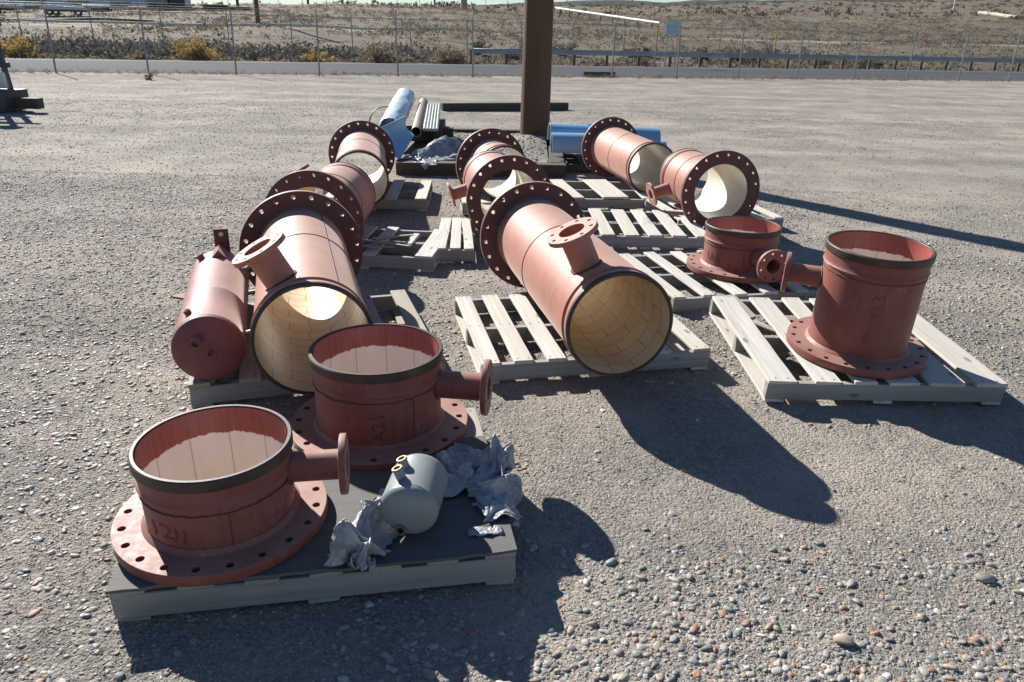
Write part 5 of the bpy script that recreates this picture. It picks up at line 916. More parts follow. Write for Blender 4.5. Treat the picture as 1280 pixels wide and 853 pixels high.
736, 882, 165, 744, 905, 110, 715, 914, 67, 710, 923, 24, 552, 545, 330, 596, 564, 337, 597, 606, 343, 616, 629, 341, 647, 636, 344, 681, 654, 353, 710, 655, 378, 735, 676, 384, 742, 683, 362, 741, 710, 356, 732, 705, 330, 729, 721, 309, 732, 759, 300, 765, 774, 287, 754, 793, 260, 753, 806, 218, 756, 844, 220, 748, 851, 159, 751, 883, 139, 724, 898, 86,
727, 889, 41, 722, 877, -5, 569, 621, 330, 596, 623, 336, 634, 617, 322, 643, 615, 346, 672, 633, 351, 676, 629, 328, 711, 644, 360, 723, 652, 345, 734, 659, 330, 751, 685, 333, 748, 701, 321, 740, 710, 297, 754, 738, 290, 776, 751, 256, 766, 767, 227, 770, 795, 215, 767, 824, 202, 762, 837, 167, 745, 851, 134, 720, 864, 104, 708, 891, 90, 702, 895, 63,
563, 626, 310, 585, 636, 324, 621, 634, 332, 645, 625, 330, 651, 604, 329, 684, 616, 334, 688, 631, 321, 695, 644, 308, 701, 655, 291, 744, 663, 308, 748, 668, 286, 760, 688, 275, 768, 712, 258, 779, 738, 248, 777, 757, 222, 769, 780, 202, 752, 797, 177, 734, 818, 155, 726, 839, 134, 700, 862, 112, 705, 876, 88, 688, 891, 68, 579, 647, 310, 592, 641, 310,
606, 647, 312, 618, 634, 305, 637, 625, 306, 653, 607, 299, 678, 616, 297, 691, 630, 291, 706, 643, 296, 721, 647, 280, 711, 661, 256, 727, 679, 246, 741, 701, 234, 748, 725, 221, 723, 750, 222, 719, 766, 198, 730, 793, 191, 719, 815, 174, 706, 830, 154, 700, 834, 124, 694, 837, 94, 697, 849, 80, 516, 624, 296, 548, 625, 294, 579, 618, 302, 595, 631, 317,
619, 614, 311, 633, 633, 292, 651, 629, 311, 660, 647, 304, 650, 655, 279, 665, 666, 267, 686, 676, 270, 703, 694, 263, 705, 713, 245, 720, 716, 219, 700, 738, 215, 691, 762, 204, 695, 782, 186, 692, 787, 151, 707, 808, 137, 700, 818, 105, 712, 839, 84, 702, 842, 47, 513, 606, 302, 542, 632, 313, 563, 615, 311, 591, 613, 327, 593, 622, 295, 614, 615, 293,
635, 614, 279, 657, 623, 287, 649, 632, 261, 672, 652, 270, 686, 654, 251, 669, 669, 242, 663, 684, 227, 668, 712, 226, 672, 726, 204, 691, 737, 196, 685, 742, 166, 697, 768, 163, 707, 782, 147, 721, 807, 140, 710, 807, 107, 712, 828, 97, 529, 612, 292, 547, 610, 292, 541, 593, 301, 561, 605, 291, 587, 606, 295, 603, 609, 278, 625, 605, 300, 641, 612, 274,
666, 623, 264, 652, 644, 244, 671, 647, 230, 684, 672, 237, 675, 677, 213, 688, 703, 224, 675, 699, 196, 687, 711, 184, 706, 742, 193, 695, 732, 149, 706, 751, 158, 715, 766, 149, 713, 774, 136, 713, 768, 114, 387, 637, 259, 449, 644, 266, 498, 626, 258, 524, 580, 269, 550, 589, 297, 577, 606, 282, 607, 595, 290, 625, 600, 261, 639, 625, 260, 658, 631, 236,
684, 640, 242, 687, 655, 210, 688, 682, 232, 698, 688, 211, 687, 689, 186, 697, 712, 197, 708, 722, 177, 724, 742, 167, 731, 757, 142, 737, 771, 110, 761, 802, 90, 787, 834, 64, 472, 649, 290, 481, 610, 267, 509, 600, 274, 523, 566, 278, 550, 579, 299, 569, 601, 278, 599, 586, 290, 628, 590, 287, 642, 604, 260, 670, 619, 248, 688, 637, 228, 695, 660, 244,
712, 683, 243, 709, 672, 218, 710, 689, 207, 702, 696, 178, 724, 712, 191, 733, 716, 174, 720, 722, 156, 738, 730, 145, 725, 732, 107, 746, 741, 107, 435, 635, 290, 456, 610, 279, 484, 597, 269, 503, 583, 291, 539, 554, 284, 569, 587, 286, 600, 581, 270, 633, 578, 278, 651, 608, 270, 669, 607, 241, 700, 625, 236, 696, 649, 231, 710, 657, 220, 729, 668, 220,
723, 671, 200, 760, 681, 209, 742, 685, 186, 732, 689, 164, 747, 699, 157, 765, 705, 145, 772, 710, 126, 756, 701, 109, 396, 645, 284, 423, 605, 262, 456, 582, 261, 490, 569, 263, 525, 550, 266, 563, 560, 263, 598, 552, 272, 626, 575, 270, 654, 587, 252, 687, 588, 257, 695, 618, 286, 707, 636, 242, 733, 639, 239, 718, 649, 220, 737, 659, 219, 730, 658, 196,
737, 658, 175, 765, 664, 168, 776, 670, 148, 761, 675, 113, 761, 680, 84, 772, 687, 60, 367, 587, 307, 405, 628, 300, 454, 592, 292, 479, 556, 283, 517, 539, 283, 566, 537, 282, 594, 543, 261, 619, 569, 258, 656, 564, 284, 676, 588, 296, 703, 609, 284, 720, 629, 262, 717, 618, 239, 734, 620, 222, 764, 618, 225, 763, 631, 196, 768, 631, 170, 768, 637, 142,
784, 644, 112, 806, 647, 84, 811, 649, 41, 816, 643, -6, 453, 639, 300, 455, 591, 305, 470, 556, 305, 523, 544, 312, 554, 548, 307, 581, 544, 291, 612, 516, 275, 632, 549, 270, 650, 562, 298, 686, 564, 296, 719, 566, 294, 713, 578, 265, 739, 574, 257, 764, 569, 247, 747, 601, 218, 745, 603, 192, 748, 610, 163, 774, 591, 151, 774, 609, 109, 798, 611, 100,
779, 623, 76, 773, 626, 51, 458, 630, 318, 467, 594, 288, 486, 550, 298, 528, 529, 322, 562, 536, 310, 591, 508, 293, 624, 508, 292, 650, 521, 298, 672, 525, 333, 706, 521, 336, 704, 545, 300, 748, 522, 309, 759, 546, 276, 753, 544, 249, 742, 571, 213, 774, 560, 202, 772, 561, 170, 766, 566, 136, 791, 561, 115, 784, 577, 74, 798, 588, 39, 773, 598, -5,
497, 599, 320, 506, 558, 279, 522, 524, 294, 552, 512, 320, 579, 496, 309, 610, 492, 306, 647, 485, 310, 660, 498, 334, 682, 510, 324, 714, 497, 337, 734, 518, 330, 738, 518, 299, 760, 508, 282, 760, 499, 254, 786, 509, 243, 764, 544, 201, 757, 535, 173, 776, 532, 147, 786, 532, 114, 793, 553, 74, 780, 589, 34, 774, 583, -6, 525, 534, 258, 539, 521, 259,
563, 498, 281, 558, 479, 308, 627, 468, 328, 640, 466, 315, 656, 472, 339, 692, 467, 339, 713, 471, 327, 738, 479, 323, 763, 487, 331, 742, 478, 312, 761, 472, 288, 788, 485, 279, 785, 483, 245, 766, 504, 209, 793, 508, 194, 769, 515, 148, 769, 541, 107, 781, 536, 89, 783, 553, 53, 752, 583, 40, 460, 505, 263, 529, 470, 272, 573, 461, 277, 581, 450, 316,
621, 452, 325, 657, 452, 336, 701, 448, 360, 703, 450, 333, 735, 447, 339, 746, 459, 364, 768, 464, 363, 760, 457, 331, 781, 478, 317, 781, 468, 285, 774, 472, 244, 794, 482, 220, 811, 492, 191, 793, 490, 145, 795, 491, 103, 768, 504, 54, 744, 528, -2, 692, 517, -7, 453, 485, 262, 538, 468, 288, 569, 442, 279, 609, 438, 335, 627, 433, 323, 655, 444, 352,
691, 436, 345, 719, 446, 354, 735, 434, 348, 753, 451, 351, 776, 447, 374, 779, 448, 344, 809, 464, 334, 820, 477, 306, 795, 467, 253, 801, 463, 220, 827, 472, 200, 818, 484, 152, 779, 478, 91, 775, 490, 49, 763, 501, 1, 663, 521, 11, 488, 423, 272, 546, 419, 291, 577, 411, 296, 614, 411, 320, 643, 436, 359, 658, 426, 350, 708, 432, 366, 734, 447, 382,
753, 439, 377, 756, 436, 356, 791, 425, 384, 799, 437, 356, 816, 449, 333, 805, 463, 296, 821, 463, 268, 823, 474, 239, 809, 451, 181, 816, 459, 140, 777, 457, 103, 775, 467, 73, 765, 459, 20, 700, 473, -6, 486, 408, 272, 531, 409, 296, 595, 418, 322, 603, 401, 328, 639, 423, 364, 668, 418, 365, 714, 442, 384, 730, 431, 387, 737, 429, 369, 770, 423, 378,
782, 415, 365, 787, 431, 345, 814, 435, 330, 819, 453, 303, 806, 453, 263, 822, 451, 235, 832, 458, 207, 829, 443, 165, 800, 445, 116, 768, 449, 75, 762, 444, 26, 705, 457, 2, 517, 361, 260, 542, 378, 319, 560, 393, 330, 621, 396, 355, 639, 409, 373, 672, 414, 380, 691, 419, 371, 719, 417, 383, 738, 416, 375, 754, 422, 361, 766, 417, 346, 802, 414, 352,
789, 431, 313, 824, 436, 311, 819, 439, 274, 803, 441, 231, 826, 440, 220, 809, 427, 179, 778, 423, 136, 768, 415, 106, 735, 404, 66, 712, 377, 23, 520, 350, 289, 533, 355, 317, 553, 380, 337, 594, 380, 350, 628, 395, 377, 649, 401, 371, 676, 406, 364, 696, 402, 360, 728, 401, 370, 747, 399, 361, 763, 401, 347, 783, 403, 331, 797, 417, 315, 793, 430, 287,
787, 451, 264, 799, 435, 248, 795, 433, 218, 784, 426, 185, 757, 405, 142, 756, 398, 120, 721, 381, 78, 709, 366, 53, 501, 376, 325, 499, 345, 343, 547, 345, 348, 572, 359, 358, 605, 375, 374, 628, 378, 376, 660, 392, 377, 684, 390, 366, 708, 391, 353, 723, 407, 351, 718, 419, 324, 760, 424, 327, 765, 418, 305, 743, 438, 270, 770, 436, 267, 780, 422, 250,
781, 412, 220, 782, 403, 188, 762, 387, 152, 738, 377, 119, 745, 368, 100, 700, 343, 68, 452, 412, 344, 473, 385, 335, 519, 366, 344, 549, 351, 365, 584, 362, 376, 605, 359, 363, 661, 379, 383, 660, 388, 357, 674, 400, 342, 700, 399, 334, 696, 411, 306, 738, 411, 311, 722, 419, 285, 740, 420, 276, 744, 411, 255, 731, 403, 216, 745, 395, 202, 763, 382, 198,
734, 364, 157, 743, 351, 132, 741, 333, 102, 727, 315, 69, 437, 387, 330, 488, 391, 321, 518, 388, 340, 536, 371, 356, 572, 368, 358, 600, 369, 358, 610, 348, 344, 646, 362, 344, 643, 381, 325, 668, 395, 315, 677, 402, 291, 706, 395, 294, 718, 393, 278, 729, 389, 259, 707, 385, 238, 726, 389, 237, 722, 359, 216, 721, 344, 200, 725, 322, 175, 740, 329, 170,
724, 297, 146, 727, 286, 132, 436, 422, 294, 466, 414, 306, 492, 397, 311, 531, 386, 335, 544, 363, 350, 564, 342, 337, 596, 340, 352, 605, 342, 327, 624, 360, 311, 647, 381, 299, 665, 374, 281, 681, 387, 265, 690, 374, 248, 698, 368, 265, 714, 370, 255, 729, 358, 244, 741, 346, 228, 746, 342, 209, 750, 323, 193, 729, 282, 174, 733, 265, 155, 739, 250, 139,
424, 399, 261, 428, 410, 299, 461, 393, 294, 504, 388, 307, 521, 356, 312, 548, 332, 335, 573, 354, 300, 606, 325, 327, 631, 334, 317, 628, 305, 281, 652, 323, 270, 673, 328, 261, 685, 337, 271, 694, 321, 259, 707, 323, 246, 721, 312, 234, 738, 295, 223, 758, 314, 220, 743, 286, 207, 756, 269, 180, 769, 265, 157, 778, 240, 132, 415, 403, 293, 441, 391, 299,
468, 387, 307, 487, 363, 305, 506, 356, 283, 536, 348, 273, 570, 340, 299, 596, 333, 293, 613, 309, 288, 630, 285, 286, 656, 292, 280, 678, 320, 277, 688, 288, 268, 707, 303, 275, 720, 294, 264, 732, 288, 251, 742, 271, 238, 760, 269, 236, 767, 268, 218, 760, 248, 200, 778, 263, 187, 767, 230, 169, 398, 405, 301, 426, 383, 320, 454, 365, 321, 479, 360, 294,
504, 338, 289, 535, 334, 293, 549, 314, 264, 588, 324, 300, 606, 297, 304, 630, 282, 307, 657, 276, 297, 656, 254, 271, 686, 277, 280, 707, 281, 280, 709, 263, 257, 734, 271, 260, 749, 256, 249, 752, 240, 221, 779, 249, 219, 772, 221, 197, 781, 216, 173, 797, 234, 147, 394, 417, 282, 414, 379, 293, 445, 356, 296, 476, 346, 276, 504, 329, 302, 526, 313, 284,
552, 303, 276, 586, 313, 313, 606, 281, 286, 625, 265, 299, 657, 267, 313, 670, 260, 285, 682, 243, 276, 708, 259, 280, 710, 242, 257, 723, 233, 241, 745, 230, 236, 768, 234, 231, 792, 229, 219, 812, 217, 201, 804, 245, 172, 784, 279, 146, 453, 322, 283, 465, 322, 280, 486, 323, 263, 500, 312, 308, 519, 303, 297, 536, 293, 283, 558, 292, 292, 582, 281, 292,
602, 264, 289, 627, 284, 261, 646, 252, 289, 666, 242, 294, 686, 236, 289, 695, 236, 270, 719, 232, 268, 725, 218, 245, 758, 230, 264, 760, 221, 234, 766, 212, 218, 786, 210, 220, 779, 207, 198, 794, 209, 185, 415, 315, 257, 442, 308, 272, 469, 306, 297, 497, 298, 296, 520, 288, 283, 536, 283, 300, 561, 273, 298, 589, 264, 309, 597, 254, 276, 619, 253, 284,
638, 237, 288, 665, 244, 276, 680, 223, 282, 698, 217, 267, 721, 216, 273, 740, 209, 260, 741, 211, 230, 766, 198, 231, 792, 184, 229, 817, 168, 220, 830, 170, 187, 856, 167, 211, 514, 276, 284, 512, 271, 295, 507, 259, 317, 530, 269, 289, 537, 264, 304, 553, 268, 290, 565, 252, 304, 580, 250, 291, 597, 233, 299, 611, 224, 287, 630, 222, 279, 651, 218, 271,
674, 213, 267, 692, 202, 292, 720, 200, 278, 726, 203, 253, 738, 191, 240, 758, 184, 241, 764, 187, 222, 769, 189, 205, 787, 168, 214, 782, 176, 193, 473, 260, 258, 482, 265, 280, 500, 255, 290, 516, 246, 300, 536, 259, 282, 549, 229, 303, 564, 227, 292, 581, 224, 288, 598, 214, 291, 608, 191, 312, 627, 193, 310, 648, 195, 301, 667, 177, 298, 688, 195, 278,
706, 178, 281, 727, 169, 275, 747, 160, 263, 758, 154, 241, 782, 144, 237, 777, 145, 198, 792, 122, 186, 810, 119, 149, 501, 264, 279, 509, 248, 272, 509, 224, 306, 521, 224, 290, 536, 198, 308, 549, 220, 286, 574, 180, 309, 584, 187, 291, 594, 177, 302, 609, 173, 306, 625, 191, 292, 640, 174, 299, 658, 173, 284, 677, 161, 276, 700, 178, 263, 716, 161, 262,
734, 145, 257, 756, 134, 260, 774, 131, 239, 762, 143, 202, 774, 126, 183, 788, 109, 169, 498, 224, 269, 498, 215, 277, 514, 214, 279, 528, 196, 290, 547, 167, 310, 560, 182, 299, 567, 183, 284, 586, 144, 306, 596, 152, 293, 603, 139, 303, 618, 139, 300, 628, 119, 288, 637, 141, 269, 660, 140, 261, 678, 143, 276, 689, 119, 293, 714, 119, 290, 737, 132, 260,
753, 129, 239, 770, 120, 226, 759, 124, 208, 744, 107, 176, 509, 196, 270, 519, 201, 264, 527, 210, 259, 546, 184, 282, 554, 158, 296, 565, 115, 314, 576, 111, 318, 587, 114, 311, 589, 118, 295, 601, 101, 289, 611, 93, 298, 611, 102, 282, 615, 101, 260, 629, 98, 277, 657, 107, 279, 684, 114, 277, 696, 107, 291, 718, 120, 261, 736, 115, 257, 752, 118, 258,
771, 106, 226, 747, 81, 198, 474, 194, 267, 504, 203, 280, 526, 174, 291, 546, 141, 292, 557, 135, 284, 569, 129, 296, 566, 80, 312, 583, 90, 305, 595, 63, 307, 586, 60, 296, 594, 64, 285, 606, 52, 276, 593, 67, 271, 615, 70, 267, 631, 65, 275, 662, 83, 270, 662, 85, 289, 705, 93, 279, 721, 100, 289, 747, 108, 276, 776, 90, 229, 776, 104, 215,
464, 205, 273, 506, 193, 293, 516, 167, 287, 538, 133, 286, 555, 109, 302, 565, 95, 290, 573, 58, 304, 577, 59, 318, 585, 32, 311, 594, 40, 300, 594, 33, 287, 577, 41, 283, 585, 32, 272, 601, 45, 259, 614, 42, 271, 635, 48, 274, 665, 69, 281, 676, 81, 297, 713, 82, 278, 751, 81, 263, 781, 80, 256, 804, 74, 224, 491, 214, 286, 500, 182, 310,
514, 146, 302, 524, 138, 289, 546, 99, 306, 560, 60, 287, 575, 37, 295, 562, 28, 307, 575, 22, 306, 590, 20, 301, 575, 24, 294, 560, 15, 276, 556, 24, 264, 563, 8, 267, 603, 27, 265, 619, 32, 261, 650, 51, 275, 668, 63, 289, 693, 82, 299, 732, 73, 276, 755, 81, 274, 816, 71, 230]
draped('bubble_wrap', 'grey bubble wrap spread behind and right of the small grey tank', wrap_points, (74, 22), [-0.36, 2.05, 0.02], 'plastic_sheet')

g = G(); vs = [(i * .0115 - .055, j * .011 - .022, .003 + .004 * math.sin(i * 1.3 + j) + .003 * rnd.random()) for i in range(11) for j in range(5)]
fs = [(i * 5 + j, (i + 1) * 5 + j, (i + 1) * 5 + j + 1, i * 5 + j + 1) for i in range(10) for j in range(4)]
g.add(vs, fs); o = g.build('plastic_scrap', M['plastic_sheet'], None, 60, Matrix.Translation((-.075, 2.015, PLY + .002)) @ Matrix.Rotation(R(9), 4, 'Z')); md = o.modifiers.new('thickness', 'SOLIDIFY'); md.thickness = .001
tag(o, 'flat scrap of plastic lying on the plywood right of the grey tank', 'scrap')
# ------------------------------------------------------------------ pole, crib, junk
CR = .155
def timber(label, a, b, h, w, z0=0.0, mat='tie', name='timber'):
    a, b = Vector(a), Vector(b); d = b - a; yaw = math.atan2(d.y, d.x)
    _bs[0] += 1
    o = board_mesh(d.length, w, h, _bs[0], .006, .01, 14).build(name, M[mat], None, 30, Matrix.Translation((a.x, a.y, z0)) @ Matrix.Rotation(yaw, 4, 'Z'))
    return tag(o, label, 'timber')
# crib: one thing with four side timbers and its fill
cr = thing('timber_crib', 'low dark timber planter box of gravel around the wooden pole', 'planter', (-1.5, 9.36, 0), 0)
def crib_side(a, b, h=CR, w=.19):
    a, b = Vector(a), Vector(b); d = b - a; _bs[0] += 1
    return board_mesh(d.length, w, h, _bs[0], .006, .01, 14).build('side_timber', M['tie'], cr, 30, Matrix.Translation((a.x + 1.5, a.y - 9.36, .0)) @ Matrix.Rotation(math.atan2(d.y, d.x), 4, 'Z'))
crib_side((-1.5, 9.40), (.62, 9.50)); crib_side((-1.42, 9.52), (-1.42, 12.8)); crib_side((.52, 9.63), (.62, 12.8)); crib_side((-1.52, 12.9), (.72, 12.95))
nn = 40; fx = np.linspace(-1.33, .43, nn); fy = np.linspace(9.50, 12.82, nn); FX, FY = np.meshgrid(fx, fy)
def fillz(FX, FY): return .11 + .02 * fbm(FX * 4, FY * 4, 4) + .15 * np.exp(-(((FX - .22) / .38) ** 2 + ((FY - 11.55) / .8) ** 2)) + .012 * fbm(FX * 25, FY * 25, 2)
FZ = fillz(FX, FY)
p = np.stack([rng.uniform(-1.3, .42, 2600), rng.uniform(9.52, 12.8, 2600)], -1); pebbles('crib_gravel', 'dark gravel heaped inside the timber box round the pole', I0, p, sizes(len(p), .008, .03, 2.2, 23), 24, zf=fillz)
I = np.arange(nn * nn).reshape(nn, nn); Q = np.stack([I[:-1, :-1], I[:-1, 1:], I[1:, 1:], I[1:, :-1]], -1).reshape(-1, 4)
link('gravel_fill', np_mesh('gravel_fill', np.stack([FX + 1.5, FY - 9.36, FZ], -1).reshape(-1, 3), Q), M['ground'], cr, None)

pole = thing('utility_pole', 'thick brown wooden utility pole standing in the timber box', 'pole', (.27, 11.75, .1))
pts = [(0, 0, z) for z in np.linspace(-.1, 9.5, 25)]; pts = [(x + .006 * math.sin(z * 2), y, z) for x, y, z in pts]
g = G(); n = 48; vs = []; fs = []
zz = np.linspace(-.1, 9.5, 60)
for i, z in enumerate(zz):
    r0 = .228 - .007 * z
    for j in range(n):
        a = 2 * math.pi * j / n; rr = r0 * (1 + .02 * (vnoise(np.array(a * 3.0), np.array(z * .15)) - .5) + .025 * (vnoise(np.array(float(j) * .9 + 40), np.array(z * .2)) - .5))
        vs.append((rr * math.cos(a), rr * math.sin(a), z))
for i in range(len(zz) - 1):
    for j in range(n): j2 = (j + 1) % n; fs.append((i * n + j, i * n + j2, (i + 1) * n + j2, (i + 1) * n + j))
fs.append(tuple(range((len(zz) - 1) * n, len(zz) * n)))
g.add([(z, -y, x) for x, y, z in vs], fs)         # built along local x so that the grain runs up the pole
g.build('shaft', M['pole'], pole, 60, Matrix.Rotation(R(-90), 4, 'Y') )

timber('long dark timber lying behind the pole on the gravel', (-1.72, 17.5), (1.18, 18.45), .17, .16)
timber('dark timber lying at the yard edge by the road', (2.75, 33.6), (4.15, 34.0), .22, .2)

def halfpipe(label, a, b, r, a0, a1, mat='blue', name='pipe_shell', thick=.012):
    a, b = Vector(a), Vector(b); d = (b - a)
    t = thing(name, label, 'pipe shell', a); q = d.to_track_quat('Z', 'Y').to_matrix().to_4x4()
    # roll so that arc angle 90 deg points up
    x = q @ Vector((1, 0, 0)); y = q @ Vector((0, 1, 0)); base = math.atan2(x.z, y.z)
    off = math.atan2(y.z, x.z) - math.pi / 2
    g = G(); g.lathe([(r, 0), (r, d.length), (r - thick, d.length), (r - thick, 0)], 40, q, closed=True, arc=(R(a0) + off, R(a1) + off))
    k = 4; m = 41; g.f += [(3, 2, 1, 0), tuple((m - 1) * k + i for i in range(4))]; g.uv += [None, None]
    g.build('shell', M[mat], t)
    g = G(); 
    for z in (-.001, d.length + .001): g.lathe([(r + .0005, z), (r - thick - .0005, z)], 40, q, arc=(R(a0) + off, R(a1) + off))
    g.build('cut_edge', M['cut_edge'], t); return t
# blue half pipes right of the pole, on two dark pallets
b1 = pallet('dark weathered pallet under the blue half pipes', (.55, 9.78), 2, 1.0, .95, ev(4, 1.0, .12), 'tie')
halfpipe('front blue half pipe beside the pole, behind the right flange', (.46, 10.02, DECK + .17), (1.62, 10.06, DECK + .17), .175, -35, 200)
halfpipe('rear blue half pipe, longer, lying behind the front one', (.44, 10.52, DECK + .20), (1.95, 10.62, DECK + .16), .215, -10, 190)
halfpipe('thin blue pipe shell lowest behind the far right pipe', (1.45, 10.95, .14), (2.15, 11.1, .14), .13, -20, 200)

# junk heap left of the pole
def roll(label, a, b, r, mat, name, cat='pipe', wall=.01, n=28, wob=.0):
    a, b = Vector(a), Vector(b); d = b - a; t = thing(name, label, cat, a)
    q = d.to_track_quat('Z', 'Y').to_matrix().to_4x4()
    g = G(); L = d.length; ns = 14; prof = [(r * (1 + wob * math.sin(i * 1.9)), L * i / ns) for i in range(ns + 1)] + [(r - wall, L)] + [(r - wall, 0)]
    g.lathe(prof, n, q, closed=True); 
    if wob:
        g.v = [tuple(Vector(v) * 1.0 + Vector((rnd.uniform(-1, 1), rnd.uniform(-1, 1), rnd.uniform(-.5, .5))) * r * .07) for v in g.v]
    g.build('tube_wall', M[mat], t, 24 if wob else 40); return t
roll('pale blue wrapped pipe leaning in the junk heap', (-1.74, 10.45, .42), (-1.83, 12.6, .66), .155, 'blue_pale', 'wrapped_pipe', wob=.02)
roll('brown pipe leaning in the junk heap', (-1.39, 10.5, .38), (-1.56, 12.8, .58), .070, 'brown_pipe', 'brown_pipe')
s = thing('strip_bundle', 'bundle of grey-green corrugated strips beside the brown pipe', 'bundle', (-1.2, 10.5, .0))
for i in range(5):
    a = Vector((-1.27 + i * .043, 10.45, .42)); b = Vector((-1.43 + i * .043, 12.4, .57)); o3 = Vector((-1.2, 10.5, 0))
    G().tube([a - o3, (a + b) / 2 - o3, b - o3], .022, 8).build('strip', M['strip'], s)
tag(timber('x', (-1.15, 10.95), (-1.22, 12.4), .16, .12, .22, 'tie', 'dark_block'), 'dark block of timber right of the corrugated strips', 'timber')
# support timber hidden under the heap
timber('dark bearer timber across the crib under the junk heap', (-1.95, 11.3), (-.95, 11.35), .2, .2, .155)
# big curved blue sheet leaning
def curved_sheet():
    TL, TR, Br, Bl = (np.array(p) for p in ((-1.80, 9.75, .49), (-1.52, 10.42, .60), (-1.41, 10.42, .34), (-1.47, 9.46, .16)))
    n = 18; vs = []
    for i in range(n + 1):
        for j in range(n + 1):
            u, v = i / n, j / n; p = (TL * (1 - u) + TR * u) * (1 - v) + (Bl * (1 - u) + Br * u) * v
            p = p + np.array([-.06, .05, -.03]) * math.sin(math.pi * v) ; vs.append(p)
    I = np.arange((n + 1) ** 2).reshape(n + 1, n + 1); Q = np.stack([I[:-1, :-1], I[1:, :-1], I[1:, 1:], I[:-1, 1:]], -1).reshape(-1, 4)
    o = link('curved_sheet', np_mesh('curved_sheet', np.array(vs), Q), M['blue'], None, 50)
    md = o.modifiers.new('thickness', 'SOLIDIFY'); md.thickness = .012
    tag(o, 'large curved blue plastic sheet leaning on the junk heap', 'sheet')
curved_sheet()
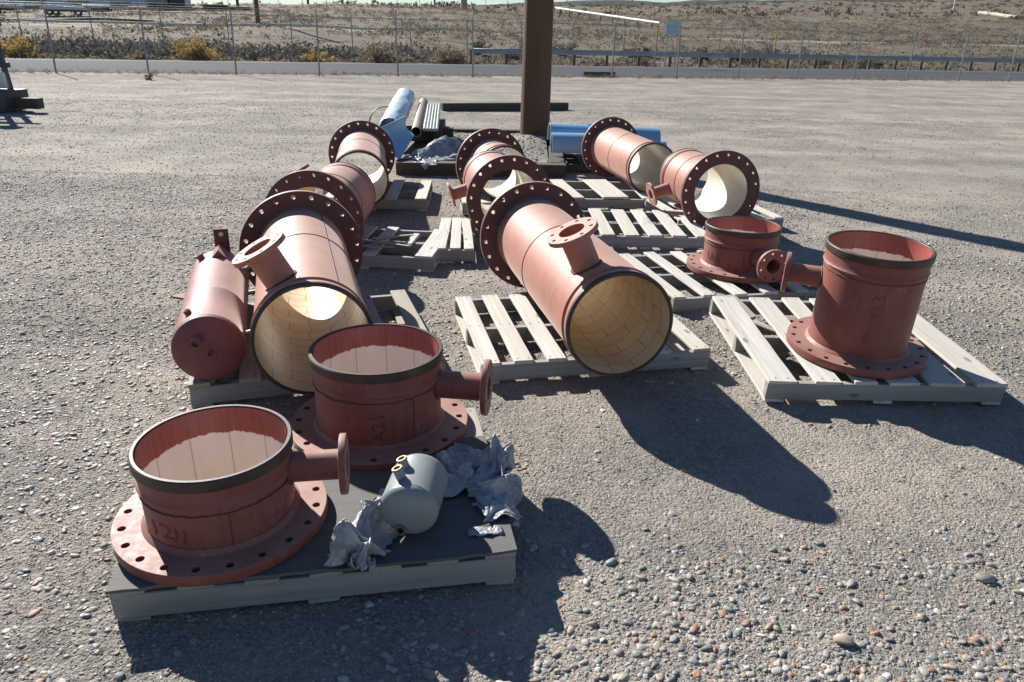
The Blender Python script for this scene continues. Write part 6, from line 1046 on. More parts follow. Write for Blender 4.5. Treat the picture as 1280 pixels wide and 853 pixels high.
tarp_points = [
401, 369, 182, 381, 378, 169, 378, 397, 166, 378, 418, 164, 362, 424, 146, 359, 449, 132, 349, 468, 148, 347, 496, 157, 339, 523, 157, 332, 545, 136, 350, 573, 150, 334, 613, 133, 349, 648, 160, 334, 690, 151, 295, 654, 137, 262, 685, 155, 220, 700, 159, 193, 727, 140, 175, 687, 133, 170, 728, 139, 155, 759, 133, 117, 757, 133, 382, 394, 138, 394, 400, 147,
399, 411, 153, 387, 413, 141, 383, 433, 139, 388, 455, 161, 372, 476, 141, 360, 501, 138, 347, 527, 134, 357, 553, 156, 363, 569, 133, 376, 605, 133, 377, 651, 139, 333, 661, 135, 298, 652, 161, 255, 660, 162, 238, 685, 132, 199, 696, 136, 169, 697, 157, 139, 685, 138, 139, 719, 142, 167, 739, 133, 453, 337, 150, 432, 349, 139, 425, 375, 133, 436, 411, 149,
421, 428, 132, 411, 455, 136, 407, 482, 148, 399, 507, 134, 402, 540, 134, 406, 544, 167, 401, 561, 137, 414, 596, 147, 367, 591, 152, 328, 636, 157, 294, 615, 134, 252, 630, 139, 239, 669, 159, 197, 677, 161, 156, 666, 154, 151, 706, 165, 169, 747, 161, 147, 768, 185, 481, 263, 134, 481, 306, 136, 477, 345, 156, 470, 376, 136, 469, 414, 138, 478, 453, 152,
464, 480, 135, 457, 513, 133, 457, 548, 139, 436, 569, 160, 413, 568, 184, 379, 561, 165, 366, 591, 192, 340, 562, 172, 294, 576, 160, 289, 624, 154, 241, 597, 166, 203, 621, 185, 188, 677, 171, 163, 699, 208, 155, 756, 200, 179, 781, 146, 517, 174, 139, 520, 238, 143, 531, 305, 166, 509, 338, 134, 513, 387, 134, 512, 431, 134, 510, 471, 134, 501, 507, 143,
460, 499, 147, 422, 497, 160, 405, 506, 190, 403, 549, 195, 374, 562, 221, 339, 542, 209, 321, 581, 196, 286, 604, 206, 265, 633, 171, 241, 615, 220, 218, 667, 219, 189, 711, 177, 199, 765, 199, 183, 829, 186, 566, 183, 134, 550, 240, 168, 550, 281, 138, 565, 334, 133, 563, 377, 134, 564, 421, 137, 547, 449, 166, 496, 431, 175, 472, 453, 202, 463, 493, 172,
446, 515, 200, 439, 482, 251, 384, 513, 246, 371, 549, 244, 358, 586, 243, 347, 592, 206, 318, 613, 223, 279, 639, 225, 249, 651, 183, 246, 685, 204, 212, 697, 170, 194, 734, 165, 594, 189, 174, 574, 210, 150, 588, 257, 134, 616, 321, 152, 610, 358, 134, 602, 398, 148, 546, 398, 162, 538, 444, 180, 513, 449, 226, 510, 485, 191, 484, 463, 231, 468, 502, 227,
434, 528, 223, 424, 563, 227, 422, 601, 220, 396, 630, 214, 353, 643, 208, 312, 643, 190, 303, 670, 211, 276, 673, 165, 271, 713, 175, 243, 669, 176, 623, 154, 145, 631, 205, 134, 654, 272, 179, 644, 278, 139, 598, 306, 178, 593, 345, 215, 593, 389, 194, 578, 436, 230, 537, 457, 193, 547, 495, 243, 499, 516, 240, 472, 500, 189, 466, 537, 187, 476, 577, 191,
434, 596, 183, 395, 618, 177, 370, 643, 171, 336, 668, 169, 344, 672, 201, 317, 692, 170, 282, 707, 135, 240, 713, 162, 744, 66, 52, 742, 126, 133, 719, 199, 143, 702, 257, 195, 655, 286, 156, 614, 332, 166, 635, 371, 216, 626, 439, 223, 601, 488, 205, 546, 480, 202, 504, 518, 202, 497, 568, 204, 517, 560, 172, 493, 586, 156, 465, 614, 152, 442, 646, 156,
405, 669, 143, 389, 689, 181, 349, 725, 194, 298, 749, 204, 232, 768, 183, 216, 834, 134, 832, 0, -8, 806, 63, 91, 781, 152, 130, 763, 234, 183, 714, 307, 170, 658, 328, 134, 633, 379, 172, 673, 449, 206, 621, 461, 173, 591, 516, 189, 536, 547, 181, 548, 596, 219, 506, 594, 213, 518, 619, 179, 498, 645, 150, 468, 673, 134, 430, 700, 159, 387, 734, 181,
321, 758, 166, 291, 807, 189, 200, 836, 190, 133, 889, 143, 869, 40, 52, 856, 103, 92, 801, 166, 168, 769, 231, 145, 724, 294, 134, 687, 358, 154, 642, 403, 134, 669, 469, 169, 617, 485, 204, 606, 527, 155, 567, 577, 168, 536, 617, 189, 515, 633, 222, 483, 638, 184, 501, 681, 166, 461, 692, 177, 422, 729, 134, 420, 762, 160, 353, 780, 145, 290, 810, 142,
231, 845, 143, 198, 870, 193, 883, 136, 107, 864, 151, 156, 820, 215, 164, 775, 280, 168, 753, 319, 135, 717, 371, 134, 674, 426, 134, 632, 477, 147, 653, 498, 212, 604, 539, 193, 597, 600, 167, 561, 600, 215, 534, 642, 173, 502, 673, 185, 473, 686, 225, 457, 730, 194, 453, 762, 149, 414, 796, 139, 386, 804, 169, 331, 827, 134, 284, 866, 134, 237, 925, 133,
923, 109, 102, 897, 158, 130, 866, 217, 157, 825, 273, 147, 777, 330, 164, 731, 381, 168, 691, 448, 169, 662, 496, 134, 661, 533, 198, 601, 562, 236, 621, 613, 196, 579, 627, 236, 528, 635, 233, 499, 679, 235, 482, 732, 229, 477, 781, 178, 429, 797, 179, 397, 843, 163, 329, 853, 173, 283, 868, 162, 304, 935, 165, 294, 992, 133, 1129, 34, 130, 1041, 121, 144,
963, 197, 147, 893, 268, 151, 829, 336, 153, 773, 398, 169, 725, 447, 134, 685, 500, 168, 669, 566, 173, 650, 570, 240, 630, 632, 229, 581, 670, 222, 533, 662, 188, 522, 717, 204, 508, 771, 225, 448, 801, 214, 387, 833, 208, 334, 904, 177, 257, 939, 180, 198, 987, 210, 107, 1016, 168, -1, 1013, 133, 1093, 195, 134, 1027, 245, 136, 965, 295, 155, 916, 345, 143,
847, 396, 177, 811, 432, 134, 756, 459, 177, 724, 513, 201, 681, 560, 219, 651, 616, 238, 628, 621, 177, 595, 677, 176, 536, 688, 153, 523, 746, 177, 504, 801, 206, 431, 829, 190, 386, 864, 222, 331, 913, 217, 270, 957, 212, 204, 998, 205, 130, 1018, 144, 55, 1036, 134, 1022, 413, 134, 1004, 415, 134, 955, 424, 155, 922, 446, 135, 866, 472, 138, 830, 506, 134,
769, 523, 180, 732, 551, 146, 687, 590, 152, 680, 645, 208, 624, 664, 193, 606, 687, 134, 553, 718, 167, 514, 776, 146, 462, 817, 167, 425, 855, 207, 370, 891, 207, 327, 937, 221, 276, 979, 206, 232, 1012, 180, 195, 1035, 158, 176, 1050, 134, 1077, 449, 254, 1050, 466, 206, 1013, 481, 155, 941, 503, 171, 902, 529, 134, 857, 554, 166, 818, 586, 139, 763, 607, 163,
714, 635, 175, 686, 673, 139, 646, 719, 134, 590, 698, 181, 571, 771, 168, 505, 805, 178, 466, 873, 156, 414, 907, 197, 349, 933, 221, 279, 987, 185, 248, 1051, 201, 200, 1112, 192, 143, 1173, 159, 117, 1234, 192, 1065, 559, 134, 1012, 570, 142, 980, 578, 140, 941, 590, 138, 884, 601, 154, 847, 621, 135, 812, 642, 169, 783, 674, 136, 730, 689, 136, 701, 717, 179,
650, 735, 181, 597, 767, 158, 543, 785, 212, 530, 866, 199, 461, 896, 189, 412, 958, 171, 342, 968, 186, 280, 1008, 203, 257, 1062, 166, 215, 1105, 161, 187, 1146, 166, 124, 1182, 134, 1091, 623, 154, 1037, 634, 154, 1009, 644, 134, 951, 654, 156, 919, 671, 134, 875, 690, 134, 828, 708, 134, 786, 724, 169, 758, 744, 134, 715, 770, 136, 671, 794, 146, 623, 841, 161,
585, 848, 229, 507, 874, 237, 480, 941, 202, 415, 985, 202, 342, 991, 226, 298, 1046, 190, 247, 1096, 182, 213, 1149, 138, 169, 1195, 139, 124, 1244, 161, 1093, 682, 134, 1056, 694, 148, 1023, 705, 135, 976, 717, 141, 935, 733, 134, 896, 747, 154, 847, 757, 166, 830, 802, 137, 788, 825, 134, 745, 818, 172, 701, 840, 176, 646, 846, 210, 589, 901, 215, 542, 921, 274,
502, 990, 255, 426, 1006, 254, 355, 1034, 259, 334, 1088, 202, 290, 1130, 162, 232, 1167, 175, 188, 1217, 173, 149, 1281, 134, 1088, 742, 134, 1062, 751, 140, 1033, 761, 135, 996, 773, 142, 957, 786, 145, 919, 808, 134, 873, 818, 153, 839, 841, 177, 815, 875, 152, 768, 882, 172, 730, 885, 207, 679, 936, 217, 628, 953, 269, 570, 1001, 264, 497, 991, 310, 455, 1057, 292,
387, 1082, 292, 346, 1123, 249, 337, 1158, 192, 296, 1189, 149, 254, 1227, 172, 220, 1266, 175, 1249, 747, 134, 1181, 770, 135, 1119, 791, 139, 1060, 810, 137, 1008, 828, 152, 955, 843, 164, 908, 863, 147, 862, 886, 153, 835, 910, 189, 794, 948, 167, 751, 958, 193, 716, 962, 247, 661, 996, 281, 600, 1029, 300, 539, 1075, 304, 482, 1097, 344, 411, 1124, 323, 369, 1166, 275,
336, 1208, 216, 311, 1248, 150, 238, 1297, 134, 205, 1372, 177, 1232, 817, 134, 1187, 828, 160, 1138, 842, 137, 1089, 859, 145, 1040, 879, 134, 987, 891, 163, 936, 908, 170, 899, 941, 135, 850, 960, 151, 825, 988, 189, 777, 1008, 209, 723, 1043, 217, 696, 1047, 284, 639, 1069, 315, 581, 1112, 317, 527, 1134, 350, 484, 1162, 298, 409, 1192, 322, 393, 1218, 262, 376, 1248, 205,
322, 1284, 191, 293, 1296, 134, 1251, 869, 144, 1215, 876, 134, 1173, 889, 134, 1127, 904, 136, 1081, 920, 153, 1028, 935, 170, 977, 961, 134, 928, 979, 167, 883, 1008, 140, 832, 1035, 150, 781, 1061, 173, 772, 1066, 245, 717, 1097, 263, 668, 1120, 295, 628, 1140, 340, 572, 1171, 332, 519, 1200, 345, 472, 1225, 321, 422, 1250, 322, 388, 1266, 286, 409, 1271, 237, 364, 1262, 225,
1432, 870, 135, 1356, 894, 137, 1283, 915, 134, 1214, 929, 158, 1149, 956, 134, 1084, 976, 152, 1023, 992, 178, 970, 1010, 138, 922, 1045, 179, 865, 1080, 146, 826, 1100, 196, 779, 1121, 232, 754, 1131, 284, 705, 1162, 293, 664, 1184, 330, 612, 1210, 345, 560, 1236, 326, 505, 1270, 332, 448, 1299, 324, 428, 1301, 250, 353, 1305, 249, 314, 1320, 188, 1560, 894, 134, 1463, 918, 170,
1371, 942, 165, 1288, 967, 149, 1210, 986, 170, 1141, 1018, 139, 1071, 1032, 186, 1018, 1044, 134, 955, 1081, 146, 900, 1116, 177, 839, 1155, 183, 822, 1173, 244, 779, 1188, 279, 749, 1203, 323, 696, 1230, 321, 648, 1256, 342, 596, 1283, 346, 545, 1304, 305, 485, 1343, 331, 432, 1354, 273, 377, 1349, 216, 289, 1371, 203, 1373, 991, 164, 1356, 997, 133, 1323, 1005, 138, 1280, 1028, 190,
1229, 1029, 141, 1168, 1058, 159, 1111, 1028, 142, 1062, 1076, 188, 993, 1113, 181, 936, 1164, 164, 872, 1204, 185, 826, 1225, 229, 811, 1233, 282, 761, 1252, 295, 735, 1272, 342, 687, 1295, 331, 649, 1316, 347, 612, 1342, 353, 584, 1355, 329, 567, 1368, 326, 557, 1375, 314, 565, 1366, 308, 1594, 965, 148, 1525, 997, 134, 1450, 1032, 141, 1381, 1021, 188, 1301, 1039, 192, 1241, 1039, 137,
1169, 1061, 175, 1095, 1090, 134, 1031, 1146, 153, 978, 1203, 199, 904, 1249, 192, 850, 1275, 228, 821, 1290, 271, 801, 1304, 319, 757, 1325, 341, 711, 1344, 363, 668, 1369, 343, 624, 1399, 338, 583, 1428, 343, 554, 1454, 298, 517, 1482, 287, 481, 1512, 290, 1583, 1034, 134, 1533, 1048, 161, 1473, 1064, 180, 1404, 1070, 203, 1345, 1056, 157, 1270, 1049, 188, 1208, 1110, 188, 1145, 1139, 135,
1072, 1187, 141, 1001, 1238, 160, 950, 1295, 219, 878, 1327, 230, 863, 1346, 286, 818, 1370, 309, 783, 1388, 348, 728, 1404, 352, 683, 1418, 376, 654, 1446, 349, 618, 1469, 329, 583, 1494, 326, 579, 1510, 295, 557, 1505, 253, 1682, 924, 175, 1602, 950, 189, 1521, 974, 166, 1457, 1000, 229, 1382, 1054, 240, 1333, 1090, 169, 1264, 1152, 173, 1194, 1197, 134, 1128, 1234, 189, 1056, 1287, 213,
986, 1347, 217, 926, 1378, 253, 882, 1401, 287, 850, 1420, 338, 799, 1449, 353, 749, 1443, 394, 700, 1468, 356, 658, 1511, 358, 630, 1541, 312, 592, 1567, 274, 560, 1612, 262, 568, 1628, 322, 1579, 1077, 134, 1554, 1097, 174, 1554, 1079, 252, 1496, 1115, 248, 1428, 1158, 241, 1364, 1193, 202, 1318, 1230, 140, 1242, 1283, 160, 1183, 1300, 232, 1101, 1338, 253, 1026, 1394, 242, 970, 1414, 295,
917, 1431, 330, 867, 1464, 357, 816, 1478, 395, 766, 1503, 423, 712, 1521, 381, 658, 1539, 359, 631, 1563, 322, 607, 1576, 283, 582, 1580, 247, 559, 1597, 254, 1787, 1091, 134, 1714, 1151, 134, 1664, 1179, 225, 1580, 1214, 205, 1500, 1258, 222, 1410, 1302, 224, 1365, 1332, 151, 1294, 1363, 215, 1215, 1380, 255, 1138, 1398, 300, 1067, 1452, 278, 1001, 1468, 324, 953, 1475, 380, 880, 1487, 403,
820, 1510, 437, 749, 1531, 388, 690, 1575, 391, 648, 1615, 345, 627, 1641, 272, 580, 1675, 217, 539, 1727, 179, 459, 1756, 135, 1845, 1240, 134, 1768, 1281, 190, 1677, 1320, 211, 1592, 1347, 203, 1511, 1376, 178, 1437, 1414, 220, 1353, 1434, 197, 1270, 1446, 173, 1202, 1461, 226, 1177, 1467, 315, 1099, 1507, 317, 1033, 1512, 369, 958, 1530, 389, 887, 1543, 421, 818, 1561, 457, 746, 1591, 431,
682, 1625, 390, 650, 1672, 335, 624, 1680, 241, 559, 1725, 208, 516, 1782, 170, 417, 1805, 134, 1834, 1406, 134, 1735, 1430, 180, 1659, 1450, 163, 1581, 1478, 189, 1499, 1499, 200, 1418, 1526, 193, 1352, 1527, 148, 1289, 1545, 201, 1252, 1537, 273, 1209, 1549, 346, 1136, 1560, 382, 1059, 1566, 415, 981, 1593, 437, 915, 1600, 495, 822, 1611, 440, 746, 1649, 447, 710, 1674, 372, 658, 1712, 313,
622, 1720, 220, 565, 1777, 213, 483, 1798, 178, 409, 1838, 134, 1740, 1576, 134, 1669, 1574, 134, 1599, 1582, 155, 1532, 1595, 168, 1452, 1610, 183, 1408, 1615, 134, 1368, 1615, 204, 1316, 1620, 254, 1264, 1627, 316, 1197, 1635, 348, 1122, 1632, 348, 1063, 1641, 406, 1007, 1645, 477, 919, 1660, 465, 835, 1677, 491, 763, 1709, 443, 732, 1719, 348, 683, 1747, 286, 643, 1766, 217, 575, 1792, 177,
508, 1827, 179, 461, 1840, 135, 1736, 1648, 190, 1671, 1659, 167, 1614, 1675, 134, 1531, 1688, 165, 1472, 1695, 134, 1405, 1693, 183, 1342, 1698, 223, 1276, 1696, 240, 1252, 1710, 310, 1184, 1712, 322, 1177, 1689, 396, 1111, 1702, 444, 1012, 1718, 449, 935, 1726, 503, 844, 1751, 504, 798, 1772, 421, 753, 1794, 339, 690, 1826, 279, 651, 1845, 194, 560, 1881, 183, 471, 1916, 134, 384, 1943, 134,
1680, 1793, 134, 1619, 1779, 134, 1550, 1771, 148, 1494, 1779, 136, 1428, 1775, 158, 1366, 1769, 222, 1309, 1775, 213, 1255, 1776, 242, 1212, 1780, 286, 1227, 1772, 353, 1173, 1777, 386, 1106, 1786, 427, 1046, 1777, 506, 953, 1804, 512, 863, 1828, 513, 795, 1856, 458, 786, 1866, 349, 734, 1893, 277, 687, 1916, 207, 609, 1950, 177, 534, 1981, 146, 469, 2009, 134, 1585, 1857, 134, 1568, 1859, 169,
1529, 1864, 152, 1476, 1858, 173, 1418, 1859, 182, 1354, 1857, 201, 1298, 1855, 229, 1252, 1854, 268, 1247, 1849, 331, 1204, 1847, 371, 1210, 1836, 432, 1147, 1842, 475, 1070, 1851, 525, 976, 1883, 501, 887, 1903, 527, 865, 1921, 424, 821, 1942, 350, 759, 1965, 302, 722, 1990, 221, 657, 2009, 219, 583, 2044, 180, 526, 2080, 134, 1693, 1964, 229, 1635, 1969, 174, 1558, 1936, 222, 1487, 1918, 240,
1422, 1917, 239, 1368, 1936, 217, 1307, 1935, 244, 1271, 1925, 300, 1221, 1933, 325, 1209, 1929, 382, 1221, 1916, 442, 1171, 1917, 494, 1088, 1933, 530, 1000, 1946, 546, 933, 1974, 480, 845, 1993, 461, 845, 2016, 363, 796, 2040, 275, 718, 2075, 225, 621, 2107, 216, 536, 2134, 255, 447, 2207, 224, 1560, 2038, 134, 1520, 2031, 215, 1492, 2016, 248, 1464, 2017, 226, 1424, 2014, 209, 1376, 1987, 280,
1331, 2011, 275, 1278, 2013, 301, 1231, 2015, 332, 1237, 2003, 395, 1230, 1997, 451, 1187, 1998, 506, 1103, 2015, 522, 1028, 2022, 560, 959, 2044, 516, 914, 2062, 434, 840, 2087, 416, 853, 2096, 327, 806, 2122, 275, 732, 2124, 290, 705, 2157, 243, 666, 2177, 197, 1752, 2234, 255, 1665, 2188, 222, 1581, 2141, 213, 1522, 2102, 276, 1455, 2098, 239, 1438, 2047, 300, 1380, 2070, 314, 1316, 2081, 331,
1269, 2073, 373, 1215, 2087, 393, 1200, 2085, 449, 1205, 2078, 519, 1138, 2079, 560, 1054, 2116, 572, 1003, 2119, 509, 961, 2128, 436, 882, 2167, 419, 878, 2175, 325, 783, 2163, 346, 713, 2225, 294, 665, 2296, 211, 570, 2375, 178, 1702, 2300, 249, 1626, 2259, 221, 1550, 2215, 222, 1521, 2181, 299, 1456, 2176, 270, 1416, 2131, 315, 1423, 2101, 377, 1361, 2122, 389, 1306, 2152, 395, 1261, 2143, 440,
1209, 2177, 456, 1172, 2165, 512, 1162, 2173, 586, 1093, 2188, 570, 1052, 2195, 508, 986, 2209, 473, 984, 2178, 394, 925, 2240, 374, 853, 2203, 410, 787, 2254, 372, 753, 2319, 300, 709, 2379, 225, 1437, 2221, 240, 1451, 2225, 262, 1459, 2220, 304, 1430, 2212, 306, 1419, 2202, 342, 1477, 2180, 339, 1433, 2194, 372, 1419, 2179, 434, 1373, 2226, 429, 1310, 2230, 459, 1249, 2244, 485, 1212, 2248, 543,
1156, 2223, 514, 1134, 2266, 559, 1080, 2285, 524, 1075, 2225, 501, 1069, 2179, 452, 1037, 2222, 428, 1001, 2200, 420, 974, 2219, 453, 961, 2222, 468, 953, 2220, 484, 1743, 2340, 170, 1680, 2307, 232, 1601, 2302, 223, 1523, 2290, 235, 1490, 2277, 308, 1439, 2273, 362, 1505, 2240, 391, 1442, 2274, 419, 1417, 2255, 490, 1352, 2280, 511, 1295, 2321, 515, 1225, 2311, 495, 1178, 2267, 468, 1132, 2269, 469,
1121, 2328, 453, 1100, 2296, 451, 1143, 2234, 448, 1099, 2174, 431, 1062, 2212, 469, 1050, 2266, 507, 1036, 2338, 532, 1043, 2409, 553, 1641, 2354, 241, 1609, 2375, 236, 1572, 2357, 275, 1529, 2371, 241, 1490, 2364, 292, 1451, 2365, 347, 1516, 2330, 358, 1498, 2332, 434, 1449, 2341, 494, 1377, 2359, 466, 1313, 2378, 446, 1243, 2367, 449, 1162, 2348, 445, 1170, 2288, 441, 1142, 2319, 444, 1048, 2357, 415,
1095, 2318, 436, 1144, 2265, 433, 1085, 2214, 422, 1099, 2197, 428, 1098, 2222, 443, 1056, 2227, 458, 1841, 2303, 212, 1766, 2347, 194, 1704, 2343, 255, 1640, 2395, 234, 1591, 2369, 298, 1540, 2353, 363, 1495, 2386, 425, 1432, 2375, 376, 1414, 2412, 458, 1417, 2361, 384, 1361, 2338, 390, 1308, 2308, 400, 1263, 2332, 435, 1314, 2274, 416, 1302, 2223, 412, 1098, 2339, 431, 1000, 2378, 383, 1055, 2325, 414,
1110, 2274, 430, 1077, 2264, 440, 1049, 2299, 474, 1008, 2329, 505, 1879, 2386, 160, 1832, 2412, 232, 1745, 2418, 206, 1702, 2441, 284, 1625, 2451, 324, 1543, 2427, 303, 1521, 2463, 379, 1442, 2455, 339, 1423, 2489, 418, 1423, 2440, 353, 1408, 2340, 308, 1377, 2345, 367, 1363, 2286, 352, 1382, 2232, 288, 1400, 2204, 113, 1232, 2275, 143, 897, 2425, 105, 971, 2387, 339, 1016, 2333, 399, 1003, 2332, 409,
991, 2322, 419, 941, 2325, 460, 1710, 2464, 302, 1674, 2459, 276, 1640, 2463, 258, 1613, 2432, 227, 1560, 2458, 251, 1512, 2508, 274, 1520, 2544, 345, 1443, 2531, 381, 1356, 2539, 390, 1342, 2500, 325, 1457, 2441, 291, 1442, 2379, 227, 1411, 2302, 177, 1403, 2258, 86, 1348, 2277, 82, 1246, 2297, 90, 995, 2383, 48, 958, 2422, 179, 955, 2402, 292, 965, 2385, 313, 954, 2377, 284, 948, 2375, 240,
1841, 2445, 134, 1825, 2442, 213, 1764, 2472, 264, 1695, 2495, 224, 1628, 2519, 272, 1566, 2566, 233, 1482, 2552, 263, 1426, 2591, 322, 1344, 2557, 310, 1267, 2536, 313, 1338, 2511, 265, 1444, 2489, 132, 1464, 2386, 86, 1373, 2352, 87, 1285, 2344, 79, 1048, 2419, 70, 1009, 2391, 82, 980, 2487, 203, 1020, 2491, 310, 1012, 2510, 292, 999, 2534, 322, 977, 2578, 353, 1890, 2521, 182, 1840, 2540, 237,
1769, 2568, 254, 1697, 2591, 230, 1644, 2610, 290, 1563, 2619, 308, 1504, 2636, 247, 1416, 2623, 244, 1332, 2610, 246, 1319, 2574, 320, 1268, 2541, 274, 1283, 2533, 206, 1396, 2519, 112, 1324, 2488, 110, 1071, 2489, 84, 1024, 2463, 94, 984, 2504, 196, 1011, 2543, 252, 1047, 2543, 309, 1002, 2569, 322, 979, 2602, 291, 929, 2577, 286, 1970, 2589, 133, 1859, 2570, 144, 1796, 2638, 204, 1716, 2677, 244,
1632, 2698, 276, 1548, 2708, 299, 1472, 2680, 322, 1400, 2645, 328, 1325, 2653, 320, 1258, 2610, 305, 1196, 2564, 305, 1220, 2580, 214, 1243, 2555, 200, 1155, 2553, 102, 1052, 2550, 96, 1009, 2539, 191, 1036, 2569, 250, 1040, 2608, 255, 1018, 2646, 316, 933, 2650, 328, 842, 2633, 313, 748, 2618, 280, 1675, 2638, 189, 1656, 2650, 217, 1626, 2629, 243, 1579, 2659, 252, 1534, 2679, 221, 1471, 2687, 237,
1406, 2692, 257, 1336, 2693, 281, 1344, 2642, 233, 1289, 2605, 217, 1219, 2566, 238, 1217, 2592, 294, 1179, 2571, 256, 1104, 2627, 149, 1087, 2643, 120, 1054, 2567, 167, 1042, 2608, 205, 1067, 2667, 194, 1033, 2664, 226, 986, 2682, 244, 954, 2703, 261, 933, 2711, 285, 1775, 2542, 164, 1701, 2594, 141, 1631, 2636, 157, 1574, 2599, 194, 1503, 2599, 217, 1435, 2609, 230, 1367, 2622, 227, 1373, 2695, 204,
1327, 2679, 157, 1265, 2662, 145, 1253, 2668, 199, 1280, 2629, 255, 1231, 2634, 292, 1196, 2588, 252, 1180, 2611, 205, 1111, 2660, 158, 1057, 2656, 140, 1027, 2718, 155, 1000, 2764, 215, 963, 2802, 282, 929, 2841, 355, 871, 2918, 362, 1520, 2614, 134, 1497, 2621, 155, 1473, 2622, 187, 1453, 2651, 205, 1441, 2694, 218, 1389, 2703, 211, 1385, 2702, 153, 1341, 2712, 133, 1295, 2749, 144, 1274, 2750, 166,
1313, 2704, 177, 1274, 2663, 190, 1293, 2656, 239, 1222, 2646, 248, 1241, 2649, 185, 1201, 2638, 137, 1151, 2684, 136, 1110, 2692, 183, 1077, 2710, 230, 1040, 2721, 270, 1010, 2771, 269, 983, 2806, 264, 1584, 2655, 170, 1537, 2679, 201, 1511, 2696, 167, 1470, 2708, 140, 1425, 2715, 134, 1388, 2744, 136, 1359, 2785, 159, 1323, 2778, 192, 1358, 2741, 210, 1339, 2706, 228, 1321, 2714, 272, 1280, 2734, 230,
1250, 2716, 280, 1203, 2718, 222, 1262, 2736, 188, 1220, 2693, 201, 1160, 2709, 220, 1130, 2774, 183, 1082, 2793, 226, 1030, 2807, 276, 1027, 2826, 338, 1006, 2889, 323, 1493, 2748, 136, 1466, 2755, 148, 1428, 2769, 174, 1411, 2758, 203, 1387, 2797, 178, 1369, 2797, 212, 1368, 2772, 251, 1338, 2795, 279, 1303, 2793, 251, 1296, 2776, 206, 1283, 2784, 246, 1297, 2791, 305, 1231, 2795, 316, 1214, 2807, 247,
1272, 2776, 254, 1253, 2770, 184, 1201, 2752, 157, 1210, 2766, 217, 1162, 2759, 257, 1129, 2800, 288, 1108, 2847, 277, 1028, 2815, 246, 1612, 2656, 212, 1558, 2736, 224, 1522, 2758, 168, 1469, 2797, 155, 1456, 2817, 223, 1424, 2850, 263, 1385, 2870, 240, 1361, 2837, 211, 1324, 2848, 190, 1295, 2877, 208, 1283, 2878, 248, 1308, 2884, 297, 1248, 2875, 275, 1229, 2878, 338, 1212, 2855, 270, 1200, 2840, 204,
1215, 2834, 134, 1186, 2846, 200, 1108, 2796, 206, 1121, 2874, 231, 1022, 2901, 200, 912, 2933, 200, 1575, 2760, 135, 1530, 2807, 140, 1484, 2860, 155, 1459, 2892, 186, 1461, 2907, 240, 1426, 2922, 216, 1411, 2911, 170, 1376, 2924, 171, 1378, 2933, 227, 1340, 2949, 216, 1363, 2947, 263, 1318, 2942, 232, 1293, 2956, 285, 1242, 2925, 269, 1185, 2942, 283, 1160, 2926, 230, 1221, 2902, 196, 1184, 2912, 134,
1176, 2873, 186, 1160, 2813, 144, 1077, 2783, 205, 1014, 2815, 182, 1707, 2743, 203, 1646, 2805, 157, 1576, 2879, 134, 1542, 2921, 201, 1509, 2969, 211, 1473, 2960, 159, 1434, 2984, 135, 1428, 2996, 185, 1421, 3006, 228, 1392, 3018, 246, 1360, 3029, 262, 1314, 3032, 255, 1262, 3025, 243, 1250, 2984, 205, 1225, 3016, 243, 1241, 2945, 209, 1192, 2982, 217, 1146, 2921, 211, 1125, 2907, 134, 1102, 2847, 194,
1018, 2814, 134, 924, 2750, 156, 1678, 2888, 134, 1621, 2932, 148, 1560, 2974, 182, 1512, 3001, 169, 1491, 2999, 134, 1432, 3035, 146, 1410, 3048, 190, 1382, 3062, 168, 1382, 3078, 213, 1369, 3065, 181, 1339, 3083, 198, 1332, 3041, 174, 1285, 3043, 165, 1261, 3068, 198, 1255, 3034, 164, 1211, 3041, 186, 1250, 3001, 145, 1189, 2981, 140, 1182, 2992, 195, 1135, 2968, 136, 1123, 2941, 194, 1041, 2937, 134,
1758, 2931, 134, 1687, 2984, 158, 1625, 3014, 138, 1575, 3048, 134, 1521, 3075, 158, 1477, 3104, 144, 1452, 3117, 188, 1418, 3137, 173, 1379, 3157, 190, 1361, 3148, 157, 1373, 3121, 133, 1348, 3128, 161, 1306, 3118, 133, 1328, 3108, 168, 1287, 3113, 157, 1261, 3111, 193, 1240, 3088, 134, 1203, 3069, 163, 1152, 3059, 139, 1143, 3047, 194, 1072, 3011, 148, 1015, 2986, 213, 1784, 3016, 152, 1725, 3055, 134,
1664, 3087, 134, 1604, 3124, 169, 1574, 3134, 135, 1533, 3155, 180, 1496, 3187, 187, 1453, 3213, 187, 1449, 3188, 156, 1421, 3203, 134, 1380, 3204, 134, 1343, 3206, 134, 1347, 3188, 163, 1311, 3189, 145, 1312, 3192, 182, 1286, 3182, 150, 1263, 3157, 189, 1231, 3149, 134, 1208, 3129, 165, 1121, 3129, 134, 1065, 3109, 138, 1011, 3081, 172, 1801, 3116, 134, 1719, 3135, 148, 1659, 3152, 171, 1623, 3186, 151,
1587, 3200, 134, 1554, 3217, 173, 1532, 3221, 141, 1486, 3240, 135, 1461, 3253, 167, 1423, 3259, 169, 1383, 3261, 166, 1347, 3264, 164, 1321, 3251, 134, 1312, 3251, 169, 1292, 3241, 139, 1295, 3250, 169, 1255, 3228, 199, 1214, 3215, 171, 1218, 3208, 132, 1172, 3214, 162, 1113, 3220, 142, 1049, 3223, 134, 1842, 3175, 134, 1759, 3185, 134, 1700, 3134, 134, 1661, 3123, 134, 1643, 3184, 142, 1593, 3229, 138,
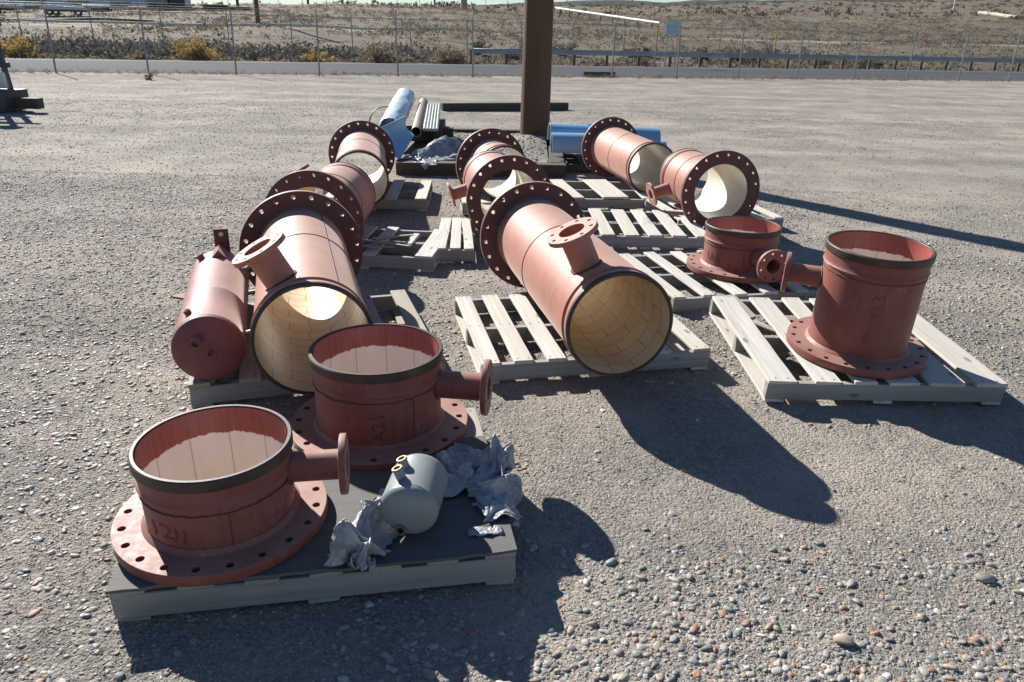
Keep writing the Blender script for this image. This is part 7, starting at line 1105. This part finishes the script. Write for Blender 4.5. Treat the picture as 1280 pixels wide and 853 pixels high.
1562, 3262, 138, 1518, 3281, 134, 1484, 3307, 134, 1435, 3301, 134, 1389, 3300, 134, 1354, 3304, 134, 1329, 3298, 150, 1294, 3296, 134, 1268, 3287, 142, 1222, 3268, 159, 1202, 3258, 188, 1204, 3265, 144, 1231, 3258, 135, 1159, 3258, 134, 1113, 3268, 152, 1028, 3274, 134]
draped('grey_tarp', 'crumpled grey tarp heaped on the timber box', tarp_points, (64, 22), [-1.53, 9.24, 0.08], 'tarp', .003)
for i, (x, y, a) in enumerate(((-.74, 9.95, 20), (-.72, 9.72, 60), (-.78, 10.2, 100))):
    pass
g = G(); g.poly([(-.05, 0), (.06, -.02), (.03, .30)], .02, Matrix.Rotation(R(80), 4, 'X')); o = g.build('scrap_plate', M['darkpipe'], None, 30, Matrix.Translation((-1.93, 12.9, .45))); tag(o, 'small dark pointed scrap plate at the back of the junk heap', 'scrap')
g = G(); g.lathe([(.24, 0), (.25, .01), (.25, .03), (.24, .04)], 30, Matrix.Rotation(R(90), 4, 'X'), closed=True); o = g.build('hoop', M['darkpipe'], None, 30, Matrix.Translation((-1.95, 11.2, .40)) @ Matrix.Rotation(R(35), 4, 'Z')); tag(o, 'dark hoop leaning at the left of the junk heap', 'hoop')
# tumbled white scraps
for k, (x, y, s_) in enumerate(((-.70, 9.86, .07), (-.74, 9.7, .05))):
    pass

# ------------------------------------------------------------------ machine at the left edge
mc = thing('steel_skid_frame', 'dark steel equipment frame on a heavy base at the left edge of the yard', 'machine', (-10.33, 15.0, 0), R(-4))
g = G(); g.box((1.6, .7, .30), (-.40, .3, .26)); g.box((1.5, .6, .1), (-.44, .3, .06)); g.build('base', M['dark_steel'], mc)
g = G(); g.box((.50, .2, .2), (.62, .30, .17)); g.build('step_block', M['railpost'], mc)
for (x0, x1, y) in ((.22, .10, 0.05), (-1.0, -1.05, .05), (.12, .02, .55), (-1.0, -1.05, .55)):
    G().tube([(x0, y, .4), (x1, y, 1.62)], .055, 4).build('upright', M['dark_steel'], mc)
for (z, y) in ((.86, .05), (1.25, .05), (1.62, .05), (.86, .55), (1.62, .55)):
    G().box((1.30, .09, .1), (-.45, y, z)).build('cross_bar', M['dark_steel'], mc)
G().box((.30, .05, .30), (-.02, .45, .57)).build('panel', M['whitepaint'], mc)
G().box((.55, .05, .32), (-.45, .45, .57)).build('panel', M['paleblue'], mc)
G().box((.25, .25, .16), (.02, .05, 1.72)).build('cap', M['dark_steel'], mc)

# ------------------------------------------------------------------ fences
def fence_line(label, s, t0, t1, dt, H, name='chain_link_fence', fabric=True, arm=.34, jitter=.25, shift=0.0, r=.032, slope=0.0):
    x0, y0 = st(s, t0); f = thing(name, label, 'fence', (x0, y0, 0))
    n = int(round((t1 - t0) / dt)) + 1
    def P(t, z): x, y = st(s + slope * 0, t); return Vector((x - x0, y - y0, z + tz(x, y) - 0))
    adir = Vector((-NX, -NY, 0))
    tops = []
    for i in range(n):
        t = t0 + dt * i; a = P(t, -.05); b = P(t, H) + Vector((NY, -NX, 0)) * rnd.uniform(-.04, .04); c = b + adir * arm * .75 + Vector((0, 0, arm * .75))
        g = G(); g.tube([a, b], r, 8); g.lathe([(0, 0), (r * 1.25, 0), (r * 1.25, .04), (0, .05)], 10, Matrix.Translation(b)); po = g.build('post', M['galv'], f)
        if arm:
            g = G(); g.tube([b, c], r * .6, 6); g.build('barb_arm', M['galv'], po)
        tops.append((b, c))
    g = G()
    for q in (.35, .65, .97):
        if not arm: break
        for (b, c), (b2, c2) in zip(tops[:-1], tops[1:]): g.tube([b.lerp(c, q), b2.lerp(c2, q)], .004, 3, caps=False)
    for (b, c), (b2, c2) in zip(tops[:-1], tops[1:]): g.tube([b - Vector((0, 0, .04)), b2 - Vector((0, 0, .04))], .012 if fabric else .005, 5, caps=False)
    g.build('wire', M['galv'], f)
    if fabric:
        h = H - .06; step = .11; vs = []; fs = []; T = t0
        w = .0022; L = t1 - t0; m = int(L / step)
        for sgn in (1, -1):
            for i in range(-int(h / step), m):
                a_ = t0 + i * step; b_ = a_ + h
                lo, hi = max(a_, t0), min(b_, t1)
                if hi <= lo: continue
                za, zb_ = ((lo - a_), (hi - a_)); 
                if sgn < 0: za, zb_ = h - za, h - zb_
                A = P(lo, .04 + za) + adir * .03; B = P(hi, .04 + zb_) + adir * .03; o_ = len(vs)
                for p in (A, B): vs += [p + Vector((0, 0, w)), p + Vector((NY, -NX, 0)) * w * .87 - Vector((0, 0, w * .5)), p - Vector((NY, -NX, 0)) * w * .87 - Vector((0, 0, w * .5))]
                fs += [(o_, o_ + 1, o_ + 4, o_ + 3), (o_ + 1, o_ + 2, o_ + 5, o_ + 4), (o_ + 2, o_, o_ + 3, o_ + 5)]
        g = G(); g.add(vs, fs); g.build('chain_link', M['galv'], f, None)
    return f
def t_of(x, y): return NY * x - NX * y
T0 = t_of(-16.19, 27.38); T1 = t_of(21.16, 37.86)
fence_line('near chain-link fence with barbed wire arms along the yard edge', 30.75, T0 - 3 * 2.985, T0 + 16 * 2.985, 2.985, 2.1)
fence_line('second fence of thin posts beyond the road', 47.2, -58, 62, 3.4, 2.6, fabric=False, r=.03, arm=.4)
fence_line('far fence of white-tipped posts on the hillside', 150.0, -15, 190, 4.2, 1.7, name='wire_fence', fabric=False, r=.05, arm=.6)

# guard rail
gr = thing('guard_rail', 'weathered steel guard rail along the far side of the road', 'guard rail', (*st(43.5, t_of(-2.63, 44.44)), 0))
tA = t_of(-2.63, 44.44); x0, y0 = st(43.5, tA)
sec = [(0, .56), (-.03, .60), (-.06, .65), (-.03, .70), (-.06, .75), (-.03, .80), (0, .84)]
vs = []; fs = []; nseg = 26
for i in range(nseg + 1):
    x, y = st(43.5, tA + i * 2.04)
    for (off, z) in sec: vs.append((x - x0 + NX * off * 1.0, y - y0 + NY * off, z))
m = len(sec)
for i in range(nseg):
    for j in range(m - 1): fs.append((i * m + j, (i + 1) * m + j, (i + 1) * m + j + 1, i * m + j + 1))
g = G(); g.add(vs, fs); o = g.build('rail', M['rail'], gr, 60); md = o.modifiers.new('thickness', 'SOLIDIFY'); md.thickness = .006
for i in range(nseg + 1):
    x, y = st(43.62, tA + i * 2.04); g = G(); g.box((.15, .15, 1.15), (x - x0, y - y0, .17), None, .01); g.build('rail_post', M['railpost'], gr)

# ------------------------------------------------------------------ shrubs
def shrub_mesh(name, w, h, n, seed, leaf=.06, mat='leaf_sage', upright=.5):
    r = np.random.default_rng(seed); nb = max(10, n // 45)
    # leaves sit along stems that fan up out of the base
    d = r.normal(size=(nb, 3)); d[:, 2] = np.abs(d[:, 2]) * 1.0 + upright; d /= np.linalg.norm(d, axis=1)[:, None]
    ln = r.uniform(.55, 1.0, nb)
    k = r.integers(0, nb, n); u = r.random(n) ** .55
    c = d[k] * (ln[k] * u)[:, None] * np.array([w / 2 * 1.2, w / 2 * 1.2, h]) + r.normal(0, .05, (n, 3)) * np.array([w, w, h]) * .8
    c[:, 2] = np.abs(c[:, 2]) + .02
    a = r.normal(size=(n, 3)) + d[k] * 1.2; a /= np.linalg.norm(a, axis=1)[:, None]; b = np.cross(a, r.normal(size=(n, 3))); b /= np.linalg.norm(b, axis=1)[:, None]
    l = leaf * r.uniform(.6, 1.5, n)[:, None]; wv = l * .38
    V = np.stack([c - b * wv * .4, c + a * l * .5 - b * wv, c + a * l, c + a * l * .5 + b * wv], 1).reshape(-1, 3)
    return V, np.arange(4 * n).reshape(-1, 4), d, ln
def shrub(label, x, y, w, h, n, seed, mat='leaf_sage', leaf=.07, name='shrub', group=None, cat='shrub', upright=.5):
    z = tz(x, y) if NX * x + NY * y > 43 else 0.0
    t = thing(name, label, cat, (x, y, z - .02), 0, group)
    V, Q, d, ln = shrub_mesh(name, w, h, n, seed, leaf, mat, upright); link('foliage', np_mesh('foliage', V, Q), M[mat], t, None)
    g = G()
    for dd, l in zip(d[:14], ln[:14]): g.tube([(0, 0, 0), (dd[0] * l * w * .35, dd[1] * l * w * .35, dd[2] * l * h * .6)], [.02 * w, .006 * w], 4)
    g.build('stems', M['twig'], t); return t
shrub('large golden yellow rabbitbrush beyond the left end of the road', -16.95, 41.5, 2.9, 1.30, 3200, 1, 'leaf_yellow', .10, 'rabbitbrush')
shrub('yellow bush half hidden by the steel frame at the left edge', -25.0, 39.4, 2.4, 1.2, 1600, 2, 'leaf_yellow', .10, 'rabbitbrush')
shrub('low yellowish bush left of the third fence post from the pole', -11.0, 43.2, 2.0, .75, 1200, 3, 'leaf_yellow', .09, 'rabbitbrush')
shrub('wide tan bush behind the fence, left of the blue wrapped pipe', -7.8, 44.1, 3.2, 1.2, 2400, 4, 'leaf_dry', .10, 'dry_bush')
shrub('tan bush on the verge straight above the junk heap', -3.9, 45.2, 3.2, 1.2, 2400, 5, 'leaf_dry', .10, 'dry_bush')
shrub('small reddish tan bush just left of the golden rabbitbrush', -19.6, 40.9, 1.5, .65, 700, 8, 'leaf_dry', .08, 'dry_bush')
# dark sagebrush along the bank
for i in range(36):
    t = -40 + i * 2.35 + rnd.uniform(-.8, .8); s_ = 46.5 + rnd.random() * 10; x, y = st(s_, t)
    shrub('dark grey-green sagebrush on the bank beyond the road', x, y, rnd.uniform(1.6, 3.0), rnd.uniform(.7, 1.3), 900, 100 + i, 'leaf_sage', .11, 'sagebrush', 'sagebrush on the bank beyond the road')
for i in range(12):
    t = 4 + i * 4.6 + rnd.uniform(-1, 1); x, y = st(45.4 + rnd.random() * 1.2, t)
    shrub('tan dry bush seen under the guard rail', x, y, rnd.uniform(1.3, 2.2), rnd.uniform(.5, .8), 700, 200 + i, 'leaf_dry', .09, 'dry_bush', 'dry bushes under the guard rail')
def scrub(name, label, n, s0, s1, seed, mat, hgt, leaf, blades, tlim=1.0, power=1.0, trange=None):
    r = np.random.default_rng(seed); s = s0 + (s1 - s0) * r.random(n) ** power; t = (r.random(n) * 2 - 1) * (s * 1.0 + 15) + s * .12
    if trange: t = trange[0] + (trange[1] - trange[0]) * r.random(n)
    x = NX * s + NY * t; y = NY * s - NX * t
    keep = fbm(x / 9, y / 9, 3) > r.uniform(-.25, .12, n); x, y = x[keep], y[keep]; n = len(x); z = terrain(x, y)
    sc = r.uniform(.5, 1.4, n)
    B = blades; c = np.stack([x, y, z], -1)[:, None] + r.normal(0, 1, (n, B, 3)) * (hgt * sc)[:, None, None] * np.array([.55, .55, .22]); c[..., 2] += (hgt * sc * .35)[:, None]
    a = r.normal(size=(n, B, 3)); a[..., 2] = np.abs(a[..., 2]) + .4; a /= np.linalg.norm(a, axis=-1)[..., None]; b = np.cross(a, r.normal(size=(n, B, 3))); b /= np.linalg.norm(b, axis=-1)[..., None]
    l = (leaf * sc)[:, None, None] * r.uniform(.6, 1.4, (n, B, 1)); w = l * .4
    V = np.stack([c - b * w * .5, c + a * l * .5 - b * w, c + a * l, c + a * l * .5 + b * w], 2).reshape(-1, 3)
    o = link(name, np_mesh(name, V, np.arange(len(V)).reshape(-1, 4)), M[mat], None, None); tag(o, label, 'scrub', kind='stuff')
scrub('sagebrush_scrub', 'grey-green sagebrush scattered over the slope beyond the road', 9000, 44.5, 135, 31, 'leaf_sage', .36, .14, 16, power=1.5)
scrub('dry_grass', 'tan dry grass tufts over the slope beyond the road', 26000, 44, 150, 32, 'leaf_dry', .26, .12, 9, power=1.2)
scrub('hill_scrub', 'scrub dotting the far hillside', 5200, 130, 420, 33, 'leaf_sage', .65, .40, 12)
scrub('willow_thicket', 'dark leafless thicket filling the ditch beyond the left part of the road', 1300, 47.0, 53.0, 34, 'thicket', .82, .16, 66, trange=(-62, 9))
# weeds along the fence foot
rw = np.random.default_rng(9); n = 900; t = rw.uniform(-28, 34, n); s_ = 30.9 + rw.normal(0, .25, n); x = NX * s_ + NY * t; y = NY * s_ - NX * t
c = np.stack([x, y, np.zeros(n)], -1)[:, None] + np.abs(rw.normal(0, .05, (n, 8, 3))); a = rw.normal(size=(n, 8, 3)) * np.array([1, 1, .5]); a[..., 2] = np.abs(a[..., 2]) + .25
b = np.cross(a, rw.normal(size=(n, 8, 3))); b /= np.linalg.norm(b, axis=-1)[..., None]; l = rw.uniform(.03, .10, (n, 8, 1)); V = np.stack([c - b * l * .12, c + a * l - b * l * .1, c + a * l * 1.3, c + b * l * .12], 2).reshape(-1, 3)
o = link('fence_weeds', np_mesh('fence_weeds', V, np.arange(len(V)).reshape(-1, 4)), M['leaf_dry'], None, None); tag(o, 'low dry weeds along the foot of the near fence', 'weeds', kind='stuff')

# ------------------------------------------------------------------ far things
def longpipe(name, label, pts, r, mat, supports=0, cat='pipeline'):
    t = thing(name, label, cat, (pts[0][0], pts[0][1], tz(pts[0][0], pts[0][1])))
    o_ = Vector(t.location); P = [Vector(p) - o_ for p in pts]; G().tube(P, r, 10).build('pipe_run', M[mat], t)
    if supports:
        a, b = Vector(pts[0]), Vector(pts[-1])
        for i in range(supports):
            p = a.lerp(b, (i + .5) / supports); z = tz(p.x, p.y)
            G().box((.14, .14, max(.2, p.z - z + .3)), (p.x - o_.x, p.y - o_.y, (p.z + z - .3) / 2 - o_.z)).build('support', M['railpost'], t)
    return t
def on(x, y, dz): return (x, y, tz(x, y) + dz)
a, b = (6.0, 136.7), (18.0, 103.7)
za, zb = 5.7, 3.25
longpipe('white_pipeline', 'white pipeline on short posts sloping down the hill right of the pole', [(a[0], a[1], max(za, tz(*a) + .5)), (b[0], b[1], max(zb, tz(*b) + .4))], .16, 'whitepaint', 9)
longpipe('pale_pipeline', 'long pale pipe laid along the slope left of the pole', [on(x, y, .22) for x, y in [st(74 + .3 * math.sin(i), -62 + i * 4.0) for i in range(21)]], .10, 'cut_edge')
longpipe('dark_pipeline', 'dark pipe laid along the slope above the pale one', [on(x, y, .3) for x, y in [st(76.5, -40 + i * 4) for i in range(8)]], .12, 'darkpipe')
longpipe('hill_pipe', 'tan pipe on the hillside at the far right edge', [on(x, y, .35) for x, y in [(104.4 - i * .8, 185 - i * 3.7) for i in range(7)]], .4, 'tan')
sg = thing('road_sign', 'blank pale blue sign panel on posts beyond the guard rail', 'sign', (8.84, 46.3, tz(8.84, 46.3)))
zs = tz(8.84, 46.3)
G().box((.86, .03, .72), (0, 0, 2.15 - zs)).build('sign_panel', M['paleblue'], sg)
for q in (-.3, .3): G().tube([(q, .05, 0), (q, .05, 2.45 - zs)], .03, 6).build('post', M['galv'], sg)
for (x, y, h) in ((8.0, 46.6, 2.3), (16.1, 50.3, 2.2), (22.3, 55.5, 2.0)):
    t = thing('marker_post', {8.0: 'yellow marker post just left of the pale blue sign', 16.1: 'yellow marker post right of the pale blue sign', 22.3: 'yellow marker post farthest right beyond the rail'}[x], 'post', (x, y, tz(x, y)))
    G().tube([(0, 0, -.1), (0, 0, h - .5)], .035, 6).build('stake', M['galv'], t); G().box((.12, .03, .6), (0, -.03, h - .3)).build('marker', M['yellow'], t)
def far_pole(label, x, y, h, r, mat='pole', arms=True):
    t = thing('utility_pole', label, 'pole', (x, y, tz(x, y))); G().tube([(0, 0, -.3), (0, 0, h)], [r, r * .7], 8).build('shaft', M[mat], t)
    if arms: G().box((2.4, .12, .14), (0, 0, h - .6)).build('crossarm', M[mat], t)
far_pole('tall brown pole on the slope above the long pale pipe', -23.55, 72.3, 9, .22)
far_pole('dark pole on the skyline, nearest right of the brown pole', -36.7, 140.3, 10, .22)
far_pole('dark pole on the skyline, left of the wooden pole in the yard', -31.1, 141.9, 10, .22)
far_pole('thin pole on the skyline, closest to the wooden pole in the yard', -15.4, 146.3, 10, .18)
far_pole('left one of two reddish poles by the equipment yard', -42.95, 123, 9, .2)
far_pole('right one of two reddish poles by the equipment yard', -42.2, 121, 9, .22)
far_pole('white stand pipe on the right hillside', 118, 222, 4.0, .22, 'whitepaint', False)
far_pole('pinkish concrete stub post on the hill crest', -9.9, 142.6, 2.6, .7, 'concrete', False)
# equipment yard at the upper left
def shed(name, label, x, y, w, d, h, wall, roof, yaw, rise=1.2, doors=2):
    t = thing(name, label, 'building', (x, y, tz(x, y) - .3), R(yaw))
    G().box((w, d, h), (0, 0, h / 2), None, .02).build('wall', M[wall], t)
    ov = .4; g = G(); g.poly([(-d / 2 - ov, 0), (d / 2 + ov, 0), (0, rise)], w + .8, Matrix.Translation((-w / 2 - .4, 0, h + .003)) @ Matrix.Rotation(R(90), 4, 'Z') @ Matrix.Rotation(R(90), 4, 'X')); g.build('roof', M[roof], t, 20)
    for i in range(doors):
        xx = -w / 2 + w * (i + .5) / doors; G().box((w / doors * .5, .06, h * .7), (xx, -d / 2 - .032, h * .35 + .01)).build('door', M['galv'], t)
    return t
shed('metal_shed', 'long pale blue metal shed at the top left corner', -70, 131, 30, 12, 3.2, 'paleblue', 'paleblue', 16, 2.0, 5)
shed('tan_shed', 'small tan shed beside the dark tank at the top left', -50.9, 113.5, 2.4, 3, 3.0, 'tan', 'tan', 16, .5, 1)
t = thing('storage_tank', 'dark upright storage tank beside the tan shed', 'tank', (-48.2, 113.5, tz(-48.2, 113.5)))
G().lathe([(0, -.2), (1.15, -.2), (1.15, 2.5), (.9, 2.75), (0, 3.0)], 24).build('shell', M['darkpipe'], t); G().tube([(1.2, 0, 0), (1.2, 0, 2.9)], .06, 6).build('ladder', M['galv'], t)
def trailer(label, x, y, L, h, mat, yaw=16):
    t = thing('flatbed_trailer', label, 'trailer', (x, y, tz(x, y)), R(yaw)); G().box((L, 2.2, .18), (0, 0, h)).build('deck', M[mat], t); G().box((L * .9, .5, .2), (0, 0, h - .2)).build('chassis', M['darkpipe'], t)
    for q in (-.32, -.18, .3):
        g = G(); g.lathe([(.2, -.13), (.40, -.13), (.42, -.08), (.42, .08), (.40, .13), (.2, .13)], 20, Matrix.Translation((q * L, -.95, .42)) @ Matrix.Rotation(R(90), 4, 'X'), closed=True); g.build('wheel', M['darkpipe'], t)
trailer('white flatbed trailer in front of the shed', -50.5, 89.7, 4.6, .75, 'whitepaint')
trailer('white low trailer at the left end of the equipment yard', -62.5, 91.5, 10, .8, 'cut_edge')
for i in range(7):
    x, y = -61 + i * 3.6 + rnd.uniform(-1, 1), 111 + rnd.uniform(-1.5, 1.5) + i * .7
    t = thing('pipe_stack', 'stack of rusty dark pipes in the equipment yard at the top left', 'pipe stack', (x, y, tz(x, y)), R(10 + rnd.uniform(-20, 20)), 'pipe stacks in the equipment yard')
    for lv in range(1 + i % 2):
        for q in range(5 - lv): G().lathe([(.16, -1.6), (.2, -1.6), (.2, 1.6), (.16, 1.6)], 12, Matrix.Translation((0, (q - 2 + lv * .5) * .41, .22 + lv * .36)) @ Matrix.Rotation(R(90), 4, 'Y'), closed=True).build('pipe', M[('darkpipe', 'brown_pipe', 'weld')[(q + i) % 3]], t)
# little tumbleweed in the yard and a couple of lone stones
def lone(label, x, y, r, seed, mat='stone', name='stone'):
    V, F = I1; q = np.random.default_rng(seed); P = V * (1 + q.normal(0, .12, (len(V), 1))) * np.array([1.2, .85, .6]) * r + np.array([x, y, tz(x, y) + r * .35])
    o = link(name, np_mesh(name, P, F), M[mat], None, 40); tag(o, label, 'stone')
shrub('small brown tumbleweed on the gravel left of the fence centre', -11.9, 25.2, .42, .26, 260, 71, 'leaf_dry', .05, 'tumbleweed')
lone('flat dark stone alone on the sandy patch at the right', 1.62, 2.02, .026, 5)
lone('largest grey-green stone at the lower right of the sandy patch', 1.02, 1.72, .025, 6)
